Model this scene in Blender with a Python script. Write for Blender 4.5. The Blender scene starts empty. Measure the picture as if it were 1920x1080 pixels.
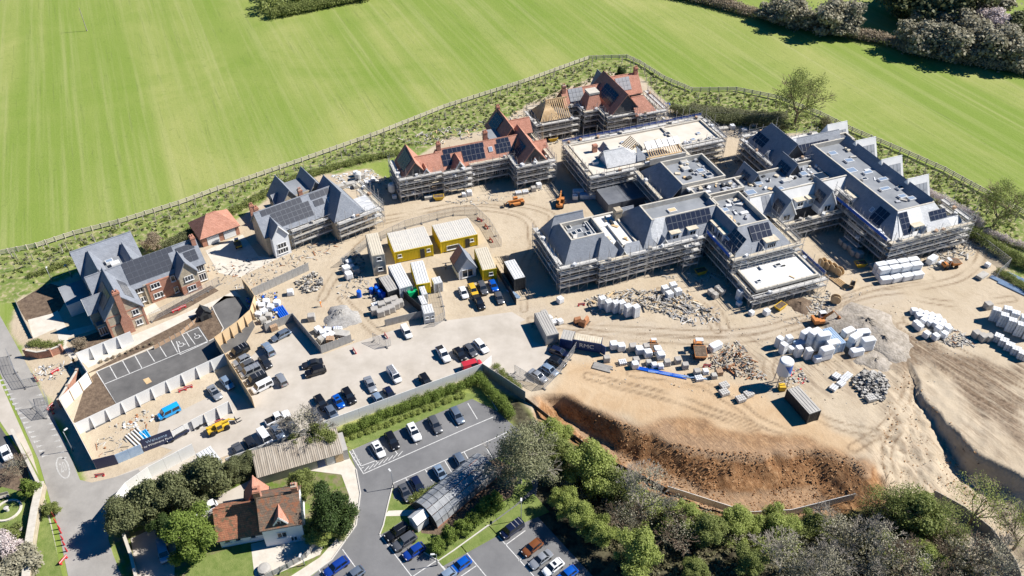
import bpy, bmesh, math, random
import numpy as np
from mathutils import Vector, Matrix
R = math.radians
rnd = random.Random(7)
SC = bpy.context.scene
COL = SC.collection

# ------------------------------------------------------------------ camera, sky, sun, exposure
FPX, PITCH, CAMH = 1560.0, R(40), 100.0
cam = bpy.data.cameras.new('camera'); camo = bpy.data.objects.new('camera', cam); COL.objects.link(camo)
cam.sensor_width = 36.0; cam.lens = 36.0*FPX/1920.0
cam.clip_start = 1.0; cam.clip_end = 6000.0
camo.location = (0, 0, CAMH); camo.rotation_euler = (R(90)-PITCH, 0, 0)
SC.camera = camo

SUN_EL, SUN_AZ = R(43), R(12)          # azimuth of the sun from +X towards +Y
W = bpy.data.worlds.new('World'); SC.world = W; W.use_nodes = True
nt = W.node_tree; nt.nodes.clear()
sky = nt.nodes.new('ShaderNodeTexSky'); sky.sky_type = 'NISHITA'; sky.sun_disc = False
sky.sun_elevation = SUN_EL; sky.sun_rotation = R(90)-SUN_AZ
sky.air_density = 1.0; sky.dust_density = 0.0; sky.ozone_density = 10.0
bg = nt.nodes.new('ShaderNodeBackground'); bg.inputs[1].default_value = 0.05
wo = nt.nodes.new('ShaderNodeOutputWorld')
hs = nt.nodes.new('ShaderNodeHueSaturation'); hs.inputs['Saturation'].default_value = 1.35
nt.links.new(sky.outputs[0], hs.inputs['Color']); nt.links.new(hs.outputs[0], bg.inputs[0]); nt.links.new(bg.outputs[0], wo.inputs[0])
sl = bpy.data.lights.new('sun', 'SUN'); sl.energy = 5.0; sl.angle = R(0.5); sl.color = (1.0, 0.955, 0.89)
so = bpy.data.objects.new('sun', sl); COL.objects.link(so)
sd = Vector((math.cos(SUN_EL)*math.cos(SUN_AZ), math.cos(SUN_EL)*math.sin(SUN_AZ), math.sin(SUN_EL)))
so.rotation_euler = sd.to_track_quat('Z', 'Y').to_euler(); so.location = (60, 60, 160)
vs = SC.view_settings
vs.view_transform = 'Standard'; vs.look = 'None'; vs.gamma = 1.0; vs.use_curve_mapping = False
vs.exposure = 0.62
SC.cycles.max_bounces = 5; SC.cycles.diffuse_bounces = 1; SC.cycles.glossy_bounces = 2
SC.cycles.transparent_max_bounces = 8

# ------------------------------------------------------------------ survey: a map reference of the photo -> ground metres
CP, SP = math.cos(PITCH), math.sin(PITCH)
PIT = {}
def _ray(u, v):
    return (u-960.0, FPX*CP-(v-540.0)*SP, -FPX*SP-(v-540.0)*CP)
def G(u, v, z=0.0):
    D = _ray(u, v); t = (CAMH-z)/-D[2]
    return Vector((D[0]*t, D[1]*t))
def GT(u, v):                       # on the terrain
    z = 0.0
    for _ in range(12):
        p = G(u, v, z); z = 0.5*z+0.5*height(p.x, p.y)
    return Vector((p.x, p.y, height(p.x, p.y)))
def pxy(pts, z=0.0):
    return [G(u, v, z) for u, v in pts]

# ------------------------------------------------------------------ scene-graph helpers
def tag(o, label=None, cat=None, group=None, kind=None):
    if label: o['label'] = label
    if cat: o['category'] = cat
    if group: o['group'] = group
    if kind: o['kind'] = kind
    return o
def empty(name, loc=(0, 0, 0), rz=0.0, label=None, cat=None, group=None):
    o = bpy.data.objects.new(name, None); COL.objects.link(o)
    o.location = loc; o.rotation_euler = (0, 0, rz); o.empty_display_size = 0.3
    return tag(o, label, cat, group)
def add(name, me, parent=None, loc=(0, 0, 0), rot=(0, 0, 0), scale=None, mat=None):
    o = bpy.data.objects.new(name, me); COL.objects.link(o)
    if parent: o.parent = parent
    o.location = loc; o.rotation_euler = rot
    if scale is not None: o.scale = scale if hasattr(scale, '__len__') else (scale,)*3
    if mat is not None:
        if not me.materials: me.materials.append(None)
        s = o.material_slots[0]; s.link = 'OBJECT'; s.material = mat
    return o
def copy_tree(o, parent=None):
    c = o.copy(); COL.objects.link(c)
    if parent: c.parent = parent
    for ch in list(o.children): copy_tree(ch, c)
    return c
class MB:
    def __init__(s): s.v = []; s.f = []; s.m = []
    def face(s, pts, mi=0):
        n = len(s.v); s.v += [tuple(p) for p in pts]; s.f.append(tuple(range(n, n+len(pts)))); s.m.append(mi); return s
    def hexa(s, p, mi=0):           # 8 corners: bottom 4 ccw, top 4 ccw
        n = len(s.v); s.v += [tuple(q) for q in p]
        for f in ((3, 2, 1, 0), (4, 5, 6, 7), (0, 1, 5, 4), (1, 2, 6, 5), (2, 3, 7, 6), (3, 0, 4, 7)):
            s.f.append(tuple(n+i for i in f)); s.m.append(mi)
        return s
    def box(s, x0, x1, y0, y1, z0, z1, mi=0):
        return s.hexa([(x0, y0, z0), (x1, y0, z0), (x1, y1, z0), (x0, y1, z0), (x0, y0, z1), (x1, y0, z1), (x1, y1, z1), (x0, y1, z1)], mi)
    def cbox(s, c, d, mi=0, M=None):
        x, y, z = d[0]/2, d[1]/2, d[2]/2
        P = [Vector(q) for q in ((-x, -y, -z), (x, -y, -z), (x, y, -z), (-x, y, -z), (-x, -y, z), (x, -y, z), (x, y, z), (-x, y, z))]
        if M is not None: P = [M @ q for q in P]
        return s.hexa([q+Vector(c) for q in P], mi)
    def prism(s, poly, z0, z1, mi=0, mtop=None):
        n = len(poly); b = len(s.v)
        s.v += [(p[0], p[1], z0) for p in poly]+[(p[0], p[1], z1) for p in poly]
        s.f.append(tuple(b+n+i for i in range(n))); s.m.append(mi if mtop is None else mtop)
        s.f.append(tuple(b+i for i in reversed(range(n)))); s.m.append(mi)
        for i in range(n):
            j = (i+1) % n; s.f.append((b+i, b+j, b+n+j, b+n+i)); s.m.append(mi)
        return s
    def slab(s, pts, th, mi=0, mside=None):   # planar polygon thickened downwards along its normal
        P = [Vector(p) for p in pts]
        nrm = Vector((0, 0, 0))
        for i in range(len(P)):
            nrm += (P[i]-P[0]).cross(P[(i+1) % len(P)]-P[0])
        nrm.normalize()
        if nrm.z < 0: P.reverse(); nrm = -nrm
        n = len(P); b = len(s.v)
        s.v += [tuple(p) for p in P]+[tuple(p-nrm*th) for p in P]
        s.f.append(tuple(b+i for i in range(n))); s.m.append(mi)
        s.f.append(tuple(b+n+i for i in reversed(range(n)))); s.m.append(mi)
        for i in range(n):
            j = (i+1) % n; s.f.append((b+j, b+i, b+n+i, b+n+j)); s.m.append(mi if mside is None else mside)
        return s
    def tube(s, a, b, r, n=4, r2=None, mi=0, caps=False):
        a = Vector(a); b = Vector(b); d = b-a
        if d.length < 1e-6: return s
        d.normalize(); u = d.orthogonal().normalized(); w = d.cross(u); k = len(s.v)
        r2 = r if r2 is None else r2
        for i in range(n):
            t = 2*math.pi*i/n; q = u*math.cos(t)+w*math.sin(t)
            s.v.append(tuple(a+q*r)); s.v.append(tuple(b+q*r2))
        for i in range(n):
            j = (i+1) % n; s.f.append((k+2*i, k+2*j, k+2*j+1, k+2*i+1)); s.m.append(mi)
        if caps:
            s.f.append(tuple(k+2*i+1 for i in range(n))); s.m.append(mi)
            s.f.append(tuple(k+2*i for i in reversed(range(n)))); s.m.append(mi)
        return s
    def lathe(s, prof, n=16, mi=0, c=(0, 0, 0), axis='z'):
        k = len(s.v)
        for r, z in prof:
            for i in range(n):
                t = 2*math.pi*i/n
                p = (r*math.cos(t), r*math.sin(t), z)
                if axis == 'y': p = (p[0], p[2], p[1])
                if axis == 'x': p = (p[2], p[0], p[1])
                s.v.append((p[0]+c[0], p[1]+c[1], p[2]+c[2]))
        for a in range(len(prof)-1):
            for i in range(n):
                j = (i+1) % n; s.f.append((k+a*n+i, k+a*n+j, k+(a+1)*n+j, k+(a+1)*n+i)); s.m.append(mi)
        if prof[0][0] > 1e-4: s.f.append(tuple(k+i for i in reversed(range(n)))); s.m.append(mi)
        if prof[-1][0] > 1e-4: s.f.append(tuple(k+(len(prof)-1)*n+i for i in range(n))); s.m.append(mi)
        return s
    def ellipsoid(s, c, r, nu=8, nv=5, mi=0, jit=0.0, rg=None):
        k = len(s.v); g = rg or rnd
        for a in range(nv+1):
            ph = math.pi*a/nv
            for i in range(nu):
                t = 2*math.pi*i/nu; q = 1+jit*(g.random()-.5)
                s.v.append((c[0]+r[0]*q*math.sin(ph)*math.cos(t), c[1]+r[1]*q*math.sin(ph)*math.sin(t), c[2]-r[2]*q*math.cos(ph)))
        for a in range(nv):
            for i in range(nu):
                j = (i+1) % nu; s.f.append((k+a*nu+i, k+a*nu+j, k+(a+1)*nu+j, k+(a+1)*nu+i)); s.m.append(mi)
        return s
    def mesh(s, name, mats=(), smooth=False):
        me = bpy.data.meshes.new(name); me.from_pydata(s.v, [], s.f)
        for m in (mats if isinstance(mats, (list, tuple)) else [mats]): me.materials.append(m)
        if any(s.m): me.polygons.foreach_set('material_index', s.m)
        if smooth: me.polygons.foreach_set('use_smooth', [True]*len(s.f))
        me.update(); return me
    def obj(s, name, mats, parent=None, loc=(0, 0, 0), rot=(0, 0, 0), smooth=False):
        return add(name, s.mesh(name, mats, smooth), parent, loc, rot)

# ------------------------------------------------------------------ materials
MATS = {}
def mat(name, c, rough=0.8, c2=None, scale=1.0, detail=4, bump=0.0, bscale=None, metal=0.0, spec=0.3, stretch=None, coat=0.0, lo=0.35, hi=0.65, alpha=None, emit=None):
    if name in MATS: return MATS[name]
    m = bpy.data.materials.new(name); m.use_nodes = True; t = m.node_tree; N = t.nodes; L = t.links
    b = N['Principled BSDF']; b.inputs['Roughness'].default_value = rough
    b.inputs['Metallic'].default_value = metal; b.inputs['Specular IOR Level'].default_value = spec
    if coat: b.inputs['Coat Weight'].default_value = coat; b.inputs['Coat Roughness'].default_value = 0.08
    b.inputs['Base Color'].default_value = (*c, 1)
    co = N.new('ShaderNodeTexCoord')
    src = co.outputs['Object']
    if stretch:
        mp = N.new('ShaderNodeMapping'); mp.inputs['Scale'].default_value = stretch; L.new(src, mp.inputs[0]); src = mp.outputs[0]
    if c2:
        n = N.new('ShaderNodeTexNoise'); n.inputs['Scale'].default_value = scale; n.inputs['Detail'].default_value = detail; n.inputs['Roughness'].default_value = 0.65
        L.new(src, n.inputs['Vector'])
        r = N.new('ShaderNodeValToRGB'); r.color_ramp.elements[0].position = lo; r.color_ramp.elements[1].position = hi
        r.color_ramp.elements[0].color = (*c, 1); r.color_ramp.elements[1].color = (*c2, 1)
        L.new(n.outputs[0], r.inputs[0]); L.new(r.outputs[0], b.inputs['Base Color'])
    if bump:
        n2 = N.new('ShaderNodeTexNoise'); n2.inputs['Scale'].default_value = bscale or scale*3; n2.inputs['Detail'].default_value = 4
        L.new(src, n2.inputs['Vector'])
        bp = N.new('ShaderNodeBump'); bp.inputs['Strength'].default_value = bump; bp.inputs['Distance'].default_value = 0.2
        L.new(n2.outputs[0], bp.inputs['Height']); L.new(bp.outputs[0], b.inputs['Normal'])
    if alpha is not None: b.inputs['Alpha'].default_value = alpha
    MATS[name] = m; return m
def course_mat(name, c, c2, mortar, bw, bh, rough=0.8, msize=0.02, bump=0.4, patch=None, spec=0.3):
    """coursed surface (brick, stone, slate, tile); object space, the course runs with height"""
    m = bpy.data.materials.new(name); m.use_nodes = True; t = m.node_tree; N = t.nodes; L = t.links
    b = N['Principled BSDF']; b.inputs['Roughness'].default_value = rough; b.inputs['Specular IOR Level'].default_value = spec
    co = N.new('ShaderNodeTexCoord'); sx = N.new('ShaderNodeSeparateXYZ'); L.new(co.outputs['Object'], sx.inputs[0])
    ad = N.new('ShaderNodeMath'); ad.operation = 'ADD'; L.new(sx.outputs[0], ad.inputs[0]); L.new(sx.outputs[1], ad.inputs[1])
    cb = N.new('ShaderNodeCombineXYZ'); L.new(ad.outputs[0], cb.inputs[0]); L.new(sx.outputs[2], cb.inputs[1])
    br = N.new('ShaderNodeTexBrick'); br.inputs['Scale'].default_value = 1.0
    br.inputs['Color1'].default_value = (*c, 1); br.inputs['Color2'].default_value = (*c2, 1); br.inputs['Mortar'].default_value = (*mortar, 1)
    br.inputs['Mortar Size'].default_value = msize; br.inputs['Brick Width'].default_value = bw; br.inputs['Row Height'].default_value = bh
    L.new(cb.outputs[0], br.inputs['Vector'])
    n = N.new('ShaderNodeTexNoise'); n.inputs['Scale'].default_value = 0.9; n.inputs['Detail'].default_value = 6; n.inputs['Roughness'].default_value = 0.7
    L.new(co.outputs['Object'], n.inputs['Vector'])
    rr = N.new('ShaderNodeMapRange'); rr.inputs[1].default_value = 0.3; rr.inputs[2].default_value = 0.7; rr.inputs[3].default_value = 0.84; rr.inputs[4].default_value = 1.14
    L.new(n.outputs[0], rr.inputs[0])
    mx = N.new('ShaderNodeVectorMath'); mx.operation = 'SCALE'; L.new(br.outputs[0], mx.inputs[0]); L.new(rr.outputs[0], mx.inputs['Scale'])
    last = mx.outputs[0]
    if patch:
        n3 = N.new('ShaderNodeTexNoise'); n3.inputs['Scale'].default_value = 1.6; n3.inputs['Detail'].default_value = 5; L.new(co.outputs['Object'], n3.inputs['Vector'])
        r3 = N.new('ShaderNodeMapRange'); r3.inputs[1].default_value = 0.5; r3.inputs[2].default_value = 0.62; L.new(n3.outputs[0], r3.inputs[0])
        m3 = N.new('ShaderNodeMix'); m3.data_type = 'RGBA'; L.new(r3.outputs[0], m3.inputs[0]); L.new(last, m3.inputs[6]); m3.inputs[7].default_value = (*patch, 1); last = m3.outputs[2]
    L.new(last, b.inputs['Base Color'])
    bp = N.new('ShaderNodeBump'); bp.inputs['Strength'].default_value = bump; bp.inputs['Distance'].default_value = 0.05
    L.new(br.outputs[1], bp.inputs['Height']); bp.invert = True; L.new(bp.outputs[0], b.inputs['Normal'])
    MATS[name] = m; return m
def K(n): return MATS[n]
course_mat('red_brick', (0.40, 0.17, 0.11), (0.50, 0.24, 0.16), (0.45, 0.38, 0.3), 0.5, 0.16, msize=0.012)
course_mat('ragstone', (0.42, 0.35, 0.25), (0.54, 0.46, 0.34), (0.48, 0.42, 0.33), 0.6, 0.3, msize=0.03)
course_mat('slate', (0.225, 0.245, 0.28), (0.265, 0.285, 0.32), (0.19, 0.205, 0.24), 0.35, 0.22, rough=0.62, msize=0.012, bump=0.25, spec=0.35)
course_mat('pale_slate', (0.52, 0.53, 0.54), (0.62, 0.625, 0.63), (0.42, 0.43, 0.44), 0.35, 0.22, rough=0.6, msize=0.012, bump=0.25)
course_mat('clay_tile', (0.44, 0.21, 0.145), (0.53, 0.27, 0.195), (0.32, 0.14, 0.095), 0.3, 0.2, msize=0.012, bump=0.3)
course_mat('old_clay_tile', (0.36, 0.14, 0.08), (0.46, 0.21, 0.12), (0.2, 0.09, 0.06), 0.3, 0.2, msize=0.015, bump=0.4, patch=(0.17, 0.13, 0.08))
course_mat('mossy_tile', (0.17, 0.12, 0.09), (0.24, 0.17, 0.12), (0.1, 0.08, 0.06), 0.3, 0.2, msize=0.015, bump=0.4, patch=(0.30, 0.13, 0.07))
mat('white_membrane', (0.62, 0.62, 0.61), 0.7, (0.74, 0.735, 0.72), 0.5, 8, bump=0.05)
mat('flat_grey', (0.19, 0.205, 0.225), 0.7, (0.30, 0.315, 0.335), 0.22, 9, bump=0.05)
mat('flat_dark', (0.10, 0.11, 0.13), 0.7, (0.17, 0.18, 0.2), 0.3, 8, bump=0.05)
mat('flat_white', (0.58, 0.525, 0.44), 0.8, (0.68, 0.625, 0.54), 0.35, 8, bump=0.05)
mat('membrane_white', (0.68, 0.67, 0.64), 0.7, (0.78, 0.77, 0.74), 0.5, 8)
mat('coping', (0.5, 0.46, 0.39), 0.8, (0.62, 0.58, 0.5), 1.5)
mat('white_paint', (0.80, 0.80, 0.78), 0.5, (0.72, 0.71, 0.68), 0.8)
mat('white_frame', (0.8, 0.8, 0.78), 0.4)
mat('glass_dark', (0.02, 0.03, 0.045), 0.08, spec=0.8)
mat('glass_sky', (0.25, 0.32, 0.42), 0.12, spec=0.8)
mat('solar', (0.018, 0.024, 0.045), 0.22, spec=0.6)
mat('solar_grey', (0.062, 0.066, 0.078), 0.32, spec=0.6)  # panels greyed: sky glare is put into their base colour
mat('solar_reflection', (0.26, 0.27, 0.285), 0.3, (0.36, 0.37, 0.385), 1.0, spec=0.6)  # sky reflected in the panels is put into this pale colour
mat('clay_dark', (0.20, 0.098, 0.044), 0.95)
mat('clay_mid', (0.30, 0.155, 0.07), 0.95)
mat('clay_tan', (0.42, 0.26, 0.14), 0.95)
mat('solar_frame', (0.25, 0.26, 0.28), 0.4, metal=0.6)
mat('galv', (0.52, 0.53, 0.54), 0.45, (0.42, 0.40, 0.38), 2.0, metal=0.5)
mat('board', (0.54, 0.46, 0.34), 0.85, (0.66, 0.60, 0.48), 1.2, stretch=(1, 1, 1))
mat('board_grey', (0.52, 0.51, 0.48), 0.85, (0.68, 0.66, 0.62), 1.0)
mat('timber', (0.58, 0.40, 0.21), 0.8, (0.68, 0.50, 0.29), 1.5)
mat('old_timber', (0.30, 0.27, 0.23), 0.9, (0.42, 0.38, 0.33), 2.0)
mat('ply', (0.62, 0.44, 0.25), 0.8, (0.70, 0.53, 0.33), 0.6)
mat('fence_wood', (0.56, 0.50, 0.39), 0.9, (0.68, 0.62, 0.51), 0.5)
mat('hoard_white', (0.82, 0.82, 0.80), 0.55, (0.75, 0.74, 0.71), 0.5)
mat('hoard_navy', (0.035, 0.045, 0.10), 0.45)
mat('hoard_grey', (0.30, 0.29, 0.27), 0.8, (0.40, 0.39, 0.37), 1.3, stretch=(3, 3, 0.6))
mat('cabin_yellow', (0.90, 0.66, 0.02), 0.5, (0.82, 0.58, 0.02), 1.2)
mat('cabin_cream', (0.66, 0.60, 0.48), 0.6, (0.58, 0.52, 0.41), 0.8)
mat('cabin_roof', (0.55, 0.53, 0.49), 0.6, (0.70, 0.66, 0.58), 0.9, stretch=(4, 0.6, 1))
mat('cont_white', (0.70, 0.71, 0.71), 0.5, (0.60, 0.60, 0.58), 0.9)
mat('cont_grey', (0.40, 0.38, 0.35), 0.6, (0.48, 0.46, 0.42), 0.7)
mat('cont_blue', (0.02, 0.05, 0.17), 0.5, (0.03, 0.07, 0.2), 1.0)
mat('cont_dark', (0.03, 0.035, 0.04), 0.6, (0.06, 0.06, 0.06), 1.0)
mat('plastic_blue', (0.01, 0.12, 0.62), 0.45)
mat('plastic_cyan', (0.02, 0.35, 0.75), 0.5)
mat('plastic_green', (0.01, 0.42, 0.15), 0.4)
mat('barrier_red', (0.62, 0.05, 0.06), 0.5, (0.5, 0.04, 0.05), 1.5)
mat('plant_yellow', (0.75, 0.48, 0.03), 0.45, (0.6, 0.38, 0.05), 1.2)
mat('plant_orange', (0.62, 0.25, 0.07), 0.5, (0.5, 0.2, 0.07), 1.2)
mat('rust', (0.30, 0.13, 0.06), 0.85, (0.42, 0.2, 0.1), 2.0)
mat('steel_dark', (0.06, 0.06, 0.065), 0.5, metal=0.4)
mat('rubber', (0.02, 0.02, 0.022), 0.85)
mat('wrap_white', (0.76, 0.77, 0.78), 0.45, (0.68, 0.70, 0.72), 1.2, bump=0.15)
mat('wrap_blue', (0.30, 0.42, 0.58), 0.35, (0.42, 0.54, 0.68), 1.0)
mat('block_grey', (0.36, 0.34, 0.31), 0.9, (0.46, 0.43, 0.39), 2.0)
mat('brick_pack', (0.42, 0.28, 0.18), 0.9, (0.5, 0.34, 0.22), 2.0)
mat('concrete', (0.48, 0.46, 0.43), 0.85, (0.58, 0.56, 0.52), 0.8, bump=0.1)
mat('paving', (0.56, 0.51, 0.43), 0.85, (0.66, 0.61, 0.53), 0.7, bump=0.1)
mat('road', (0.27, 0.255, 0.235), 0.85, (0.38, 0.36, 0.33), 0.22, 9, bump=0.1, bscale=6)
mat('asphalt', (0.10, 0.098, 0.097), 0.85, (0.165, 0.16, 0.155), 0.25, 9, bump=0.12, bscale=8)
mat('asphalt_grey', (0.15, 0.15, 0.153), 0.85, (0.215, 0.214, 0.215), 0.16, 9, bump=0.12, bscale=8)
mat('site_road', (0.43, 0.385, 0.325), 0.9, (0.54, 0.49, 0.425), 0.22, 9, bump=0.1)
mat('line_white', (0.72, 0.72, 0.70), 0.7, (0.50, 0.49, 0.47), 2.5)
mat('line_worn', (0.56, 0.55, 0.52), 0.8, (0.36, 0.35, 0.33), 3.5)
mat('soil', (0.10, 0.07, 0.05), 0.95, (0.20, 0.145, 0.10), 1.2, bump=0.5)
mat('lawn', (0.13, 0.185, 0.04), 0.9, (0.21, 0.25, 0.075), 0.8, bump=0.4, bscale=9)
mat('gravel', (0.30, 0.285, 0.265), 0.95, (0.44, 0.425, 0.40), 3, bump=0.6)
mat('kerb', (0.55, 0.52, 0.47), 0.85, (0.62, 0.59, 0.54), 1.5)
mat('bark', (0.16, 0.125, 0.09), 0.95, (0.24, 0.2, 0.15), 3)
mat('twig_grey', (0.30, 0.265, 0.22), 0.95, (0.38, 0.34, 0.29), 2)
mat('twig_brown', (0.20, 0.145, 0.10), 0.95, (0.28, 0.21, 0.15), 2)
mat('debris_pale', (0.38, 0.36, 0.32), 0.85, (0.54, 0.52, 0.48), 0.8)
mat('debris_dark', (0.10, 0.10, 0.10), 0.8, (0.2, 0.19, 0.18), 0.8)
mat('skin', (0.55, 0.35, 0.25), 0.6)
mat('hivis', (0.85, 0.25, 0.03), 0.7)
mat('cloth_dark', (0.04, 0.045, 0.06), 0.9)
mat('lamp_metal', (0.35, 0.36, 0.37), 0.4, metal=0.7)
mat('insul', (0.45, 0.46, 0.48), 0.4, (0.62, 0.62, 0.62), 3.0, metal=0.3)
mat('netting_blue', (0.02, 0.10, 0.45), 0.7)
mat('render_white', (0.80, 0.82, 0.84), 0.7, (0.74, 0.76, 0.78), 0.8)
def leaf_mat(name, c, c2, rough=0.6, trans=0.25):
    m = bpy.data.materials.new(name); m.use_nodes = True; t = m.node_tree; N = t.nodes; L = t.links
    b = N['Principled BSDF']; b.inputs['Roughness'].default_value = rough; b.inputs['Specular IOR Level'].default_value = 0.2
    a = N.new('ShaderNodeAttribute'); a.attribute_name = 'tint'
    mx = N.new('ShaderNodeMix'); mx.data_type = 'RGBA'; L.new(a.outputs['Fac'], mx.inputs[0]); mx.inputs[6].default_value = (*c, 1); mx.inputs[7].default_value = (*c2, 1)
    L.new(mx.outputs[2], b.inputs['Base Color'])
    tr = N.new('ShaderNodeBsdfTranslucent'); L.new(mx.outputs[2], tr.inputs[0])
    ms = N.new('ShaderNodeMixShader'); ms.inputs[0].default_value = trans; L.new(b.outputs[0], ms.inputs[1]); L.new(tr.outputs[0], ms.inputs[2])
    L.new(ms.outputs[0], N['Material Output'].inputs[0]); MATS[name] = m; return m
leaf_mat('leaf_dark', (0.03, 0.055, 0.016), (0.085, 0.13, 0.035))
leaf_mat('leaf_olive', (0.10, 0.115, 0.05), (0.22, 0.235, 0.11))
leaf_mat('leaf_spring', (0.27, 0.33, 0.075), (0.46, 0.52, 0.17), trans=.45)
leaf_mat('leaf_mid', (0.17, 0.21, 0.055), (0.34, 0.38, 0.13), trans=.42)
leaf_mat('leaf_pale', (0.19, 0.20, 0.10), (0.32, 0.32, 0.19))
leaf_mat('leaf_hedge', (0.13, 0.185, 0.035), (0.26, 0.34, 0.075), trans=.35)
leaf_mat('leaf_blossom', (0.55, 0.45, 0.43), (0.78, 0.70, 0.68))
leaf_mat('leaf_scrub', (0.12, 0.12, 0.06), (0.24, 0.22, 0.12))
leaf_mat('leaf_brown', (0.28, 0.225, 0.15), (0.44, 0.36, 0.26))
leaf_mat('leaf_bare', (0.27, 0.25, 0.17), (0.44, 0.41, 0.30))
# ------------------------------------------------------------------ ground and terrain
_ng = np.random.RandomState(3).rand(256, 256)
def vnoise(x, y, s):
    x = np.asarray(x)/s+1000.3; y = np.asarray(y)/s+1000.7
    xi = np.floor(x).astype(int); yi = np.floor(y).astype(int); fx = x-xi; fy = y-yi
    fx = fx*fx*(3-2*fx); fy = fy*fy*(3-2*fy)
    g = lambda a, b: _ng[a % 256, b % 256]
    return (g(xi, yi)*(1-fx)+g(xi+1, yi)*fx)*(1-fy)+(g(xi, yi+1)*(1-fx)+g(xi+1, yi+1)*fx)*fy
def inside(x, y, poly):
    r = np.zeros(np.shape(x), bool); n = len(poly)
    for i in range(n):
        x1, y1 = poly[i]; x2, y2 = poly[(i+1) % n]
        if y1 == y2: continue
        c = ((y1 > y) != (y2 > y)) & (x < (x2-x1)*(y-y1)/(y2-y1)+x1)
        r ^= c
    return r
def segdist(x, y, a, b):
    dx, dy = b[0]-a[0], b[1]-a[1]; L = dx*dx+dy*dy+1e-9
    t = np.clip(((x-a[0])*dx+(y-a[1])*dy)/L, 0, 1)
    return np.hypot(x-a[0]-t*dx, y-a[1]-t*dy)
# the excavation: rim corners (photo reference) with the run of the bank that starts there, metres
PITRIM = [((1008, 738), 1.4), ((1055, 741), 1.9), ((1126, 778), 2.4), ((1200, 806), 3.4), ((1262, 830), 4.6), ((1340, 846), 5.2), ((1440, 852), 5.2), ((1524, 842), 4.6), ((1590, 856), 4.5), ((1632, 878), 9.0), ((1652, 790), 14.0),
          ((1700, 668), 3.0), ((1716, 678), 1.7), ((1732, 738), 1.7), ((1775, 788), 1.6), ((1845, 852), 1.6), ((1960, 925), 6.0), ((2060, 1010), 8.0), ((1950, 1130), 8.0), ((1600, 1090), 8.0),
          ((1420, 1040), 8.0), ((1280, 985), 8.0), ((1130, 900), 6.0), ((1000, 790), 4.0)]
_PR = [G(*p) for p, w in PITRIM]; _PW = [w for p, w in PITRIM]; PITD = 3.4
def pit_t(x, y):
    x = np.asarray(x, float); y = np.asarray(y, float)
    jx = x+(vnoise(x, y, 2.2)-.5)*1.1+(vnoise(x, y, 5)-.5)*2.6; jy = y+(vnoise(x+50, y, 2.2)-.5)*1.1+(vnoise(x+9, y, 6)-.5)*1.2
    t = np.full(x.shape, 9.0)
    for i in range(len(_PR)):
        a, b = _PR[i], _PR[(i+1) % len(_PR)]
        t = np.minimum(t, segdist(jx, jy, a, b)/_PW[i])
    t = np.clip(t, 0, 1); t = .8*t+.2*t*t*(3-2*t)
    return np.where(inside(jx, jy, [tuple(p) for p in _PR]), t, 0.0)
def pit_d(x):
    k = np.clip((np.asarray(x)-48.0)/22.0, 0, 1); return PITD+.5*k*k*(3-2*k)
def height(x, y):
    return float(-pit_d(x)*pit_t(np.array([x]), np.array([y]))[0])
SITE = [(105, 780), (62, 705), (22, 628), (34, 560), (125, 520), (300, 470), (420, 425), (460, 400), (560, 335), (690, 318), (735, 345), (748, 315), (830, 262), (915, 242), (985, 200), (1060, 165), (1140, 132), (1200, 145),
        (1262, 203), (1330, 228), (1400, 238), (1440, 248), (1560, 252), (1660, 315), (1740, 375), (1805, 425), (1835, 455), (1880, 495), (1925, 540), (2050, 620), (2100, 1150), (1900, 1100), (1760, 940), (1600, 938), (1480, 968),
        (1400, 972), (1250, 925), (1130, 862), (1050, 803), (965, 752), (905, 703), (620, 803), (470, 858), (300, 900), (225, 960), (195, 975), (160, 925), (120, 800)]
FENCE = [(-60, 493), (0, 479), (70, 465), (140, 442), (225, 420), (337, 385), (410, 358), (567, 304), (708, 254), (833, 204), (983, 156), (1104, 112), (1175, 110), (1200, 121), (1245, 150), (1297, 172), (1380, 171),
         (1455, 186), (1537, 217), (1597, 247), (1687, 285), (1770, 322), (1852, 367), (1930, 410), (2000, 450)]
VERGE = FENCE+[(2100, 640), (1925, 545), (1835, 460), (1560, 260), (1262, 210), (1140, 140), (915, 250), (560, 345), (300, 480), (40, 570), (-60, 560)]
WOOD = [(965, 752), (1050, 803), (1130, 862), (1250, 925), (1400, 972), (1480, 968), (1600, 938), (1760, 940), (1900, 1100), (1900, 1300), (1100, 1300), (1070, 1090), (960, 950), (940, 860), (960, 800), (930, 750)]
GARDEN = [(200, 975), (300, 905), (470, 862), (640, 800), (660, 850), (672, 960), (640, 1020), (540, 1090), (400, 1200), (200, 1200), (240, 1080)]
ORANGE = [(980, 740), (1025, 738), (1065, 742), (1130, 776), (1190, 796), (1225, 788), (1300, 786), (1370, 796), (1450, 812), (1560, 835), (1660, 880), (1640, 925), (1560, 950), (1450, 972), (1360, 965), (1250, 925), (1130, 862), (1040, 800)]
GX0, GX1, GY0, GY1, GS = -112.0, 124.0, 50.0, 218.0, 0.4
xs = np.arange(GX0, GX1+.01, GS); ys = np.arange(GY0, GY1+.01, GS)
XX, YY = np.meshgrid(xs, ys)
def soft(poly, j=0.8, blur=1, z=0):
    P = [tuple(G(u, v, z)) for u, v in poly]
    m = inside(XX+(vnoise(XX, YY, 3)-.5)*2*j, YY+(vnoise(XX+77, YY, 3)-.5)*2*j, P).astype(float)
    for _ in range(blur):
        p = np.pad(m, 1, mode='edge'); m = (p[:-2, 1:-1]+p[2:, 1:-1]+p[1:-1, :-2]+p[1:-1, 2:]+2*p[1:-1, 1:-1])/6
    return m
T = pit_t(XX, YY)
mD, mV, mW, mG = soft(SITE, .7), soft(VERGE, .5), soft(WOOD, 1.2, 3), soft(GARDEN, .5)
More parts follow.
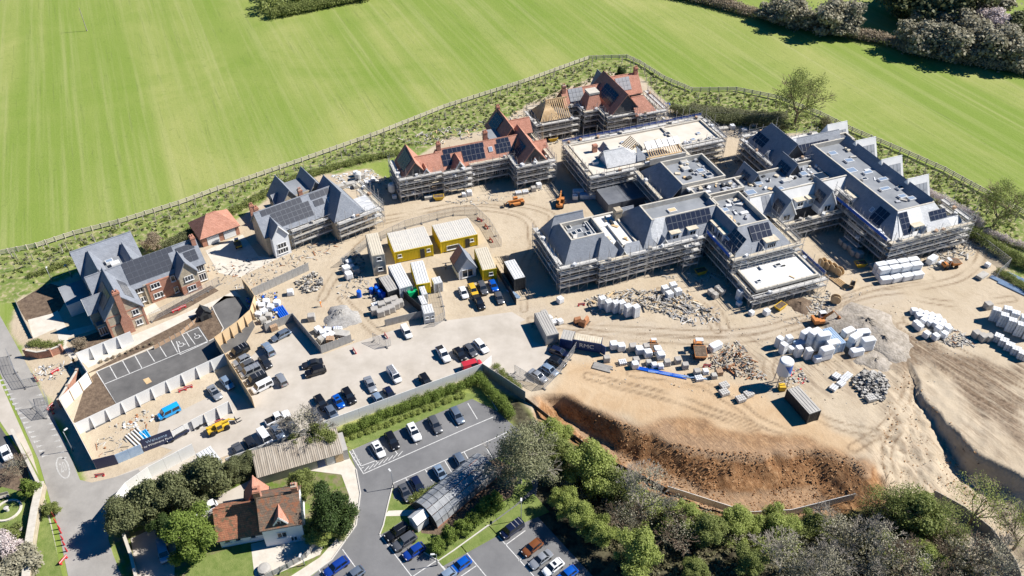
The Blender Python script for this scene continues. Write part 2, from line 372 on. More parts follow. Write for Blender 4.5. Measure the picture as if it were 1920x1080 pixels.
bankm = soft([(980, 740), (1300, 770), (1640, 850), (1690, 960), (1400, 1030), (1100, 900)], 1, 4)
mO = np.maximum(soft(ORANGE, 1.2, 3, 0)*.72, np.clip(7*T*(1-T)+.2*T, 0, 1)*bankm)
mP = soft([(905, 700), (840, 650), (990, 560), (1150, 590), (1340, 610), (1500, 590), (1640, 540), (1700, 560), (1480, 640), (1180, 640), (1090, 655), (960, 690)], 2, 6)
mB = np.maximum(soft([(1380, 640), (1600, 600), (1720, 640), (1920, 780), (1925, 900), (1840, 840), (1715, 660), (1690, 760), (1560, 740), (1420, 700)], 3, 10), .8*soft([(1560, 780), (1660, 740), (1715, 690), (1790, 810), (1900, 930), (1920, 1000), (1800, 990), (1680, 960), (1620, 880)], 3, 8))
Z = -pit_d(XX)*T
rough = mD*(1-np.clip(mP, 0, 1))
Z += (vnoise(XX, YY, 6)-.5)*0.22*rough*np.clip(mB+mO+.2, 0, 1)+(vnoise(XX, YY, 1.4)-.5)*0.22*np.clip(mB*.7+mO*1.1, 0, 1)
bank_ = np.clip(T*4*(1-T)*1.4, 0, 1)
Z += ((vnoise(XX, YY, .8)-.5)*0.34+(vnoise(XX+3, YY, 1.7)-.5)*.42)*bank_
Z += ((vnoise(XX, YY, .8)-.5)*.16+(vnoise(XX, YY, 2.0)-.5)*.22)*soft([(1640, 640), (1720, 640), (1925, 720), (1960, 960), (1700, 950), (1620, 850)], 2, 6)
Z += (vnoise(XX, YY, 2.2)-.5)*0.25*mV*(1-mD)
edge = np.minimum(np.minimum(XX-GX0, GX1-XX), np.minimum(YY-GY0, GY1-YY)); Z *= np.clip(edge/4, 0, 1)
# slabs of hard paving lie flat
FLAT = [[(120, 800), (150, 690), (400, 560), (480, 560), (470, 640), (560, 600), (920, 690), (640, 815), (300, 905), (180, 940)], [(640, 850), (900, 745), (1000, 800), (1110, 1090), (1110, 1300), (480, 1300), (600, 1080), (672, 960)],
        [(-100, 500), (60, 640), (110, 780), (190, 950), (260, 1100), (-100, 1300)]]
for f in FLAT: Z *= 1-soft(f, 0, 4)
nx, ny = len(xs), len(ys)
V = np.stack([XX.ravel(), YY.ravel(), Z.ravel()], 1)
idx = np.arange(nx*ny).reshape(ny, nx)
F = np.stack([idx[:-1, :-1].ravel(), idx[:-1, 1:].ravel(), idx[1:, 1:].ravel(), idx[1:, :-1].ravel()], 1)
me = bpy.data.meshes.new('ground')
# the far fields go on to the horizon round the surveyed square
big = 4200.0
ext = np.array([[-big, -big, 0], [big, -big, 0], [big, big, 0], [-big, big, 0]], float); n0 = len(V)
V = np.vstack([V, ext]); c00, c10, c11, c01 = idx[0, 0], idx[0, -1], idx[-1, -1], idx[-1, 0]
verts_border = [list(idx[0, :]), list(idx[:, -1]), list(idx[-1, ::-1]), list(idx[::-1, 0])]
me.vertices.add(len(V)); me.vertices.foreach_set('co', V.ravel())
faces = F.tolist()
for k in range(4):
    faces.append([n0+(k+1) % 4, ] + [int(verts_border[k][-1]), int(verts_border[k][0])] + [n0+k])
faces = [f if i < len(F) else list(reversed(f)) for i, f in enumerate(faces)]
tot = sum(len(f) for f in faces)
me.loops.add(tot); me.loops.foreach_set('vertex_index', [i for f in faces for i in f])
me.polygons.add(len(faces)); st = np.cumsum([0]+[len(f) for f in faces[:-1]]); me.polygons.foreach_set('loop_start', st)
me.polygons.foreach_set('use_smooth', [True]*len(faces))
me.update(calc_edges=True)
def colattr(name, chans):
    a = me.color_attributes.new(name, 'FLOAT_COLOR', 'POINT')
    d = np.zeros((len(V), 4)); 
    for i, c in enumerate(chans): d[:n0, i] = c.ravel()
    a.data.foreach_set('color', d.ravel())
def tracks(lines, w=.34, gap=.75):
    m = np.zeros_like(XX)
    for px in lines:
        P = [G(u, v) for u, v in px]; Q = []
        for i in range(len(P)-1):           # smooth the turns
            p0, p1, p2, p3 = P[max(0, i-1)], P[i], P[i+1], P[min(len(P)-1, i+2)]
            for k in range(8):
                t = k/8; Q.append(.5*((2*p1)+(p2-p0)*t+(2*p0-5*p1+4*p2-p3)*t*t+(3*p1-p0-3*p2+p3)*t*t*t))
        Q.append(P[-1])
        d = np.full(XX.shape, 99.0); x0, x1, y0, y1 = min(q.x for q in Q)-3, max(q.x for q in Q)+3, min(q.y for q in Q)-3, max(q.y for q in Q)+3
        s = (XX > x0) & (XX < x1) & (YY > y0) & (YY < y1); xa, ya = XX[s], YY[s]; da = np.full(xa.shape, 99.0)
        for a, b in zip(Q[:-1], Q[1:]): da = np.minimum(da, segdist(xa+(vnoise(xa, ya, 5)-.5)*1.2, ya, a, b))
        m[s] = np.maximum(m[s], np.clip(1-np.abs(da-gap)/w, 0, 1)*np.clip(vnoise(xa, ya, 4)*2.2-.35, 0, 1))
    return m
mT = tracks([[(1000, 600), (1150, 628), (1340, 640), (1480, 618), (1600, 560), (1720, 540), (1810, 515), (1850, 465)], [(1010, 610), (1180, 618), (1360, 625), (1500, 600), (1620, 545), (1740, 520)], [(700, 430), (860, 392), (960, 400), (1000, 430), (985, 500), (985, 580)], [(720, 410), (900, 380), (1030, 400), (1010, 450)],
    [(1480, 640), (1440, 690), (1470, 735), (1550, 790), (1640, 812), (1740, 840)], [(1640, 600), (1690, 640), (1715, 690), (1690, 780), (1670, 850), (1720, 920), (1800, 960)], [(1650, 610), (1700, 650), (1700, 740), (1660, 800), (1600, 840)], [(1690, 610), (1780, 672), (1930, 770)], [(1700, 600), (1800, 662), (1940, 735)], [(1680, 620), (1770, 690), (1930, 800)], [(1720, 560), (1800, 570), (1900, 560)],
    [(1190, 700), (1320, 722), (1420, 785), (1520, 835)], [(1100, 705), (1250, 742), (1400, 800), (1540, 838)], [(1150, 720), (1300, 760), (1420, 800)], [(960, 740), (1040, 790), (1160, 862), (1260, 915), (1400, 955), (1520, 935)], [(230, 935), (420, 850), (560, 772), (800, 672), (960, 602)], [(250, 945), (440, 858), (620, 760), (840, 670)], [(640, 560), (700, 620), (800, 660)], [(1240, 545), (1320, 590), (1350, 620)], [(1280, 540), (1345, 580), (1365, 615)], [(600, 560), (640, 500), (700, 440)]])
mK = np.maximum(soft([(1695, 630), (1760, 640), (1850, 670), (1925, 705), (1925, 850), (1850, 790), (1780, 720), (1725, 680)], 2.5, 6), .7*soft([(1560, 640), (1660, 590), (1720, 640), (1700, 720), (1660, 690), (1600, 690)], 2.5, 6))
Z2 = np.zeros_like(Z)
colattr('m1', [mD, mV, mO, mW]); colattr('m2', [mG, mP, mB, T]); colattr('m3', [mT, mK, soft([(1000, 740), (1090, 665), (1300, 700), (1440, 740), (1600, 810), (1640, 850), (1500, 845), (1250, 800), (1130, 780)], 2, 8), bankm])
def ground_mat():
    m = bpy.data.materials.new('ground'); m.use_nodes = True; t = m.node_tree; N = t.nodes; L = t.links
    b = N['Principled BSDF']; b.inputs['Roughness'].default_value = 0.95; b.inputs['Specular IOR Level'].default_value = 0.15
    geo = N.new('ShaderNodeNewGeometry')
    def mp(rot, sc):
        q = N.new('ShaderNodeMapping'); q.vector_type = 'TEXTURE'; q.inputs['Rotation'].default_value = (0, 0, -rot); q.inputs['Scale'].default_value = tuple(1.0/k for k in sc); L.new(geo.outputs['Position'], q.inputs[0]); return q.outputs[0]
    def noise(scale, detail=5, vec=None, rough=.6, dist=0):
        n = N.new('ShaderNodeTexNoise'); n.inputs['Scale'].default_value = scale; n.inputs['Detail'].default_value = detail; n.inputs['Roughness'].default_value = rough; n.inputs['Distortion'].default_value = dist
        L.new(vec if vec else geo.outputs['Position'], n.inputs['Vector']); return n.outputs[0]
    def rng(x, a, c, lo=0, hi=1):
        r = N.new('ShaderNodeMapRange'); r.inputs[1].default_value = a; r.inputs[2].default_value = c; r.inputs[3].default_value = lo; r.inputs[4].default_value = hi; L.new(x, r.inputs[0]); return r.outputs[0]
    def mix(f, a, c):
        q = N.new('ShaderNodeMix'); q.data_type = 'RGBA'
        for s, x in ((0, f), (6, a), (7, c)):
            if isinstance(x, tuple): q.inputs[s].default_value = (*x, 1)
            elif isinstance(x, float): q.inputs[s].default_value = x
            else: L.new(x, q.inputs[s])
        return q.outputs[2]
    def mul(a, c):
        q = N.new('ShaderNodeMath'); q.operation = 'MULTIPLY'
        for i, x in enumerate((a, c)):
            if isinstance(x, float): q.inputs[i].default_value = x
            else: L.new(x, q.inputs[i])
        return q.outputs[0]
    at = []
    for nm in ('m1', 'm2', 'm3'):
        a = N.new('ShaderNodeAttribute'); a.attribute_name = nm; s = N.new('ShaderNodeSeparateColor'); L.new(a.outputs['Color'], s.inputs[0]); at += [s.outputs[0], s.outputs[1], s.outputs[2], a.outputs['Alpha']]
    D_, V_, O_, W_, G_, P_, B_, T_, TR_, K_, PL_, BK_ = at
    # field: drilled in lines running at 114 degrees
    rot = R(-114+90)
    rows = noise(1.0, 4, mp(rot, (0.55, 0.010, 1)), .6)
    band = noise(1.0, 2, mp(rot, (0.065, 0.0022, 1)), .5)
    patch = noise(0.022, 6, None, .65, .6)
    c = mix(rng(patch, .35, .68), (0.205, 0.272, 0.055), (0.335, 0.352, 0.115))
    c = mix(mul(rng(band, .44, .56), .62), c, (0.165, 0.25, 0.035))
    c = mix(mul(rng(rows, .47, .70), .42), c, (0.38, 0.385, 0.165))
    c = mix(mul(rng(noise(0.55, 4, None, .7), .58, .70), .35), c, (0.13, 0.175, 0.04))
    c = mix(mul(rng(noise(1.0, 3, mp(rot, (1.3, .05, 1)), .6), .60, .68), .35), c, (0.14, 0.18, 0.05))
    # rough verge
    vg = mix(rng(noise(.55, 6), .38, .62), (0.14, 0.20, 0.045), (0.27, 0.29, 0.10))
    vg = mix(mul(rng(noise(1.1, 5), .52, .66), .8), vg, (0.46, 0.38, 0.26))
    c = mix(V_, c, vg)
    # gardens
    gd = mix(rng(noise(.8, 5), .4, .6), (0.13, 0.19, 0.035), (0.22, 0.19, 0.11))
    c = mix(G_, c, gd)
    # dirt
    d = mix(rng(noise(.09, 7, None, .62, .4), .33, .67), (0.46, 0.375, 0.265), (0.54, 0.455, 0.34))
    d = mix(mul(rng(noise(.5, 6, None, .7), .50, .72), .55), d, (0.37, 0.29, 0.20))
    d = mix(mul(rng(noise(3.0, 4), .6, .75), .35), d, (0.28, 0.22, 0.16))
    d = mix(mul(P_, .75), d, mix(rng(noise(.35, 6, mp(R(-20), (.5, 2.2, 1))), .35, .65), (0.50, 0.43, 0.335), (0.44, 0.36, 0.265)))
    # churned darker clay
    tr = rng(noise(1.0, 6, mp(R(-30), (1.3, .14, 1)), .7, .6), .45, .66)
    d = mix(mul(PL_, .8), d, mix(rng(noise(.22, 6, None, .65, .6), .36, .64), (0.47, 0.315, 0.175), (0.56, 0.41, 0.255)))
    d = mix(mul(B_, mul(tr, .7)), d, (0.20, 0.14, 0.095))
    d = mix(mul(K_, rng(noise(1.0, 7, mp(R(-36), (1.1, .09, 1)), .72, .4), .33, .55)), d, mix(rng(noise(1.6, 5), .4, .6), (0.12, 0.085, 0.058), (0.24, 0.175, 0.12)))
    d = mix(mul(TR_, rng(noise(2.0, 4, None, .7), .3, .6, .35, .95)), d, (0.19, 0.13, 0.08))
    # orange clay of the cut
    oc = mix(rng(noise(.55, 8, None, .75, .6), .36, .64), (0.20, 0.095, 0.04), (0.43, 0.24, 0.115))
    gr = rng(noise(1.0, 6, mp(R(58), (.5, 2.4, 1.0)), .8, .5), .46, .66)
    oc = mix(mul(gr, .85), oc, (0.13, 0.058, 0.025))
    oc = mix(mul(rng(noise(1.6, 6, None, .8), .52, .64), .65), oc, (0.52, 0.33, 0.18))
    d = mix(O_, d, oc)
    c = mix(D_, c, d)
    # woodland floor
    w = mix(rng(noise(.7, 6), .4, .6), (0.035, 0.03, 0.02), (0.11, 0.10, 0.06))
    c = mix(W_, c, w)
    L.new(c, b.inputs['Base Color'])
    bp = N.new('ShaderNodeBump'); bp.inputs['Strength'].default_value = 0.4; bp.inputs['Distance'].default_value = 0.3
    hgt = N.new('ShaderNodeMath'); hgt.operation = 'ADD'; L.new(noise(1.3, 6, None, .7), hgt.inputs[0]); L.new(mul(gr, mul(O_, 1.2)), hgt.inputs[1])
    L.new(hgt.outputs[0], bp.inputs['Height']); L.new(bp.outputs[0], b.inputs['Normal'])
    return m
me.materials.append(ground_mat())
go = bpy.data.objects.new('ground', me); COL.objects.link(go); tag(go, kind='structure')

def sheet(name, pts, m, lvl, z=0.0, thick=0.02, par=None, world=False):
    """flat sheet, its top lvl*4 mm above the ground"""
    P = pts if world else [G(u, v) for u, v in pts]
    o = MB().prism(P, z-thick, z+0.02+lvl*0.004, 0).obj(name, K(m), par)
    bmesh_fix(o.data)
    if not par: tag(o, kind='structure')
    return o
def bmesh_fix(me):
    bm = bmesh.new(); bm.from_mesh(me); bmesh.ops.recalc_face_normals(bm, faces=bm.faces)
    ng = [f for f in bm.faces if len(f.verts) > 4]
    bmesh.ops.triangulate(bm, faces=ng); bm.to_mesh(me); bm.free(); me.update()
def strip(mb, pts, w, z0, z1, mi=0, closed=False):
    """ribbon of width w along world points"""
    P = [Vector((p[0], p[1])) for p in pts]; n = len(P); Lf, Rt = [], []
    for i in range(n):
        a = P[i-1] if (i > 0 or closed) else P[i]; c = P[(i+1) % n] if (i < n-1 or closed) else P[i]
        d = (c-a).normalized(); q = Vector((-d.y, d.x))*w/2; Lf.append(P[i]+q); Rt.append(P[i]-q)
    for i in range(n if closed else n-1):
        j = (i+1) % n
        mb.hexa([(*Rt[i], z0), (*Rt[j], z0), (*Lf[j], z0), (*Lf[i], z0), (*Rt[i], z1), (*Rt[j], z1), (*Lf[j], z1), (*Lf[i], z1)], mi)
    return mb
def line(name, px, w=0.11, m='line_white', lvl=4, par=None, closed=False):
    o = strip(MB(), [G(u, v) for u, v in px], w, 0.0, 0.02+lvl*0.004, 0, closed).obj(name, K(m), par)
    return o
# --- public road on the left
road = sheet('road', [(-120, 540), (0, 592), (35, 655), (62, 705), (92, 765), (118, 820), (150, 900), (172, 905), (215, 895), (260, 880), (275, 905), (232, 948), (205, 975), (203, 1010), (212, 1040), (245, 1120), (262, 1200), (150, 1250), (136, 1120), (108, 985), (72, 862), (0, 700), (-160, 520)], 'road', 2)
sheet('verge', [(-160, 535), (0, 715), (60, 850), (92, 960), (118, 1090), (130, 1250), (60, 1250), (85, 1000), (70, 930), (40, 850), (-20, 760), (-200, 620)], 'site_road', 1)
sheet('grass_verge', [(82, 945), (95, 985), (108, 1040), (120, 1090), (130, 1220), (50, 1220), (66, 1040), (74, 985)], 'lawn', 2)
sheet('grass_verge', [(27, 812), (40, 832), (80, 905), (82, 915), (70, 905), (33, 840)], 'lawn', 2)
sheet('lawn', [(-60, 930), (0, 912), (40, 920), (60, 945), (55, 1000), (20, 1040), (-60, 1060)], 'lawn', 1)
sheet('driveway', [(-60, 760), (0, 800), (45, 865), (52, 890), (0, 915), (-60, 930)], 'asphalt', 1)
sheet('ground_bed', [(0, 880), (50, 868), (58, 940), (40, 922), (0, 912)], 'soil', 2)
# 20 mph roundel and the row of dragon's teeth
rc = G(118, 877); mbx = MB()
pts = []
for i in range(40):
    a = 2*math.pi*i/40; e = Vector((math.cos(a)*0.75, math.sin(a)*2.3)); q = R(35.5)
    pts.append(Vector((e.x*math.cos(q)-e.y*math.sin(q), e.x*math.sin(q)+e.y*math.cos(q)))+rc)
strip(mbx, pts, 0.2, 0.0, 0.04, 0, True).obj('speed_roundel', K('line_worn'), road)
def ptext(s, size, m, par, loc, rot, align='CENTER', ext=0.004, name='lettering', sx=1.0, font=None):
    cu = bpy.data.curves.new(name, 'FONT'); cu.body = s; cu.size = size; cu.align_x = align; cu.align_y = 'CENTER'; cu.extrude = ext; cu.resolution_u = 3
    tmp = bpy.data.objects.new('tmp', cu); COL.objects.link(tmp)
    dg = bpy.context.evaluated_depsgraph_get(); me2 = bpy.data.meshes.new_from_object(tmp.evaluated_get(dg)); bpy.data.objects.remove(tmp)
    me2.materials.clear(); me2.materials.append(K(m))
    o = add(name, me2, par, loc, rot, (sx, 1, 1)); return o
ptext('20', 1.5, 'line_worn', road, (rc.x, rc.y, 0.038), (0, 0, R(35.5)), sx=0.55, name='speed_numerals').scale = (0.62, 1.9, 1)
for i in range(17):
    u, v = 2+ (82-2)*i/16.0, 715+(857-715)*i/16.0
    a = G(u-3, v+1); d = Vector((math.cos(R(35)), math.sin(R(35)))); n2 = Vector((-d.y, d.x))
    MB().prism([a, a+d*1.0-n2*.0, a+n2*.55], 0.0, 0.04).obj('triangle_marking', K('line_worn'), road)
for i in range(12):
    u, v = 72+(118-72)*i/11.0, 742+(860-742)*i/11.0
    a = G(u+6, v-4); d = Vector((-math.cos(R(35)), -math.sin(R(35)))); n2 = Vector((-d.y, d.x))
    MB().prism([a, a+d*0.9, a+n2*.5], 0.0, 0.04).obj('triangle_marking', K('line_worn'), road)
# --- site access road and contractors' car park (light compacted surface)
sheet('access_road', [(232, 948), (300, 900), (470, 838), (560, 790), (760, 700), (905, 640), (985, 600), (960, 585), (850, 625), (640, 715), (560, 740), (430, 772), (300, 860), (215, 895), (175, 905)], 'site_road', 1)
sheet('contractor_parking', [(300, 790), (420, 730), (452, 742), (475, 768), (440, 800), (345, 850), (290, 835)], 'site_road', 0)
sheet('contractor_parking', [(432, 700), (500, 645), (555, 612), (605, 665), (660, 645), (760, 612), (845, 600), (960, 585), (1000, 640), (1060, 665), (1010, 720), (905, 699), (620, 802), (478, 850), (440, 850), (560, 790), (478, 768)], 'site_road', 0)
# --- visitors' car park
vp = sheet('visitor_car_park', [(152, 800), (148, 778), (181, 697), (290, 652), (385, 603), (398, 575), (420, 555), (446, 556), (468, 585), (478, 612), (462, 640), (412, 668), (425, 682), (330, 728), (240, 772), (162, 812)], 'asphalt', 2)
bed = sheet('planting_bed', [(160, 702), (183, 694), (290, 647), (373, 611), (392, 640), (412, 630), (419, 616), (404, 588), (380, 584), (270, 640), (220, 670)], 'soil', 4)
sheet('planting_bed', [(164, 712), (181, 699), (224, 767), (222, 778), (152, 806), (138, 790)], 'soil', 4)
for a, b_ in [((181, 697), (372, 614)), ((197, 720), (390, 640)), ((181, 697), (224, 768)), ((372, 614), (390, 641)), ((331, 640), (338, 665)), ((338, 665), (390, 641)), ((206, 687), (219, 710)), ((230, 677), (243, 700)), ((253, 667), (266, 690)), ((276, 657), (290, 678)), ((298, 647), (312, 669)), ((320, 637), (333, 661)), ((342, 628), (355, 650)), ((350, 624), (366, 646))]:
    line('bay_line', [a, b_], 0.13, par=vp)
def wheelchair(u, v, par):
    c = G(u, v); a = R(38); M2 = lambda x, y: (c.x+(x*math.cos(a)-y*math.sin(a)), c.y+(x*math.sin(a)+y*math.cos(a)))
    mb = MB(); strip(mb, [M2(.42*math.cos(R(t)), -.15+.42*math.sin(R(t))) for t in range(120, 400, 20)], .11, 0, .042)
    strip(mb, [M2(0, .75), M2(0, .2), M2(.4, .2), M2(.55, -.45), M2(.75, -.4)], .11, 0, .044); strip(mb, [M2(-.1, .85), M2(.1, .85)], .2, 0, .043)
    mb.obj('wheelchair_symbol', K('line_white'), par)
wheelchair(339, 646, vp); wheelchair(369, 631, vp)
strip(MB(), [G(u, v) for u, v in [(392, 640), (412, 630), (419, 616), (404, 588), (398, 575)]], .16, 0, .12).obj('kerb', K('kerb'), vp)
MB().prism([G(268, 712), G(279, 708), G(285, 716), G(275, 721)], 0, .07).obj('manhole', K('timber'), vp)
# --- public car park, bottom
cp = sheet('car_park', [(655, 846), (700, 826), (885, 748), (930, 770), (1000, 830), (1010, 900), (1000, 960), (1120, 1090), (1200, 1240), (480, 1240), (560, 1100), (622, 1050), (668, 985), (676, 925), (668, 880)], 'asphalt_grey', 2)
isl = sheet('planting_island', [(737, 906), (728, 945), (719, 985), (712, 1003), (735, 992), (790, 1033), (822, 1052), (850, 1033), (965, 948), (1000, 915), (985, 870), (940, 855), (880, 880), (800, 925), (768, 945), (738, 935)], 'lawn', 5)
sheet('planting_bed', [(760, 935), (790, 925), (880, 882), (930, 860), (975, 880), (960, 930), (905, 965), (840, 1005), (790, 1000), (780, 960)], 'soil', 6)
sheet('footway', [(722, 968), (728, 958), (800, 955), (800, 967)], 'paving', 7)
sheet('planting_bed', [(822, 1052), (905, 995), (1000, 925), (1030, 960), (960, 990), (830, 1062)], 'lawn', 4)
K_ = [[(648, 848), (905, 742), (960, 790)]]
for px in [[(683, 888), (880, 801), (925, 782)], [(738, 906), (925, 823), (960, 806)], [(712, 1003), (735, 1033), (775, 1085), (800, 1120)], [(790, 1033), (820, 1050), (870, 1110)], [(642, 1030), (690, 1096)], [(863, 1022), (915, 1085), (930, 1105)], [(916, 985), (1005, 1085)],
           [(655, 846), (682, 889)], [(661, 843), (677, 874)], [(677, 874), (704, 864)]]:
    line('bay_line', px, .12, par=cp)
for k in range(7):
    u0, v0 = 704+37.6*k, 863-16.2*k
    line('bay_line', [(u0-15, v0-26), (u0+3, v0+5-1)], .12, par=cp)
for k in range(6):
    u0, v0 = 761+36.5*k, 897-16.3*k
    line('bay_line', [(u0, v0), (u0+19, v0+32)], .12, par=cp)
for a, b_ in [((733, 1030), (775, 1003)), ((753, 1056), (797, 1027)), ((774, 1081), (820, 1050)), ((845, 1094), (893, 1061)), ((948, 1022), (985, 995)), ((972, 1052), (1010, 1025)), ((597, 1066), (612, 1092)), ((662, 1074), (640, 1090)), ((820, 1052), (850, 1090))]:
    line('bay_line', [a, b_], .12, par=cp)
for k in range(5): line('hatching', [(660+4*k, 851+7*k), (666+4*k, 848+7*k)], .1, par=cp)
for k in range(8): line('hatching', [(684+9*k-1, 884-4*k), (692+9*k, 874-4*k)], .1, par=cp)
strip(MB(), [G(u, v) for u, v in [(738, 906), (728, 945), (719, 985), (712, 1003)]], .16, 0, .13).obj('kerb', K('kerb'), cp)
strip(MB(), [G(u, v) for u, v in [(738, 1085), (700, 1000)]][:0]+[G(u, v) for u, v in [(790, 1033), (822, 1052), (850, 1033), (916, 985)]], .16, 0, .13).obj('kerb', K('kerb'), cp)
sheet('grass_verge', [(648, 835), (652, 812), (760, 762), (865, 735), (905, 742), (880, 750), (700, 826), (660, 842)], 'lawn', 3)
fw = sheet('footway', [(668, 880), (676, 925), (668, 985), (622, 1050), (540, 1110), (500, 1110), (600, 1045), (645, 995), (655, 930), (640, 890), (560, 880), (590, 862), (650, 850)], 'paving', 3)
strip(MB(), [G(u, v) for u, v in [(668, 880), (676, 925), (668, 985), (622, 1050), (540, 1110)]], .16, 0, .13).obj('kerb', K('kerb'), cp)
# cottage garden
sheet('lawn', [(330, 1100), (370, 1050), (470, 1015), (478, 1090), (480, 1200), (330, 1200)], 'lawn', 3)
sheet('patio', [(470, 1020), (560, 1000), (610, 1015), (600, 1040), (500, 1085), (478, 1085)], 'paving', 3)
sheet('driveway', [(360, 975), (420, 925), (470, 900), (500, 915), (470, 935), (400, 960), (380, 985)], 'site_road', 3)
sheet('driveway', [(245, 1010), (310, 980), (330, 1020), (325, 1110), (262, 1110)], 'site_road', 3)
# house A surroundings
sheet('garden_bed', [(30, 568), (90, 530), (135, 545), (110, 585), (60, 610), (48, 600)], 'soil', 2)
sheet('patio', [(52, 600), (98, 588), (108, 615), (62, 635)], 'paving', 3)
sheet('paved_path', [(98, 588), (108, 582), (128, 620), (190, 605), (196, 612), (128, 634), (124, 648), (145, 668), (135, 676), (112, 645)], 'paving', 4)
sheet('garden_bed', [(135, 640), (195, 618), (215, 640), (150, 670)], 'soil', 3)
sheet('footway', [(145, 668), (215, 642), (290, 612), (410, 560), (440, 545), (452, 556), (425, 560), (280, 636), (165, 690)], 'paving', 2)
sheet('garden_bed', [(285, 605), (295, 590), (330, 570), (395, 535), (410, 545), (330, 590)], 'soil', 3)
sheet('patio', [(268, 580), (290, 568), (302, 582), (275, 592)], 'paving', 4)
sheet('yard', [(385, 470), (455, 440), (485, 480), (520, 485), (450, 520), (410, 512)], 'paving', 2)
# ------------------------------------------------------------------ building kit (local coordinates of a building's Empty)
_wcache = {}
def window_mesh(w, h, n, transom=True):
    k = (round(w, 2), round(h, 2), n, transom)
    if k not in _wcache:
        f = MB(); b = 0.09; d = 0.07
        f.box(-w/2, w/2, -d, 0.02, 0, b); f.box(-w/2, w/2, -d, 0.02, h-b, h)
        for i in range(n+1):
            x = -w/2+(w-b)*i/n; f.box(x, x+b, -d+.004, 0.016, b, h-b)
        f.box(-w/2-.08, w/2+.08, -d-.08, 0, -.1, -.004)
        g = MB(); g.box(-w/2+b, w/2-b, -0.03, 0.0, b, h-b)
        _wcache[k] = (f.mesh('window', K('white_frame')), g.mesh('pane', K('glass_dark')))
    return _wcache[k]
DIRS = {'f': 0.0, 'r': R(90), 'b': R(180), 'l': R(-90)}   # outward -t, +s, +t, -s
_sol = {}
def solar_mesh(w, h, sm='solar'):
    k = (w, h, sm)
    if k not in _sol:
        m = MB(); m.box(0, w-.04, 0, h-.04, 0.05, 0.10, 1); m.box(.03, w-.07, .03, h-.07, 0.09, 0.106, 0)
        _sol[k] = m.mesh('solar_panel', [K(sm), K('solar_frame')])
    return _sol[k]
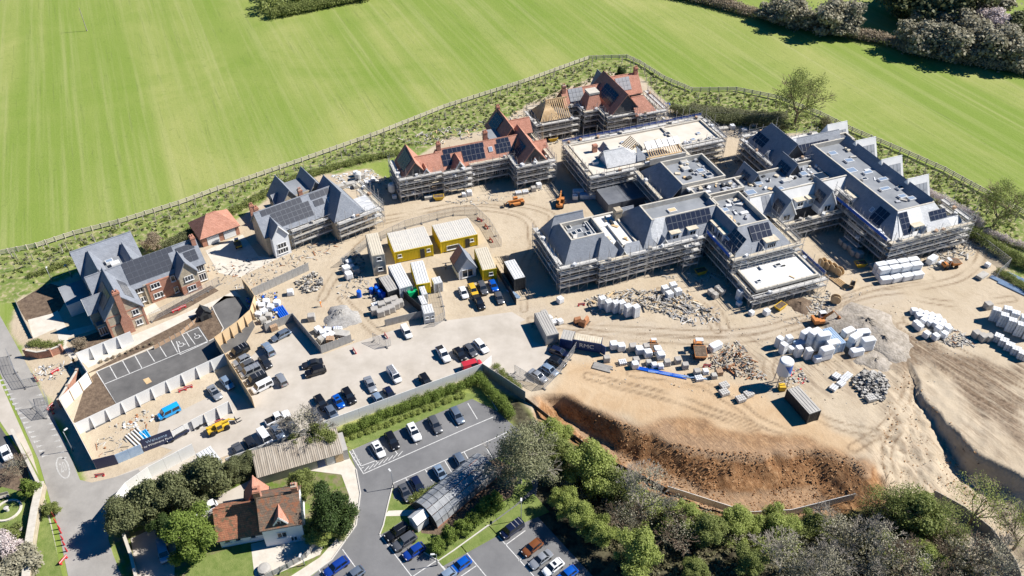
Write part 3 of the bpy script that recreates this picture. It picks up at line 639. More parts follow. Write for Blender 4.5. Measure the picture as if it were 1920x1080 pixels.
class Bld:
    def __init__(s, name, org, ang, label, cat='building', group=None):
        s.o = Vector((org[0], org[1])); s.a = R(ang); s.root = empty(name, (org[0], org[1], 0), s.a, label, cat, group)
    def w(s, x, y, z=0):
        return Vector((s.o.x+x*math.cos(s.a)-y*math.sin(s.a), s.o.y+x*math.sin(s.a)+y*math.cos(s.a), z))
    def wall(s, s0, s1, t0, t1, z0, z1, m='ragstone', name='wall'):
        return MB().box(s0, s1, t0, t1, z0, z1).obj(name, K(m), s.root)
    def slope(s, pts, m='slate', th=.14, name='roof_slope', par=None):
        return MB().slab(pts, th).obj(name, K(m), par or s.root)
    def window(s, x, y, z, face, w=1.5, h=1.2, n=3):
        f, g = window_mesh(w, h, n); o = add('window', f, s.root, (x, y, z), (0, 0, DIRS[face])); add('pane', g, o); return o
    def windows(s, face, pos, at, zs, w=1.5, h=1.15, n=3):
        for p in pos:
            for z in zs: s.window(*((p, at-.002) if face == 'f' else (p, at+.002) if face == 'b' else (at-.002, p) if face == 'l' else (at+.002, p)), z, face, w, h, n)
    def solar(s, p0, U, Vv, nx, ny, w=1.05, h=1.7, skip=(), sm=None):
        U = Vector(U).normalized(); Vv = Vector(Vv).normalized(); Nn = U.cross(Vv).normalized()
        M = Matrix((U, Vv, Nn)).transposed().to_euler(); me = solar_mesh(w, h, sm or getattr(s, 'sm', 'solar')); p0 = Vector(p0)
        for i in range(nx):
            for j in range(ny):
                if (i, j) in skip: continue
                add('solar_panel', me, s.root, p0+U*(w*i)+Vv*(h*j), M)
    def gable(s, s0, s1, t0, t1, ze, zr, axis='s', hip=(0, 0), roof='slate', wall='ragstone', oh=.3, base=0.0, back_roof=None, ridge=True):
        """ridge along axis; hip = run of the hip at each end (0: gable end)"""
        sw = axis == 't'
        A0, A1, B0, B1 = (t0, t1, s0, s1) if sw else (s0, s1, t0, t1)
        c = lambda a, b, z: (b, a, z) if sw else (a, b, z)
        bm_ = (B0+B1)/2; k = (zr-ze)/((B1-B0)/2); e0 = A0-(oh if not hip[0] else oh); e1 = A1+oh
        zo = ze-k*oh
        mb = MB()
        # walls with gable tops
        ring = [(B0, base), (B1, base), (B1, ze-.12), (bm_, zr-.16), (B0, ze-.12)]
        if hip[0] or hip[1]:
            mb.box(*((B0, B1, A0, A1) if sw else (A0, A1, B0, B1)), base, ze-.1)
            for hp, a, d in ((hip[0], A0, .3), (hip[1], A1, -.3)):
                if not hp:
                    tri = [(B0, ze-.3), (B1, ze-.3), (bm_, zr-.16)]
                    P = [c(a, b, z) for b, z in tri]+[c(a+d, b, z) for b, z in tri]
                    for f in ((0, 1, 2), (5, 4, 3), (0, 3, 4, 1), (1, 4, 5, 2), (2, 5, 3, 0)): mb.face([P[i] for i in f])
        else:
            P = [c(A0, b, z) for b, z in ring]+[c(A1, b, z) for b, z in ring]
            for f in ((0, 1, 2, 3, 4), (9, 8, 7, 6, 5), (0, 5, 6, 1), (1, 6, 7, 2), (2, 7, 8, 3), (3, 8, 9, 4), (4, 9, 5, 0)): mb.face([P[i] for i in f])
        bmf = mb.obj('wall', K(wall), s.root); bmesh_fix(bmf.data)
        r0 = A0+hip[0] if hip[0] else e0; r1 = A1-hip[1] if hip[1] else e1
        s.slope([c(e0, B0-oh, zo), c(e1, B0-oh, zo), c(r1, bm_, zr), c(r0, bm_, zr)], roof)
        s.slope([c(e0, B1+oh, zo), c(e1, B1+oh, zo), c(r1, bm_, zr), c(r0, bm_, zr)], back_roof or roof)
        if hip[0]: s.slope([c(e0, B0-oh, zo), c(e0, B1+oh, zo), c(r0, bm_, zr)], roof)
        if hip[1]: s.slope([c(e1, B0-oh, zo), c(e1, B1+oh, zo), c(r1, bm_, zr)], roof)
        if ridge:
            MB().tube(c(r0, bm_, zr), c(r1, bm_, zr), .11, 6).obj('ridge_tile', K(roof), s.root)
        g = MB()
        for b in (B0-oh-.05, B1+oh+.05): g.tube(c(e0, b, zo-.05), c(e1, b, zo-.05), .06, 5)
        g.obj('gutter', K('steel_dark'), s.root)
        L = math.hypot((B1-B0)/2, zr-ze)
        u = Vector(c(1, 0, 0)); vf = (Vector(c(0, bm_-B0, zr-ze))).normalized(); vb = (Vector(c(0, bm_-B1, zr-ze))).normalized()
        return dict(front=lambda a, h: Vector(c(a, B0, ze))+vf*h, back=lambda a, h: Vector(c(a, B1, ze))+vb*h, u=u, vf=vf, vb=vb, L=L)
    def mansard(s, s0, s1, t0, t1, ze, zt, l=0, r=0, f=0, b=0, roof='slate', wall='ragstone', top='flat_dark', oh=.3, base=0.0, roofs={}):
        s.wall(s0, s1, t0, t1, base, ze-.1, wall)
        a0, a1, b0, b1 = s0+l, s1-r, t0+f, t1-b
        ko = lambda run: (zt-ze)/run*oh if run else 0
        E = lambda x, y, run: (x, y, ze-ko(run))
        x0, x1, y0, y1 = s0-(oh if l else 0), s1+(oh if r else 0), t0-(oh if f else 0), t1+(oh if b else 0)
        if f: s.slope([(x0, y0, ze-ko(f)), (x1, y0, ze-ko(f)), (a1, b0, zt), (a0, b0, zt)], roofs.get('f', roof))
        if b: s.slope([(x0, y1, ze-ko(b)), (x1, y1, ze-ko(b)), (a1, b1, zt), (a0, b1, zt)], roofs.get('b', roof))
        if l: s.slope([(x0, y0, ze-ko(l)), (x0, y1, ze-ko(l)), (a0, b1, zt), (a0, b0, zt)], roofs.get('l', roof))
        if r: s.slope([(x1, y0, ze-ko(r)), (x1, y1, ze-ko(r)), (a1, b1, zt), (a1, b0, zt)], roofs.get('r', roof))
        MB().box(a0+.02, a1-.02, b0+.02, b1-.02, ze-.1, zt-.95).obj('flat_roof', K(top), s.root)
        s.parapet(a0, a1, b0, b1, zt-1.0, zt+.12, w=.3)
    def parapet(s, a0, a1, b0, b1, z0, z1, m='coping', w=.35):
        mb = MB(); mb.box(a0, a1, b0, b0+w, z0, z1); mb.box(a0, a1, b1-w, b1, z0, z1); mb.box(a0, a0+w, b0+w, b1-w, z0, z1); mb.box(a1-w, a1, b0+w, b1-w, z0, z1)
        return mb.obj('parapet', K(m), s.root)
    def flat(s, s0, s1, t0, t1, z, top='flat_white', wall='ragstone', par=True, base=0.0, ph=.35):
        s.wall(s0, s1, t0, t1, base, z-.05, wall)
        MB().box(s0+.1, s1-.1, t0+.1, t1-.1, z-.05, z).obj('flat_roof', K(top), s.root)
        if par: s.parapet(s0-.06, s1+.06, t0-.06, t1+.06, z-.3, z+ph)
    def dormer(s, x, y, face, w, ze, zr, depth, base, roof='slate', wall='render_white', win=(1.2, 1.1, 2), oh=.2, solar=None):
        """gabled dormer or cross wing, its front at (x, y)"""
        a = DIRS[face]; ca, sa = math.cos(a), math.sin(a)
        c = lambda p, q, z: (x+p*ca-q*sa, y+p*sa+q*ca, z)     # q grows inwards
        h = w/2; P = []
        for q in (0, depth):
            P += [c(-h, q, base), c(h, q, base), c(h, q, ze), c(0, q, zr-.14), c(-h, q, ze)]
        mb = MB()
        for f in ((0, 1, 2, 3, 4), (9, 8, 7, 6, 5), (0, 5, 6, 1), (1, 6, 7, 2), (2, 7, 8, 3), (3, 8, 9, 4), (4, 9, 5, 0)): mb.face([P[i] for i in f])
        o = mb.obj('dormer', K(wall), s.root); bmesh_fix(o.data)
        k = (zr-ze)/h; zo = ze-k*oh
        for sg in (-1, 1):
            s.slope([c(sg*(h+oh), -.25, zo), c(0, -.25, zr), c(0, depth, zr), c(sg*(h+oh), depth, zo)], roof, .1, 'roof_slope', o)
        v = MB()
        for sg in (-1, 1): v.slab([c(sg*(h+oh), -.29, zo-.0), c(0, -.29, zr), c(0, -.25, zr-.02), c(sg*(h+oh), -.25, zo-.02)], .2)
        v.obj('barge_board', K('white_frame'), o)
        if win:
            f, g = window_mesh(*win); p = c(0, -.002, base+max(.35, (ze-base-win[1])*.5)); wo_ = add('window', f, o, p, (0, 0, a)); 
            add('pane', g, wo_)
        if solar:
            nx, ny, pw, ph = solar[:4]
            sl = Vector(c(-h, 0, ze))-Vector(c(0, 0, zr)); vv = -sl.normalized(); uu = (Vector(c(0, 0, 0))-Vector(c(0, 1, 0))).normalized()
            pp = Vector(c(-h, 0, ze))+vv*.35-uu*(.3+pw*nx)
            s.solar(pp, uu, vv, nx, ny, pw, ph, sm=solar[4] if len(solar) > 4 else None)
        return o
    def boxdormer(s, x, y, face, w, z0, z1, depth, wall='render_white', top='board', n=2):
        a = DIRS[face]; ca, sa = math.cos(a), math.sin(a)
        c = lambda p, q, z: (x+p*ca-q*sa, y+p*sa+q*ca, z); h = w/2
        o = MB().hexa([c(-h, 0, z0), c(h, 0, z0), c(h, depth, z0), c(-h, depth, z0), c(-h, 0, z1), c(h, 0, z1), c(h, depth, z1), c(-h, depth, z1)]).obj('dormer', K(wall), s.root)
        h += .15
        MB().hexa([c(-h, -.2, z1), c(h, -.2, z1), c(h, depth, z1), c(-h, depth, z1), c(-h, -.2, z1+.14), c(h, -.2, z1+.14), c(h, depth, z1+.14), c(-h, depth, z1+.14)]).obj('dormer_roof', K(top), o)
        f, g = window_mesh(w*.7, (z1-z0)*.7, n); q = add('window', f, o, c(0, -.003, z0+.2), (0, 0, a)); add('pane', g, q)
    def chimney(s, x, y, z0, z1, w=.8, d=.6, m='red_brick', pots=2):
        mb = MB(); mb.box(x-w/2, x+w/2, y-d/2, y+d/2, z0, z1-.35); mb.box(x-w/2-.07, x+w/2+.07, y-d/2-.07, y+d/2+.07, z1-.35, z1-.18); mb.box(x-w/2, x+w/2, y-d/2, y+d/2, z1-.18, z1)
        o = mb.obj('chimney', K(m), s.root)
        for i in range(pots):
            px_ = x+(i-(pots-1)/2)*w/max(pots, 1)*.9
            MB().lathe([(.14, z1), (.11, z1+.35), (.14, z1+.38), (.14, z1+.42)], 8, 0, (px_, y, 0)).obj('chimney_pot', K('clay_tile'), o)
    def rooflight(s, x, y, z, w=1.2, d=1.2, up=.3, m='glass_sky'):
        o = MB().box(x-w/2, x+w/2, y-d/2, y+d/2, z, z+up).obj('rooflight', K('white_frame'), s.root)
        MB().box(x-w/2+.12, x+w/2-.12, y-d/2+.12, y+d/2-.12, z+up-.02, z+up+.03).obj('pane', K(m), o)
    def skylight(s, p, U, Vv, w=.8, h=1.1):
        U = Vector(U).normalized(); Vv = Vector(Vv).normalized(); Nn = U.cross(Vv); M = Matrix((U, Vv, Nn)).transposed().to_euler()
        o = add('skylight', MB().box(0, w, 0, h, 0, .14).mesh('skylight', K('white_frame')), s.root, p, M)
        MB().box(.08, w-.08, .08, h-.08, .13, .155).obj('pane', K('glass_sky'), o)

# ------------------------------------------------------------------ scaffolding
def scaffold(b, label, runs, levels=(1.5, 3.0, 4.5, 5.8), group='scaffolds round the unfinished buildings', netting=(), deck='board_grey', top_extra=1.5, seed=1, bay=1.7):
    """runs: ((s0,t0),(s1,t1)) of the inner line in the building's frame; scaffold lies to the RIGHT of the direction of travel"""
    rg = random.Random(seed)
    root = empty('scaffold', (b.o.x, b.o.y, 0), b.a, label, 'scaffold', group)
    tb = MB()
    for ri, (p, q) in enumerate(runs):
        p = Vector(p); q = Vector(q); d = (q-p); Ln = d.length; d.normalize(); nrm = Vector((d.y, -d.x)); n = max(1, round(Ln/bay)); st = Ln/n
        top = levels[-1]+top_extra
        for i in range(n+1):
            a = p+d*st*i
            for off, hh in ((.35, levels[-1]+(1.3 if rg.random() < .35 else .1)), (1.35, top+rg.choice((-.2, 0, .3, .9, 1.4)))):
                c = a+nrm*off; tb.tube((c.x, c.y, 0), (c.x, c.y, hh), .042)
            for z in levels:
                c0, c1 = a+nrm*.1, a+nrm*1.6; tb.tube((c0.x, c0.y, z-.08), (c1.x, c1.y, z-.08), .03)
        for z in levels:
            for off in (.35, 1.35):
                c0, c1 = p+nrm*off-d*.2, q+nrm*off+d*.2; tb.tube((c0.x, c0.y, z-.03), (c1.x, c1.y, z-.03), .03)
            for gz in (.5, 1.0):
                c0, c1 = p+nrm*1.39-d*.3, q+nrm*1.39+d*.3; tb.tube((c0.x, c0.y, z+gz), (c1.x, c1.y, z+gz+rg.uniform(-.04, .04)), .03)
        for i in range(0, n, 2):
            a0, a1 = p+d*st*i+nrm*1.42, p+d*st*min(n, i+1)+nrm*1.42; lo = 0
            for z in levels: tb.tube((a0.x, a0.y, lo), (a1.x, a1.y, z), .03); lo = z; a0, a1 = a1, a0
        for li, z in enumerate(levels):
            mb = MB()
            x = 0.0
            while x < Ln-.1:
                ln = min(rg.choice((1.5, 2.4, 3.0, 3.9)), Ln-x)
                for k in range(4):
                    if rg.random() < .08: continue
                    o0 = .38+k*.235; dz = rg.uniform(0, .03)
                    c = [p+d*x+nrm*o0, p+d*(x+ln-.03)+nrm*o0, p+d*(x+ln-.03)+nrm*(o0+.215), p+d*x+nrm*(o0+.215)]
                    mb.hexa([(*c[0], z+dz), (*c[3], z+dz), (*c[2], z+dz), (*c[1], z+dz), (*c[0], z+.05+dz), (*c[3], z+.05+dz), (*c[2], z+.05+dz), (*c[1], z+.05+dz)])
                x += ln
            tag(mb.obj('deck', K('board') if rg.random() < .35 else K(deck), root), kind='stuff')
            c0, c1 = p+nrm*1.36, p+d*Ln+nrm*1.36
            tbm = MB(); tbm.hexa([(*c0, z+.05), (*c1, z+.05), (*(c1+nrm*.04), z+.05), (*(c0+nrm*.04), z+.05), (*c0, z+.27), (*c1, z+.27), (*(c1+nrm*.04), z+.27), (*(c0+nrm*.04), z+.27)])
            tbm.obj('toe_board', K(deck), root)
            # materials left on the lift
            for k in range(int(Ln/3)):
                if rg.random() < .5:
                    c = p+d*rg.uniform(.5, Ln-.3)+nrm*rg.uniform(.6, 1.1); M = Matrix.Rotation(rg.uniform(0, 3), 3, 'Z')
                    MB().cbox((c.x, c.y, z+.05+.25), (rg.uniform(.4, .9), rg.uniform(.4, .7), .5), 0, M).obj('stacked_material', K(rg.choice(('block_grey', 'debris_pale', 'brick_pack', 'wrap_white', 'wrap_white'))), root)
        if ri in netting:
            c0, c1 = p+nrm*1.45, q+nrm*1.45; z = levels[-1]
            nb = MB(); nb.hexa([(*c0, z+.1), (*c1, z+.1), (*(c1+nrm*.02), z+.1), (*(c0+nrm*.02), z+.1), (*c0, z+.75), (*c1, z+.75), (*(c1+nrm*.02), z+.75), (*(c0+nrm*.02), z+.75)])
            nb.obj('debris_netting', K('netting_blue'), root)
    tag(tb.obj('tube', K('galv'), root), kind='stuff')
    return root

# ------------------------------------------------------------------ the main complex: frame M, 20.5 degrees
MO = (8.795, 117.33); MA = 20.5
F = Bld('apartment_block', MO, MA, 'grey slate apartment block under scaffolding with mansard roofs and low white flat roof in front', 'building', 'unfinished buildings on the site')
# F1 corner block
F.mansard(1.3, 10.3, 1.3, 13.6, 5.2, 8.8, l=2.3, r=0, f=2.5, b=4.2, top='flat_grey')
F.gable(1.2, 9.0, 9.2, 13.6, 5.2, 9.3, 's', (2.2, 0), wall='ragstone')
F.wall(7.4, 12.5, .3, 2.0, 0, 5.1); F.slope([(7.2, 0, 5.0), (10.4, 0, 5.0), (10.2, 3.0, 8.7), (9.4, 3.0, 8.7)]); F.slope([(7.2, 0, 5.0), (7.2, 2.4, 5.4), (9.4, 3.4, 8.7)], 'slate')
F.slope([(10.3, 0, 5.0), (13.2, 0, 5.0), (10.2, 3.0, 8.7)])
F.dormer(12.7, .2, 'f', 2.4, 5.0, 7.0, 3.0, 3.5, win=None, wall='ragstone')
F.skylight((9.6, 1.0, 5.95), (1, 0, 0), (0, 3.6, 3.1), .8, .9)
for x, y in ((5.2, 8.6), (6.6, 6.9), (5.4, 6.6), (8.0, 5.6)): F.rooflight(x, y, 7.85, 1.0, 1.2, .35, 'glass_dark')
F.rooflight(8.9, 7.0, 7.85, .6, 4.2, .4, 'glass_dark')
# white terrace between
F.flat(10.4, 17.0, 2.6, 13.6, 5.3, 'membrane_white', par=True)
F.wall(10.4, 17.0, .6, 2.6, 0, 5.0); F.slope([(12.2, .3, 4.9), (17.2, .3, 4.9), (17.2, 2.7, 6.1), (14.4, 2.7, 6.1)])
F.rooflight(12.5, 11.4, 5.3, 2.6, 3.2, .25, 'membrane_white'); F.wall(14.0, 14.5, 2.9, 10.0, 5.3, 5.75, 'membrane_white', 'upstand')
F.chimney(17.0, 11.6, 5, 7.6, 1.4, 1.4, 'ragstone', 0)
# F2 long block with the big flat roof
F.mansard(17.2, 35.0, .8, 13.0, 5.2, 8.9, l=3.1, r=0, f=3.4, b=3.6, top='flat_grey')
F.dormer(17.6, 12.0, 'l', 2.6, 5.2, 7.4, 3.0, 4.2, win=None, wall='ragstone')
F.slope([(20.9, 4.3, 9.12), (19.1, 2.55, 7.05), (20.6, .6, 5.12), (23.2, 4.2, 9.06)], 'pale_slate', .1)
F.rooflight(26.2, 6.8, 7.95, 1.7, 1.2, .3, 'ply')
F.solar((23.2, 2.35, 6.95), (1, 0, 0), (0, 3.4, 3.7), 9, 2, 1.05, 1.35)
F.boxdormer(24.2, 1.3, 'f', 1.9, 5.2, 6.9, 2.6); F.boxdormer(27.9, 1.3, 'f', 1.9, 5.2, 6.9, 2.6)
F.dormer(21.6, .9, 'f', 2.2, 5.2, 6.8, 2.6, 4.2, win=None)
F.windows('f', (18.8, 21.4, 24.2, 26.8), .8, (1.0, 3.2), 1.5, 1.2)
# F3 projecting cross block
F.mansard(31.9, 44.3, -7.6, 7.0, 5.2, 8.9, l=2.4, r=3.2, f=4.2, b=0, top='flat_grey')
F.solar((36.4, -5.9, 6.85), (1, 0, 0), (0, 4.2, 3.7), 4, 2, 1.1, 1.5); 
F.solar((32.2, -3.0, 5.8), (0, -1, 0), (2.4, 0, 3.7), 4, 3, 1.0, 1.15)
F.boxdormer(32.2, 1.2, 'l', 2.0, 5.3, 7.2, 2.2); F.boxdormer(32.2, -2.2+4.8-6.5+2.4, 'l', 2.0, 5.3, 7.2, 2.2)
F.boxdormer(39.8, -7.2, 'f', 2.6, 5.2, 6.9, 3.0, n=4); F.dormer(37.6, -7.4, 'f', 1.6, 5.2, 6.6, 2.6, 4.5, win=None)
F.windows('l', (-5.6, -2.6, .4), 31.9, (1.0, 3.3), 1.6, 1.2); F.windows('f', (34.0, 37.2, 40.4, 43), -7.6, (3.2,), 1.4, 1.1)
F.skylight((32.6, -1.6, 6.4), (0, -1, 0), (2.4, 0, 3.7), 2.2, .5); F.rooflight(36.0, 3.4, 7.85, 1.2, 1.2); F.rooflight(39.5, 4.6, 7.85, 2.4, 1.0, .5, 'glass_dark'); F.rooflight(38.8, 1.2, 7.85, 1.6, .8, .4, 'wrap_white')
# low flat-roofed front range
F.flat(31.9, 45.2, -15.2, -8.0, 3.3, 'membrane_white', par=True, ph=.3)
F.rooflight(33.8, -13.0, 3.3, .9, .7, .3, 'glass_dark'); F.rooflight(39.8, -10.2, 3.3, 1.2, .8, .3, 'glass_dark')
F.windows('f', (34, 37, 40, 43), -15.2, (.6,), 1.8, 1.9)
scaffold(F, 'scaffold round the left corner of the slate apartment block with white terrace', [((1.3, 13.6), (1.3, 1.3)), ((0, 1.2), (7.4, 1.2)), ((7.4, .2), (13.4, .2)), ((13.4, .4), (17.2, .4))], seed=2)
scaffold(F, 'scaffold along the front of the flat grey roof beside orange skip', [((17.2, .6), (29.5, .6)), ((24.4, -1.0), (27.6, -1.0))], seed=3)
scaffold(F, 'scaffold wrapping the projecting slate wing above the low white roof', [((31.9, .6), (31.9, -7.6)), ((30.6, -7.6), (45.6, -7.6)), ((44.6, -7.6), (44.6, 2.0))], seed=4, netting=(0,))
scaffold(F, 'low scaffold round the white flat roof at the front of the slate block', [((31.9, -8), (31.9, -15.2)), ((30.6, -15.2), (46.4, -15.2)), ((45.2, -15.2), (45.2, -8.0))], (1.5, 2.9), seed=5, netting=(2,), top_extra=.9)

# E: flat cream roof, back
E = Bld('apartment_block', MO, MA, 'cream flat-roofed block with roof pavilion and exposed rafters, scaffolding on its left side', 'building', 'unfinished buildings on the site')
E.flat(19.2, 42.4, 27.4, 40.5, 5.2, 'flat_white', ph=.4); E.flat(42.5, 52.6, 31.2, 40.5, 5.2, 'flat_white', ph=.4)
E.gable(23.4, 31.6, 29.2, 33.4, 5.7, 8.2, 's', (0, 3.6), roof='pale_slate', wall='render_white', base=5.2)
E.dormer(25.2, 33.8, 'b', 3.0, 5.8, 7.6, 3.0, 5.2, win=None); E.dormer(26.2, 36.0, 'f', 1.6, 5.4, 6.6, 1.6, 5.2, win=None)
E.slope([(30.2, 28.8, 5.6), (33.0, 28.8, 5.6), (31.0, 31.2, 8.0)], 'slate'); 
E.chimney(23.6, 36.4, 5.2, 7.0, 1.0, .8, 'red_brick', 0); E.rooflight(21.6, 31.8, 5.2, 1.2, 1.0, .7, 'debris_pale')
E.rooflight(42.3, 37.4, 5.2, 1.2, .9, .4, 'glass_dark'); E.rooflight(40.6, 33.4, 5.2, 3.0, 1.6, .12, 'flat_white'); E.rooflight(46.5, 33.2, 5.2, 1.0, .8, .3); E.rooflight(49, 35.2, 5.2, .9, .8, .3); E.rooflight(31, 37.6, 5.2, .9, .7, .3)
# open rafters over the link
ro = MB().box(32.2, 40.6, 28.2, 28.5, 5.2, 6.2).obj('rafter_plate', K('timber'), E.root)
for i in range(15):
    x = 33.0+i*.55
    MB().slab([(x, 28.2, 6.1), (x+.12, 28.2, 6.1), (x+.12, 31.6, 8.0), (x, 31.6, 8.0)], .22).obj('rafter', K('timber'), E.root)
for i in range(6):
    x = 33.0+i*1.4
    MB().slab([(x, 30.0, 7.25), (x+1.2, 30.0, 7.25), (x+1.2, 31.7, 8.2), (x, 31.7, 8.2)], .1).obj('insulation_board', K('insul'), E.root)
for i in range(7):
    y = 32.6+i*.6
    MB().slab([(30.0, y, 5.8), (30.0, y+.12, 5.8), (32.2, y+.12, 7.6), (32.2, y, 7.6)], .2).obj('rafter', K('timber'), E.root)
E.wall(32.3, 41.0, 27.0, 27.4, 5.2, 6.6, 'debris_pale', 'upstand')
for i in range(7): MB().slab([(43.0+i*1.3, 31.1, 4.6), (44.1+i*1.3, 31.1, 4.6), (44.1+i*1.3, 31.7, 5.7), (43.0+i*1.3, 31.7, 5.7)], .12).obj('insulation_board', K('insul'), E.root)
E.wall(42.4, 43.4, 14.0, 31, 3.0, 4.2, 'flat_white', 'parapet_walk'); E.wall(42.2, 43.6, 14, 31, 0, 3.0)
# E3 navy mansard with grey flat top
E.mansard(29.2, 42.0, 13.2, 25.6, 5.2, 8.6, l=2.8, r=0, f=0, b=3.0, top='flat_grey')
for x, y in ((36.4, 19.4), (38.8, 17.6), (37.4, 22.0), (39.6, 15.6)): E.rooflight(x, y, 7.65, 1.5, 1.2, .5, rnd.choice(('glass_sky', 'debris_pale', 'glass_dark')))
E.flat(33.4, 44.0, 9.2, 13.1, 7.6, 'flat_dark')
E.wall(19.4, 29.2, 20.0, 27.2, 0, 2.6, 'flat_dark', 'plinth')
scaffold(E, 'scaffold along the left and front of the cream flat roof', [((19.2, 40.5), (19.2, 27.4)), ((18, 27.4), (28.6, 27.4)), ((29.2, 25.6), (29.2, 14.4))], (1.5, 3.0, 4.4, 5.5), seed=6)
scaffold(E, 'blue-topped scaffold behind the cream flat roof', [((53.6, 40.5), (18.2, 40.5))], (1.5, 3.0, 4.4, 5.5), seed=7, netting=(0,))
scaffold(E, 'scaffold along the courtyard side of the cream flat roof', [((42.6, 31.2), (52.6, 31.2)), ((52.6, 31.2), (52.6, 40.5))], (1.5, 3.0, 4.4, 5.5), seed=8)

# H: right-hand block with the pale row (G), long flat roof, and the rear gables (J)
H = Bld('apartment_block', MO, MA, 'long slate apartment block with pale dormer row and grey flat roof beside the green verge', 'building', 'unfinished buildings on the site')
# G row
H.wall(42.2, 63.2, 2.4, 14.0, 0, 5.3); H.slope([(42.0, 2.0, 5.2), (63.6, 2.0, 5.2), (65.6, 4.7, 8.8), (42.0, 4.7, 8.8)], 'white_membrane')
MB().box(42.2, 66.2, 4.7, 13.8, 5.3, 6.6).obj('flat_roof', K('flat_grey'), H.root); MB().box(42.1, 66.3, 4.5, 4.85, 6.4, 8.78).obj('parapet', K('coping'), H.root); MB().box(42.1, 66.3, 13.7, 14.0, 6.4, 7.3).obj('parapet', K('coping'), H.root); MB().box(42.1, 42.45, 4.85, 13.7, 6.4, 7.4).obj('parapet', K('coping'), H.root)
H.dormer(48.4, .2, 'f', 3.8, 6.1, 9.6, 5.4, 4.2, roof='slate', win=(1.6, 1.4, 2), solar=(3, 2, .85, 1.1)); H.dormer(58.0, .2, 'f', 3.8, 6.1, 9.6, 5.4, 4.2, roof='slate', win=(1.6, 1.4, 2), solar=(3, 2, .85, 1.1))
H.boxdormer(52.8, 2.2, 'f', 2.0, 5.4, 6.9, 2.4); H.boxdormer(55.4, 2.2, 'f', 1.6, 5.4, 6.9, 2.4, n=3)
H.solar((44.6, 2.5, 5.75), (1, 0, 0), (0, 2.7, 3.6), 2, 2, 1.0, 1.7, sm='solar_reflection'); H.solar((61.0, 2.7, 5.95), (1, 0, 0), (0, 2.7, 3.6), 2, 2, .9, 1.6, sm='solar_reflection')
H.slope([(42.6, 9.6, 8.3), (45.4, 9.6, 8.3), (44.4, 9.6, 8.4), (43.6, 9.6, 8.4)], 'slate') if False else None
for x, y, w_, d_ in ((45.0, 8.2, 2.2, 1.6), (48.4, 10.6, 1.6, 1.2), (51.4, 7.2, 1.4, 1.2), (54.6, 9.6, 2.2, 1.0), (59.2, 10.4, 1.6, 1.4), (62.2, 8.4, 3.0, 2.2), (57.2, 6.6, 2.4, .8)): H.rooflight(x, y, 6.6, w_, d_, .5, rnd.choice(('glass_sky', 'glass_dark', 'debris_pale', 'wrap_white')))
# K gables facing the courtyard (left slopes seen)
H.gable(46.2, 50.2, 11.2, 16.0, 5.6, 8.9, 't', roof='slate', wall='ragstone'); H.gable(55.2, 60.0, 11.2, 16.0, 5.6, 9.3, 't', roof='slate', wall='ragstone')
H.solar((55.5, 15.2, 6.1), (0, -1, 0), (2.4, 0, 3.7), 4, 2, .9, 1.25); H.solar((46.5, 15.0, 6.1), (0, -1, 0), (2.0, 0, 3.3), 3, 2, .85, 1.1)
# H main
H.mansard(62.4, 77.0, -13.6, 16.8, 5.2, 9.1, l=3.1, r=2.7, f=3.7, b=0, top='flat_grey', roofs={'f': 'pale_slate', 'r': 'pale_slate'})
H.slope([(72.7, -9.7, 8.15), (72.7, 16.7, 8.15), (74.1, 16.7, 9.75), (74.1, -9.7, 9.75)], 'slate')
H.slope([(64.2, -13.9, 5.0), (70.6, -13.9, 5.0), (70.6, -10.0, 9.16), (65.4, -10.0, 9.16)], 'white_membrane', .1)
H.solar((65.4, -13.2, 5.75), (1, 0, 0), (0, 3.8, 4.1), 2, 4, 1.0, 1.1, skip=()); H.solar((72.4, -12.2, 6.72), (1, 0, 0), (0, 3.7, 3.9), 4, 2, .95, .95)
H.boxdormer(68.6, -13.0, 'f', 2.2, 5.2, 7.0, 2.6); H.dormer(70.0, -13.4, 'f', 1.8, 5.2, 6.9, 2.8, 4.5, win=None, roof='pale_slate')
H.solar((62.9, -6.2, 5.75), (0, -1, 0), (3.1, 0, 3.9), 3, 2, 1.0, 1.6)
H.skylight((63.6, -5.0, 6.6), (0, -1, 0), (3.1, 0, 3.9), .8, 1.0)
H.boxdormer(63.0, .4, 'l', 2.8, 5.2, 7.2, 2.6, n=3)
for x, y, w_, d_ in ((68.2, 13.2, 1.8, 1.3), (69.6, 9.6, 1.8, 1.3), (67.4, 6.2, 2.4, 1.6), (70.2, 4.4, 2.0, 1.0), (71.4, 1.2, 2.0, 1.0), (69.4, -1.8, 2.2, 1.0), (72.6, -2.6, 1.6, 1.0), (70.8, -5.2, 1.6, 1.1), (72.0, -6.4, 1.5, 1.1), (68.0, 2.6, 1.2, .8)): H.rooflight(x, y, 8.15, w_, d_, .4, rnd.choice(('glass_sky', 'glass_sky', 'glass_dark')))
for y in (13.4, 5.2, -2.6): H.dormer(78.6, y, 'r', 4.6, 6.0, 10.3, 5.0, 4.0, roof='white_membrane', win=(1.2, 1.1, 2), solar=(3, 2, .95, 1.5, 'solar_reflection'))
H.windows('l', (-11, -8, -5, -2), 62.4, (1.0, 3.3), 1.5, 1.2); H.windows('f', (65, 68, 71, 74), -13.6, (1.0, 3.2), 1.5, 1.2)
H.wall(77.0, 80.2, -13.0, -9.6, 0, 4.4); H.slope([(76.8, -13.3, 4.3), (80.5, -13.3, 4.3), (80.5, -11.3, 5.6), (76.8, -11.3, 5.6)], 'pale_slate'); H.slope([(76.8, -9.3, 4.3), (80.5, -9.3, 4.3), (80.5, -11.3, 5.6), (76.8, -11.3, 5.6)], 'slate')
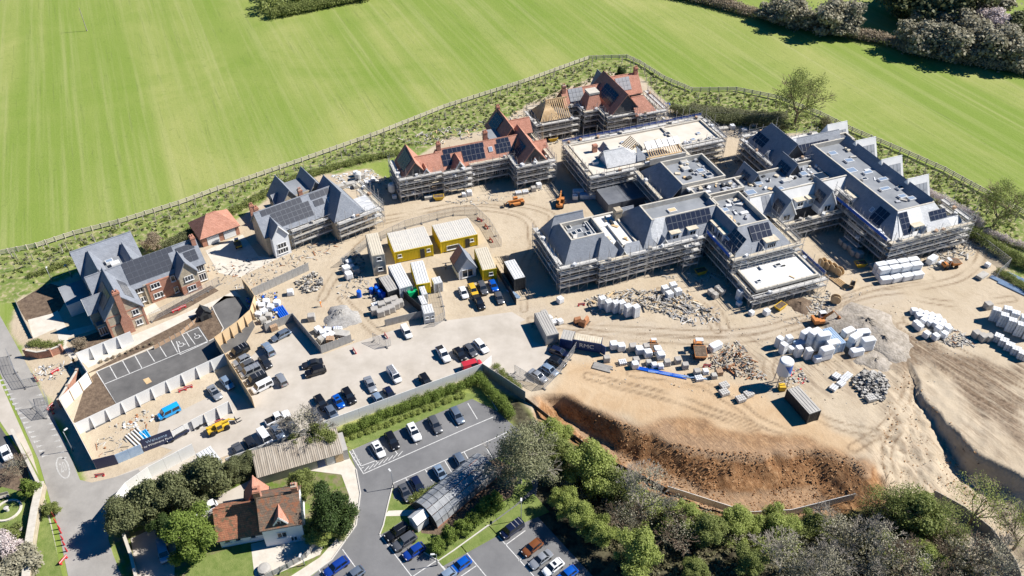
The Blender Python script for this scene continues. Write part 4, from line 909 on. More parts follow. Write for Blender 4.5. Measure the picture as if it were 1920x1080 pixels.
# J rear gables
H.gable(57.2, 65.4, 16.8, 28.6, 5.2, 10.2, 't', (0, 2.4), roof='slate', wall='ragstone')
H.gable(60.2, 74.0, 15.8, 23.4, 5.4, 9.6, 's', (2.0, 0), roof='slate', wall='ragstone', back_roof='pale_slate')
H.slope([(61.9, 19.6, 9.75), (63.3, 19.6, 9.72), (60.6, 15.5, 5.3), (60.0, 15.5, 5.3)], 'pale_slate', .1)
H.solar((58.0, 27.4, 6.1), (0, -1, 0), (4.1, 0, 5.0), 4, 2, 1.0, 1.2); H.dormer(57.6, 20.6, 'l', 2.6, 5.2, 7.2, 3.0, 4.0, win=None)
H.solar((63.0, 16.3, 6.0), (1, 0, 0), (0, 3.8, 4.2), 8, 2, 1.0, 1.7)
H.flat(66.4, 76.8, 16.9, 20.0, 7.9, 'flat_dark'); H.dormer(77.4, 21.4, 'r', 5.0, 5.8, 10.2, 5.0, 4.0, roof='white_membrane', win=None, solar=(3, 2, 1.0, 1.5, 'solar_reflection'))
scaffold(H, 'scaffold in front of the pale dormer row above the dark archway', [((44.6, 2.0), (46.2, 2.0)), ((46.2, .2), (62.0, .2))], (1.5, 3.0, 4.3), seed=9, top_extra=1.1)
scaffold(H, 'scaffold tower round the dormer on the shaded navy slope', [((62.9, 3.0), (62.9, -1.4))], (5.9, 7.2), seed=16, top_extra=.9)
scaffold(H, 'scaffold tower rising from the shaded court below the blue netting', [((60.6, -5.0), (60.6, -9.0))], (1.5, 3.0, 4.5), seed=17)
scaffold(H, 'scaffold with blue netting on the shaded left side of the right-hand block', [((62.4, 1.4), (62.4, -13.6))], (1.5, 3.0, 4.5, 5.8), seed=10, netting=(0,))
scaffold(H, 'scaffold on the sunny front of the right-hand block beside the white wrapped packs', [((61.2, -13.6), (80.6, -13.6)), ((80.2, -13.6), (80.2, -6))], seed=11)
scaffold(H, 'scaffold along the verge side of the right-hand block', [((77.4, -6), (77.4, 27))], (1.5, 3.0, 4.5), seed=12)
scaffold(H, 'scaffold on the courtyard side of the rear navy gables', [((57.2, 29.0), (57.2, 16.8)), ((45, 14.6+2.2), (57, 14.6+2.2))][:1], seed=13)
scaffold(H, 'scaffold behind the rear navy gables near the tree', [((66.2, 29.0), (57.2, 29.0)), ((74.0, 24.4), (66.4, 24.4))], seed=14)
scaffold(H, 'scaffold tower over the navy roof with the long solar row', [((60.6, 16.0), (66.5, 16.0))], (5.8, 7.2), seed=15, top_extra=.8)
# ------------------------------------------------------------------ finished slate house by the car park (A), frame 36 degrees
AO = G(212, 634); HA = 36
A = Bld('house', AO, HA, 'finished brick and stone house with slate roof and solar panels by the visitor car park', 'house', 'houses on the site')
A.sm = 'solar_grey'
ga = A.gable(0.2, 19.3, 5.6, 11.0, 4.6, 8.2, 's', (0, 0), wall='ragstone')
A.solar(ga['front'](6.2, .5)+Vector((0, 0, .02)), ga['u'], ga['vf'], 8, 3, 1.0, 1.02); A.solar(ga['front'](6.2, .5)+ga['vf']*3.1, ga['u'], ga['vf'], 9, 1, 1.0, 1.02)
A.solar(ga['front'](16.6, .7), ga['u'], ga['vf'], 2, 2, 1.1, 1.02); A.solar(ga['front'](15.6, .7)+ga['vf']*2.2, ga['u'], ga['vf'], 3, 1, 1.1, 1.02)
gf = A.gable(0, 6.2, 0, 8.6, 4.6, 8.5, 't', wall='ragstone')
A.solar(Vector((5.6, 1.4, 5.3)), (0, 1, 0), (-3.1, 0, 3.9), 5, 2, 1.0, 1.0)
A.solar(Vector((.35, 6.6, 5.0)), (0, -1, 0), (3.1, 0, 3.9), 5, 3, 1.0, 1.05)
cb = MB(); cb.box(2.0, 3.8, -.55, .05, 0, 3.0); cb.hexa([(2.0, -.55, 3.0), (3.8, -.55, 3.0), (3.8, .05, 3.0), (2.0, .05, 3.0), (2.5, -.5, 4.0), (3.5, -.5, 4.0), (3.5, .05, 4.0), (2.5, .05, 4.0)]); cb.box(2.5, 3.5, -.5, .04, 4.0, 8.6)
cbo = cb.obj('chimney_breast', K('red_brick'), A.root); A.chimney(3.0, -.2, 8.6, 9.2, 1.1, .7)
MB().box(8.6, 14.0, 5.2, 5.7, 0, 4.4).obj('wall', K('red_brick'), A.root)
g2 = A.gable(14.0, 17.4, 3.9, 8.6, 4.6, 7.3, 't', wall='ragstone')
MB().box(13.96, 17.44, 3.84, 9.0, 0, 2.0).obj('plinth', K('red_brick'), A.root); MB().box(8.0, 8.6, 5.35, 5.7, 0, 4.4).obj('pier', K('ragstone'), A.root)
MB().box(-.06, 6.26, -.06, .0, 4.3, 4.5).obj('string_course', K('red_brick'), A.root); MB().box(-.06, 6.26, -.07, .0, 2.3, 2.5).obj('string_course', K('red_brick'), A.root)
for x in (-.04, 5.94): MB().box(x, x+.36, -.05, .3, 0, 4.4).obj('quoin', K('red_brick'), A.root)
A.windows('f', (4.9,), 0, (.7, 3.0), 1.1, 1.15, 2); A.windows('f', (10.0,), 5.2, (.8, 3.0), 1.7, 1.1); A.windows('f', (7.2,), 5.6, (.8, 3.0), 1.4, 1.1); A.windows('f', (13.2,), 5.2, (.4, 3.0), .8, 1.3, 1)
A.windows('f', (15.7,), 3.84, (.6, 2.9), 1.6, 1.1); A.windows('f', (18.4,), 5.6, (.5, 2.6), 1.4, 1.6)
A.windows('l', (3.0, 7.0), 0, (2.8,), 1.2, 1.1, 2); A.windows('r', (8.8,), 19.3, (.8, 3.0), 1.4, 1.1)
A.chimney(19.0, 8.0, 6.4, 9.0, .8, 1.0)
A.dormer(-1.8, 4.8, 'l', 2.4, 4.2, 6.6, 3.4, 0, wall='ragstone', win=(1.5, 1.4, 3))
# rear wing round a small flat well
A.gable(0.0, 10.3, 13.6, 21.8, 4.6, 8.0, 's', (0, 0), wall='ragstone')
A.gable(0.0, 5.0, 10.0, 16.6, 4.6, 7.7, 't', (0, 0), wall='ragstone', oh=.2); A.gable(6.4, 10.3, 10.6, 16.0, 4.6, 7.3, 't', wall='ragstone', oh=.2)
A.flat(3.4, 7.6, 10.8, 14.6, 5.9, 'flat_grey', par=False); A.rooflight(5.0, 13.4, 5.9, 1.3, 1.0, .5, 'glass_sky'); A.rooflight(5.7, 11.9, 5.9, 1.5, 1.1, .7, 'wrap_white')
A.flat(-4.4, -.1, 10.0, 16.2, 2.7, 'flat_grey', wall='white_paint', par=False); A.flat(-1.6, -.0, 1.4, 2.6, 2.6, 'flat_dark', par=False); A.windows('f', (-1.0,), 9.95, (.5,), 1.4, 1.8)
A.windows('f', (-.9,), 1.35, (.4,), 1.3, 1.7)
for x, y in ((-5.8, 6.0), (-2.2, 4.8)): pass
# brick garage
GO = G(382, 464)
g_ = Bld('garage', GO, HA, 'small red brick double garage with hipped clay tile roof and white doors', 'garage')
g_.gable(0, 7.6, 0, 6.4, 2.5, 5.0, 's', (2.8, 2.8), roof='clay_tile', wall='red_brick', oh=.35)
for x in (2.2, 5.6): 
    d_ = MB().box(x-1.2, x+1.2, -.06, .0, .05, 2.15).obj('garage_door', K('white_frame'), g_.root)
    for k in range(4): MB().box(x-1.2, x+1.2, -.075, -.06, .1+k*.52, .14+k*.52).obj('door_rib', K('cont_white'), d_)
# ------------------------------------------------------------------ second slate house, part scaffolded (B)
BO = G(506.7, 481.7)
B = Bld('house', BO, HA, 'stone house with slate roof, three solar rows and scaffold on its right-hand end', 'house', 'houses on the site')
B.sm = 'solar_grey'
gb = B.gable(0, 16.0, 0.2, 6.6, 5.0, 8.6, 's', (0, 0), wall='ragstone')
B.solar(gb['front'](2.6, .5), gb['u'], gb['vf'], 8, 3, 1.0, 1.02); B.solar(gb['front'](1.0, .5)+gb['vf']*3.1, gb['u'], gb['vf'], 8, 1, 1.05, 1.2); B.solar(gb['front'](11.2, .5)+gb['vf']*2.9, gb['u'], gb['vf'], 4, 1, 1.05, 1.3); B.solar(gb['front'](11.4, .5)+gb['vf']*1.4, gb['u'], gb['vf'], 2, 1, 1.05, 1.3)
B.skylight(gb['front'](14.2, 1.6)+Vector((0, 0, .03)), gb['u'], gb['vf'], .8, 1.2)
B.dormer(2.4, -1.2, 'f', 3.2, 5.0, 7.4, 4.0, 0, wall='render_white', win=(1.8, 1.2, 3)); B.window(2.4, -1.205, .7, 'f', 2.2, 1.3, 4)
B.windows('f', (5.6, 8.6, 11.4), .2, (.7, 3.2), 1.5, 1.2, 3)
B.gable(13.2, 19.4, -3.0, 6.8, 5.0, 9.1, 't', (2.2, 0), wall='ragstone', roof='slate')
B.gable(6.4, 11.0, 7.4, 13.6, 5.0, 8.4, 't', wall='ragstone'); B.gable(12.2, 16.6, 7.4, 13.6, 5.0, 8.4, 't', wall='ragstone')
B.flat(9.4, 15.0, 7.4, 13.0, 6.6, 'flat_grey', par=False); B.dormer(6.2, 10.4, 'l', 2.0, 5.0, 6.6, 2.4, 4.0, win=None)
B.chimney(.5, 3.9, 6.6, 9.4, .8, .8); B.chimney(9.9, 4.4, 6.8, 9.6, .8, .8); B.chimney(.6, 7.0, 5, 8.2, .8, .6)
B.slope([(19.6, -2.6, 4.0), (22.6, -2.6, 4.0), (22.6, 2.0, 4.6), (19.6, 2.0, 4.6)], 'pale_slate', .15, 'lean_to_roof'); B.wall(19.8, 22.4, -2.4, 2, 0, 3.9)
scaffold(B, 'scaffold stepping round the right end of the second slate house', [((5.0, .2), (13.4, .2)), ((13.4, -3.0), (22.8, -3.0)), ((22.6, -3.0), (22.6, 7.0))], (1.5, 3.0, 4.4), seed=21)
# ------------------------------------------------------------------ C: red tiled house with black solar roofs
C = Bld('house', MO, MA, 'unfinished red clay tiled house with black solar panels, gables left and right', 'house', 'houses on the site')
gc = C.gable(-10.2, 10.0, 41.4, 47.2, 5.2, 8.3, 's', roof='clay_tile', wall='ragstone')
C.solar(gc['front'](-9.4, .4), gc['u'], gc['vf'], 2, 2, 1.0, 1.25)
C.solar(gc['front'](-4.8, .5), gc['u'], gc['vf'], 5, 2, 1.0, 1.25); C.solar(gc['front'](-8.8, 2.95), gc['u'], gc['vf'], 9, 1, 1.02, 1.1)
C.solar(gc['front'](2.8, .9), gc['u'], gc['vf'], 4, 2, .9, 1.1); C.solar(gc['front'](3.4, 3.1), gc['u'], gc['vf'], 3, 1, .95, 1.0)
C.skylight(gc['front'](1.2, 1.6)+Vector((0, 0, .03)), gc['u'], gc['vf'], .9, 1.1)
C.dormer(-6.4, 39.6, 'f', 3.0, 5.2, 7.5, 3.6, 3.8, roof='clay_tile', wall='ragstone', win=None)
C.gable(6.2, 12.6, 36.6, 46.8, 5.2, 9.2, 't', roof='clay_tile', wall='ragstone'); C.solar((6.5, 43.0, 5.7), (0, -1, 0), (3.2, 0, 4.0), 4, 3, 1.0, 1.0)
C.dormer(9.4, 36.4, 'f', 2.2, 5.0, 6.8, 2.6, 4.0, roof='clay_tile', win=None)
C.gable(-18.6, -13.2, 40.6, 48.0, 5.2, 8.7, 't', roof='clay_tile', wall='ragstone'); C.solar((-18.2, 47.0, 5.8), (0, -1, 0), (2.7, 0, 3.5), 5, 3, 1.0, 1.1)
C.gable(-16.0, -10.0, 40.8, 46.6, 5.2, 7.9, 's', roof='clay_tile', wall='ragstone'); C.dormer(-13.6, 40.4, 'f', 2.4, 5.0, 6.9, 3.0, 3.8, roof='clay_tile', wall='ragstone', win=None); C.dormer(-18.8, 43.4, 'l', 1.6, 4.8, 6.0, 2, 3.8, roof='clay_tile', win=None)
C.gable(5.0, 10.6, 46.0, 55.6, 5.6, 9.3, 't', roof='clay_tile', wall='ragstone'); C.solar((5.3, 54.6, 6.2), (0, -1, 0), (2.8, 0, 3.7), 4, 3, 1.05, 1.1); C.gable(9, 14, 50, 54.0, 5.2, 7.6, 's', roof='clay_tile', wall='ragstone')
C.flat(2.8, 7.4, 47.2, 51.6, 6.6, 'flat_grey', wall='ragstone', par=False)
C.chimney(-9.6, 44.4, 7, 9.8, .9, .7); C.chimney(1.4, 45.6, 6.8, 9.8, .9, .7); C.chimney(7.8, 55.2, 7.4, 10.0, .8, .7)
C.gable(10.6, 14.2, 40.4, 44.2, 5.0, 7.0, 's', roof='clay_tile', wall='ragstone')
C.windows('f', (-8, -4.5, -1, 2.4, 4.6), 41.4, (1.0, 3.2), 1.5, 1.2); C.windows('f', (8, 11), 36.6, (1.0, 3.2), 1.5, 1.2)
scaffold(C, 'scaffold along the left gable of the red tiled solar house', [((-18.6, 48), (-18.6, 40.6)), ((-19.8, 40.6), (-10.4, 40.6))], (1.5, 3.0, 4.4, 5.5), seed=22)
scaffold(C, 'scaffold along the middle front of the red tiled solar house', [((-10.4, 39.8), (-4, 39.8)), ((-4, 41.2), (6.0, 41.2))], (1.5, 3.0, 4.4, 5.5), seed=23)
scaffold(C, 'scaffold round the right gable of the red tiled solar house', [((6.2, 41), (6.2, 36.6)), ((5, 36.6), (14, 36.6)), ((12.8, 36.6), (12.8, 46))], (1.5, 3.0, 4.4, 5.5), seed=24)
scaffold(C, 'scaffold behind the red tiled solar house by the planted verge', [((14.2, 50), (14.2, 56)), ((11, 55.8), (4.6, 55.8)), ((4, 47.4), (-19, 48.4))][:3], (1.5, 3.0), seed=25)
# ------------------------------------------------------------------ D: farthest red tiled house
D = Bld('house', MO, MA, 'farthest red clay tiled house with tall navy shaded gable and tapering tower roof', 'house', 'houses on the site')
gd = D.gable(25.9, 38.0, 57.8, 63.0, 5.2, 8.2, 's', roof='clay_tile', wall='ragstone'); D.solar(gd['front'](27.4, .7), gd['u'], gd['vf'], 4, 3, .95, 1.1, sm='solar_reflection')
gd2 = D.gable(38.0, 46.6, 58.6, 65.0, 5.2, 8.8, 's', roof='clay_tile', wall='ragstone'); D.solar(gd2['front'](40.4, .9), gd2['u'], gd2['vf'], 4, 3, .95, 1.1, sm='solar_reflection')
D.gable(33.6, 42.0, 49.6, 62.4, 5.2, 10.3, 't', roof='clay_tile', wall='ragstone'); D.solar((34.6, 58.4, 6.5), (0, -1, 0), (4.2, 0, 5.1), 7, 3, .95, 1.15); D.skylight((34.4, 60.0, 6.4), (0, -1, 0), (4.2, 0, 5.1), .9, 1.1)
D.gable(40.0, 45.4, 48.2, 54.0, 5.2, 8.4, 's', (0, 2.6), roof='clay_tile', wall='ragstone')
tw = MB(); D.wall(29.6, 33.6, 54.0, 58.0, 0, 5.2)
t0 = [(29.4, 53.8, 5.2), (33.8, 53.8, 5.2), (33.8, 58.2, 5.2), (29.4, 58.2, 5.2)]; t1 = [(30.9, 55.3, 8.6), (33.2, 55.3, 8.6), (33.2, 57.6, 8.6), (30.9, 57.6, 8.6)]
for i in range(4): j = (i+1) % 4; D.slope([t0[i], t0[j], t1[j], t1[i]], 'clay_tile')
MB().box(30.7, 33.4, 55.1, 57.8, 8.5, 9.0).obj('tower_cap', K('coping'), D.root)
D.chimney(26.3, 60.2, 7, 9.6, .9, .8); D.chimney(46.2, 61.8, 7.4, 10.2, .9, .8); D.gable(36.4, 39.4, 62.4, 66.0, 5.4, 9.0, 't', roof='slate', wall='ragstone')
D.windows('f', (27.4, 35.4, 38.4), 57.8, (1, 3.2), 1.4, 1.2); D.windows('f', (41.6, 44), 48.2, (1, 3.2), 1.4, 1.2)
# timber frame wing being roofed
tf = Bld('timber_frame_house', MO, MA, 'house with bare golden timber rafters awaiting tiles between the red tiled houses', 'house', 'houses on the site')
tf.wall(17.4, 26.0, 53.4, 60.0, 0, 4.9, 'ragstone')
for i in range(13):
    x = 18.0+i*.34
    for sg in (-1, 1):
        MB().slab([(17.6+i*.02, 54+i*.46, 5.0), (17.6+i*.02, 54.18+i*.46, 5.0), (20.4, 56.98, 8.3), (20.4, 56.8, 8.3)], .16).obj('rafter', K('timber'), tf.root) if sg < 0 else MB().slab([(17.6+i*.42, 53.2, 4.9), (17.78+i*.42, 53.2, 4.9), (20.58, 56.6, 8.2), (20.4, 56.6, 8.2)], .16).obj('rafter', K('timber'), tf.root)
for i in range(10):
    x = 20.6+i*.5
    for (ya, yb) in ((53.2, 57.0), (60.4, 57.0)):
        MB().slab([(x, ya, 4.9), (x+.14, ya, 4.9), (x+.14, yb, 8.3), (x, yb, 8.3)], .16).obj('rafter', K('timber'), tf.root)
MB().box(20.3, 25.8, 56.9, 57.05, 8.1, 8.4).obj('ridge_board', K('timber'), tf.root)
MB().hexa([(17.2, 51.6, 0), (17.7, 51.4, 0), (18.0, 51.9, 0), (17.4, 52.0, 0), (17.6, 53, 4.6), (18.1, 52.8, 4.6), (18.4, 53.3, 4.6), (17.8, 53.4, 4.6)]).obj('ladder_hoist', K('timber'), tf.root)
scaffold(tf, 'scaffold round the bare timber-raftered house', [((17.4, 60), (17.4, 53.4)), ((16.2, 53.4), (27, 53.4)), ((26, 60.2), (17.4, 60.2))], (1.5, 3.0, 4.6), seed=26)
scaffold(D, 'scaffold in the shaded corner under the tapering tower roof', [((25.9, 57.8), (29.4, 57.8)), ((29.6, 57.6), (29.6, 54)), ((28.6, 54), (33.4, 54)), ((33.6, 54), (33.6, 49.6))], (1.5, 3.0, 4.4, 5.5), seed=27)
scaffold(D, 'scaffold along the sunny front of the farthest red tiled house', [((32.6, 49.6), (40, 49.4)), ((40, 48.2), (47.4, 48.2)), ((46.6, 48.2), (46.6, 58))], (1.5, 3.0, 4.4, 5.5), seed=28)
course_mat('shaded_blockwork', (0.13, 0.12, 0.11), (0.18, 0.165, 0.15), (0.10, 0.095, 0.088), 0.45, 0.22, msize=0.02)  # unfinished walls; shade behind the scaffolds is put into the dark block colour
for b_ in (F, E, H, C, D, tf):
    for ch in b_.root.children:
        if ch.name.startswith('wall') and ch.data.materials[0] == K('ragstone'): ch.data.materials[0] = K('shaded_blockwork')
# ------------------------------------------------------------------ white cottage, bottom left
CO = G(416, 1027)
_d = G(555, 1002)-G(416, 1027); CA = math.degrees(math.atan2(_d.y, _d.x))
Q = Bld('cottage', CO, CA, 'white rendered cottage with old red tile roof and a single dormer', 'house')
q1 = Q.gable(0, 6.0, 0, 5.6, 2.2, 5.0, 's', roof='old_clay_tile', wall='render_white', oh=.3)
q2 = Q.gable(6.0, 11.2, -1.2, 5.0, 4.2, 6.9, 's', roof='mossy_tile', wall='render_white', oh=.2)
Q.dormer(8.6, -.9, 'f', 1.7, 4.8, 6.1, 2.6, 3.8, roof='clay_tile', wall='render_white', win=(1.0, .9, 2))
Q.window(8.4, -1.205, 1.6, 'f', 1.3, 1.2, 2); Q.windows('f', (1.0, 2.4, 4.4), 0, (.9,), .8, .8, 1); Q.window(9.8, -1.205, .4, 'f', .9, 1.0, 2)
Q.chimney(6.0, 2.4, 4.6, 8.2, .9, 1.0); Q.chimney(10.9, 2.2, 5.6, 8.0, .8, .8)
Q.gable(3.4, 6.2, 4.8, 7.4, 2.2, 4.6, 't', roof='clay_tile', wall='render_white')
# long corrugated shed behind the cottage
SO = G(487, 912); _d = G(657, 862)-SO; SA = math.degrees(math.atan2(_d.y, _d.x))
S_ = Bld('outbuilding', SO, SA, 'long low outbuilding with ribbed grey-brown corrugated roof and row of doors', 'shed')
sl_ = _d.length
mat('corrugated', (0.34, 0.29, 0.23), .85, (0.46, 0.41, 0.34), 0.8, stretch=(2, .3, 1))
S_.wall(.1, sl_-.1, 0.2, 3.8, 0, 2.2, 'cont_grey')
for i in range(int(sl_/.9)):
    x = i*.9; MB().slab([(x, -.2, 2.15), (x+.86, -.2, 2.15), (x+.86, 4.1, 3.3+.02*(i % 2)), (x, 4.1, 3.3+.02*(i % 2))], .07).obj('roof_sheet', K('corrugated'), S_.root)
    for k in range(3): MB().tube((x+.15+k*.3, -.2, 2.17), (x+.15+k*.3, 4.1, 3.33), .045, 4).obj('corrugation', K('corrugated'), S_.root) if i % 1 == 0 else None
for i in range(7):
    x = 8.6+i*1.35
    if x < sl_-1: MB().box(x, x+1.15, .12, .2, .1, 1.95).obj('door', K(('cont_blue', 'cont_white', 'ply', 'ply', 'ply', 'cont_white', 'wrap_blue')[i]), S_.root)
# glasshouse with domed end in the car park island
GHO = G(812, 985); _d = G(925, 890)-GHO; GHA = math.degrees(math.atan2(_d.y, _d.x)); Lg = _d.length
gh = Bld('glasshouse', GHO, GHA, 'weathered barrel-roofed polytunnel glasshouse on the planted island of the car park', 'greenhouse')
mat('tunnel_skin', (0.20, 0.21, 0.22), .3, (0.34, 0.35, 0.36), .7, spec=.6)
nseg, nb = 7, 11
for i in range(nb):
    for k in range(nseg):
        a0, a1 = math.pi*k/nseg, math.pi*(k+1)/nseg; x0, x1 = Lg*i/nb, Lg*(i+1)/nb-.06
        P = [(x, 1.6-2.6*math.cos(a), .5+2.3*math.sin(a)) for x, a in ((x0, a0+.02), (x1, a0+.02), (x1, a1-.02), (x0, a1-.02))]
        MB().slab(P, .04).obj('panel', K('tunnel_skin'), gh.root)
    rb = MB()
    for k in range(nseg):
        a0, a1 = math.pi*k/nseg, math.pi*(k+1)/nseg; rb.tube((Lg*i/nb-.03, 1.6-2.63*math.cos(a0), .5+2.33*math.sin(a0)), (Lg*i/nb-.03, 1.6-2.63*math.cos(a1), .5+2.33*math.sin(a1)), .04)
    rb.obj('hoop', K('lamp_metal'), gh.root)
gh.wall(0.1, Lg, -.9, 4.1, 0, .55, 'red_brick'); MB().prism([(1.6-2.55*math.cos(math.pi*k/10), .5+2.25*math.sin(math.pi*k/10)) for k in range(11)], 0, .05).obj('end_wall', K('steel_dark'), gh.root).matrix_local = Matrix(((0, 0, 1, -.02), (1, 0, 0, 0), (0, 1, 0, 0), (0, 0, 0, 1)))
gh.gable(-2.2, -.2, .6, 2.4, 1.9, 2.6, 's', roof='cont_white', wall='cont_white', oh=.1, ridge=False)
# ------------------------------------------------------------------ boxes on site: cabins and containers
def quad_frame(px, z):
    """px: roof corners back-left, back-right, front-right, front-left seen at height z -> origin, angle, length along the back edge, depth"""
    P = [G(u, v, z) for u, v in px]; c = (P[0]+P[1]+P[2]+P[3])/4; e = ((P[1]-P[0])+(P[2]-P[3]))/2; d = ((P[3]-P[0])+(P[2]-P[1]))/2
    a = math.atan2(e.y, e.x); L = e.length; n = Vector((-math.sin(a), math.cos(a))); Wd = abs(d.dot(n))
    return c, a, L, Wd
def cabin(name, px, h, body, roof, label, cat='cabin', group=None, wins=(), doors=(), ribs=True, z0=0.1, zref=None, base=0.0, roof_m=None):
    c, a, L, Wd = quad_frame(px, zref or h)
    return cabin_at(name, c, a, L, Wd, h, body, roof, label, cat, group, wins, doors, ribs, z0, base)
def cabin_at(name, c, a, L, Wd, h, body, roof, label, cat='cabin', group=None, wins=(), doors=(), ribs=True, z0=.1, base=0.0):
    root = empty(name, (c.x, c.y, base), a, label, cat, group); x, y = L/2, Wd/2
    b = MB(); b.box(-x, x, -y, y, z0, h-.12)
    if ribs:
        n = int(L/.3)
        for i in range(n):
            q = -x+L*(i+.5)/n; b.box(q-.07, q+.07, -y-.05, -y, z0+.15, h-.25); b.box(q-.07, q+.07, y, y+.05, z0+.15, h-.25)
        n = int(Wd/.3)
        for i in range(n):
            q = -y+Wd*(i+.5)/n; b.box(-x-.05, -x, q-.07, q+.07, z0+.15, h-.25); b.box(x, x+.05, q-.07, q+.07, z0+.15, h-.25)
    b.obj('body', K(body), root)
    fr = MB()
    for sx in (-1, 1):
        for sy in (-1, 1): fr.box(sx*x-.09, sx*x+.09, sy*y-.09, sy*y+.09, 0, h-.1)
    fr.box(-x-.08, x+.08, -y-.085, -y+.05, h-.24, h-.06); fr.box(-x-.08, x+.08, y-.05, y+.085, h-.24, h-.06)
    tag(fr.obj('frame', K(body), root), kind='stuff')
    r = MB(); r.box(-x-.02, x+.02, -y-.02, y+.02, h-.12, h)
    if roof != 'plain':
        n = int(L/.42)
        for i in range(n):
            q = -x+L*(i+.5)/n; r.box(q-.05, q+.05, -y+.1, y-.1, h, h+.05)
    r.obj('roof', K(roof if roof != 'plain' else body), root)
    for f, p, z, w, hh in wins:
        fm, gm = window_mesh(w, hh, 1)
        loc = {'f': (p, -y-.06, z), 'b': (p, y+.06, z), 'l': (-x-.06, p, z), 'r': (x+.06, p, z)}[f]
        o = add('window', fm, root, loc, (0, 0, DIRS[f])); add('pane', gm, o)
    for f, p, w, m in doors:
        loc = {'f': (p, -y-.07, z0), 'b': (p, y+.07, z0), 'l': (-x-.07, p, z0), 'r': (x+.07, p, z0)}[f]
        o = MB().box(-w/2, w/2, -.03, .03, .05, min(2.1, h-.35)).obj('door', K(m), root, loc, (0, 0, DIRS[f])); MB().box(w/2-.2, w/2-.1, -.09, -.03, 1.0, 1.12).obj('handle', K('steel_dark'), o)
    return root
CG = 'site cabins and containers'
def trio(px, labels, wins):
    c, a, L, Wd = quad_frame(px, 2.8); n = Vector((-math.sin(a), math.cos(a))); w = Wd/3
    for k in range(3):
        cabin_at('site_cabin', c+n*(w*(1-k)), a, L, w-.04, 2.8, 'cabin_yellow', 'cabin_roof', labels[k], 'cabin', CG, wins if k == 2 else ([('r', 0, 1.3, .8, .8)] if k == 0 else []), [('f', L/2-2.1, .9, 'steel_dark')] if k == 2 else [])
trio([(726, 437), (795, 424), (811, 458), (739, 473)], ['rear yellow cabin of the left-hand trio', 'middle yellow cabin of the left-hand trio', 'front yellow cabin of the left-hand trio facing the white container'], [('f', -2.8, 1.3, .8, .7), ('f', 2.9, 1.3, .7, .7)])
trio([(809, 423), (876, 408), (896, 439), (827, 453)], ['rear yellow cabin of the right-hand trio', 'middle yellow cabin of the right-hand trio', 'front yellow cabin of the right-hand trio with pale notice panel'], [('f', 2.6, 1.3, .8, .7), ('f', -1.4, .5, 2.4, 1.0)])
cabin('site_cabin', [(887, 467), (914, 463), (930, 502), (908, 506)], 2.7, 'cabin_yellow', 'cabin_cream', 'lone yellow cabin with cream roof beside the parked cars', 'cabin', CG, [('f', .3, 1.2, .8, .7)])
cabin('site_cabin', [(767, 492), (790, 489), (809, 528), (784, 533)], 2.6, 'cabin_yellow', 'cont_white', 'yellow cabin with ribbed white roof between the white container and the yard', 'cabin', CG)
cc = cabin('stacked_cabin', [(684, 440), (707, 436), (721, 475), (699, 479)], 4.9, 'cabin_cream', 'cabin_cream', 'cream two-storey stacked site cabin at the left of the yellow cabins', 'cabin', CG, [('f', .1, 1.1, .9, .8), ('f', .1, 3.5, .9, .8)], ribs=False)
cabin('shipping_container', [(729, 498), (752, 493), (771, 534), (748, 541)], 2.6, 'cont_white', 'cont_white', 'long white shipping container beside the green tank', 'container', CG)
cabin('shipping_container', [(713, 520), (730, 515), (745, 541), (725, 548)], 2.3, 'cont_dark', 'cont_grey', 'dark open-fronted container beside the long white container', 'container', CG)
cabin('shipping_container', [(947, 490), (966, 486), (983, 519), (963, 524)], 3.0, 'cont_dark', 'cont_white', 'lorry container with pale roof in the shadow of the slate block', 'container', CG)
cabin('site_trailer', [(994, 587), (1017, 586), (1055, 620), (1034, 629)], 2.4, 'cont_grey', 'cont_grey', 'long grey site trailer angled beside the blue container', 'container', CG, ribs=False)
rm = cabin('shipping_container', [(1079, 625), (1129, 632), (1126, 645), (1075, 635)], 2.3, 'cont_blue', 'board', 'dark blue container with white RMC lettering and boarded roof', 'container', CG)
_c, _a, _L, _W = quad_frame([(1079, 625), (1129, 632), (1126, 645), (1075, 635)], 2.3)
ptext('RMC', 1.25, 'white_frame', rm, (0, -_W/2-.085, 1.2), (R(90), 0, 0), name='lettering', ext=.01)
d0 = MB().box(-.05, .05, -1.0, 0, .1, 2.1).obj('door', K('cont_blue'), rm, (_L/2+.1, -_W/2+.1, 0), (0, 0, R(60)))
cabin('shipping_container', [(1056, 618), (1077, 621), (1073, 639), (1052, 634)], 2.3, 'cont_blue', 'cont_grey', 'short blue container with grey roof butted against the lettered container', 'container', CG)
bt = cabin('skip_container', [(1477, 730), (1495, 724), (1541, 768), (1518, 776)], 2.3, 'cont_dark', 'cont_grey', 'black roll-on container part covered by a grey lid near the silo', 'container', None)
for px, h, lb in (([(810, 521), (825, 518), (828, 528), (813, 532)], 2.3, 'white toilet cubicle with open door beside the yellow ribbed-roof cabin'), ([(786, 538), (796, 536), (800, 550), (791, 552)], 2.2, 'narrow white toilet cubicle in front of the yellow ribbed-roof cabin'), ([(785, 555), (795, 553), (800, 568), (790, 571)], 2.0, 'white toilet cubicle next to the green tank')):
    cabin('toilet_cabin', px, h, 'cont_white', 'cont_white', lb, 'toilet', 'white toilet cubicles', doors=[('f', 0, .7, 'cont_grey')], ribs=False)
cabin('gate_cabin', [(789, 573), (808, 570), (814, 584), (796, 588)], 2.5, 'cont_white', 'cont_white', 'white gatehouse cabin with windows at the end of the grey fence', 'cabin', CG, [('f', -.4, 1.1, .7, .6), ('f', .6, 1.1, .6, .6)], [('r', 0, .8, 'cont_grey')], ribs=False)
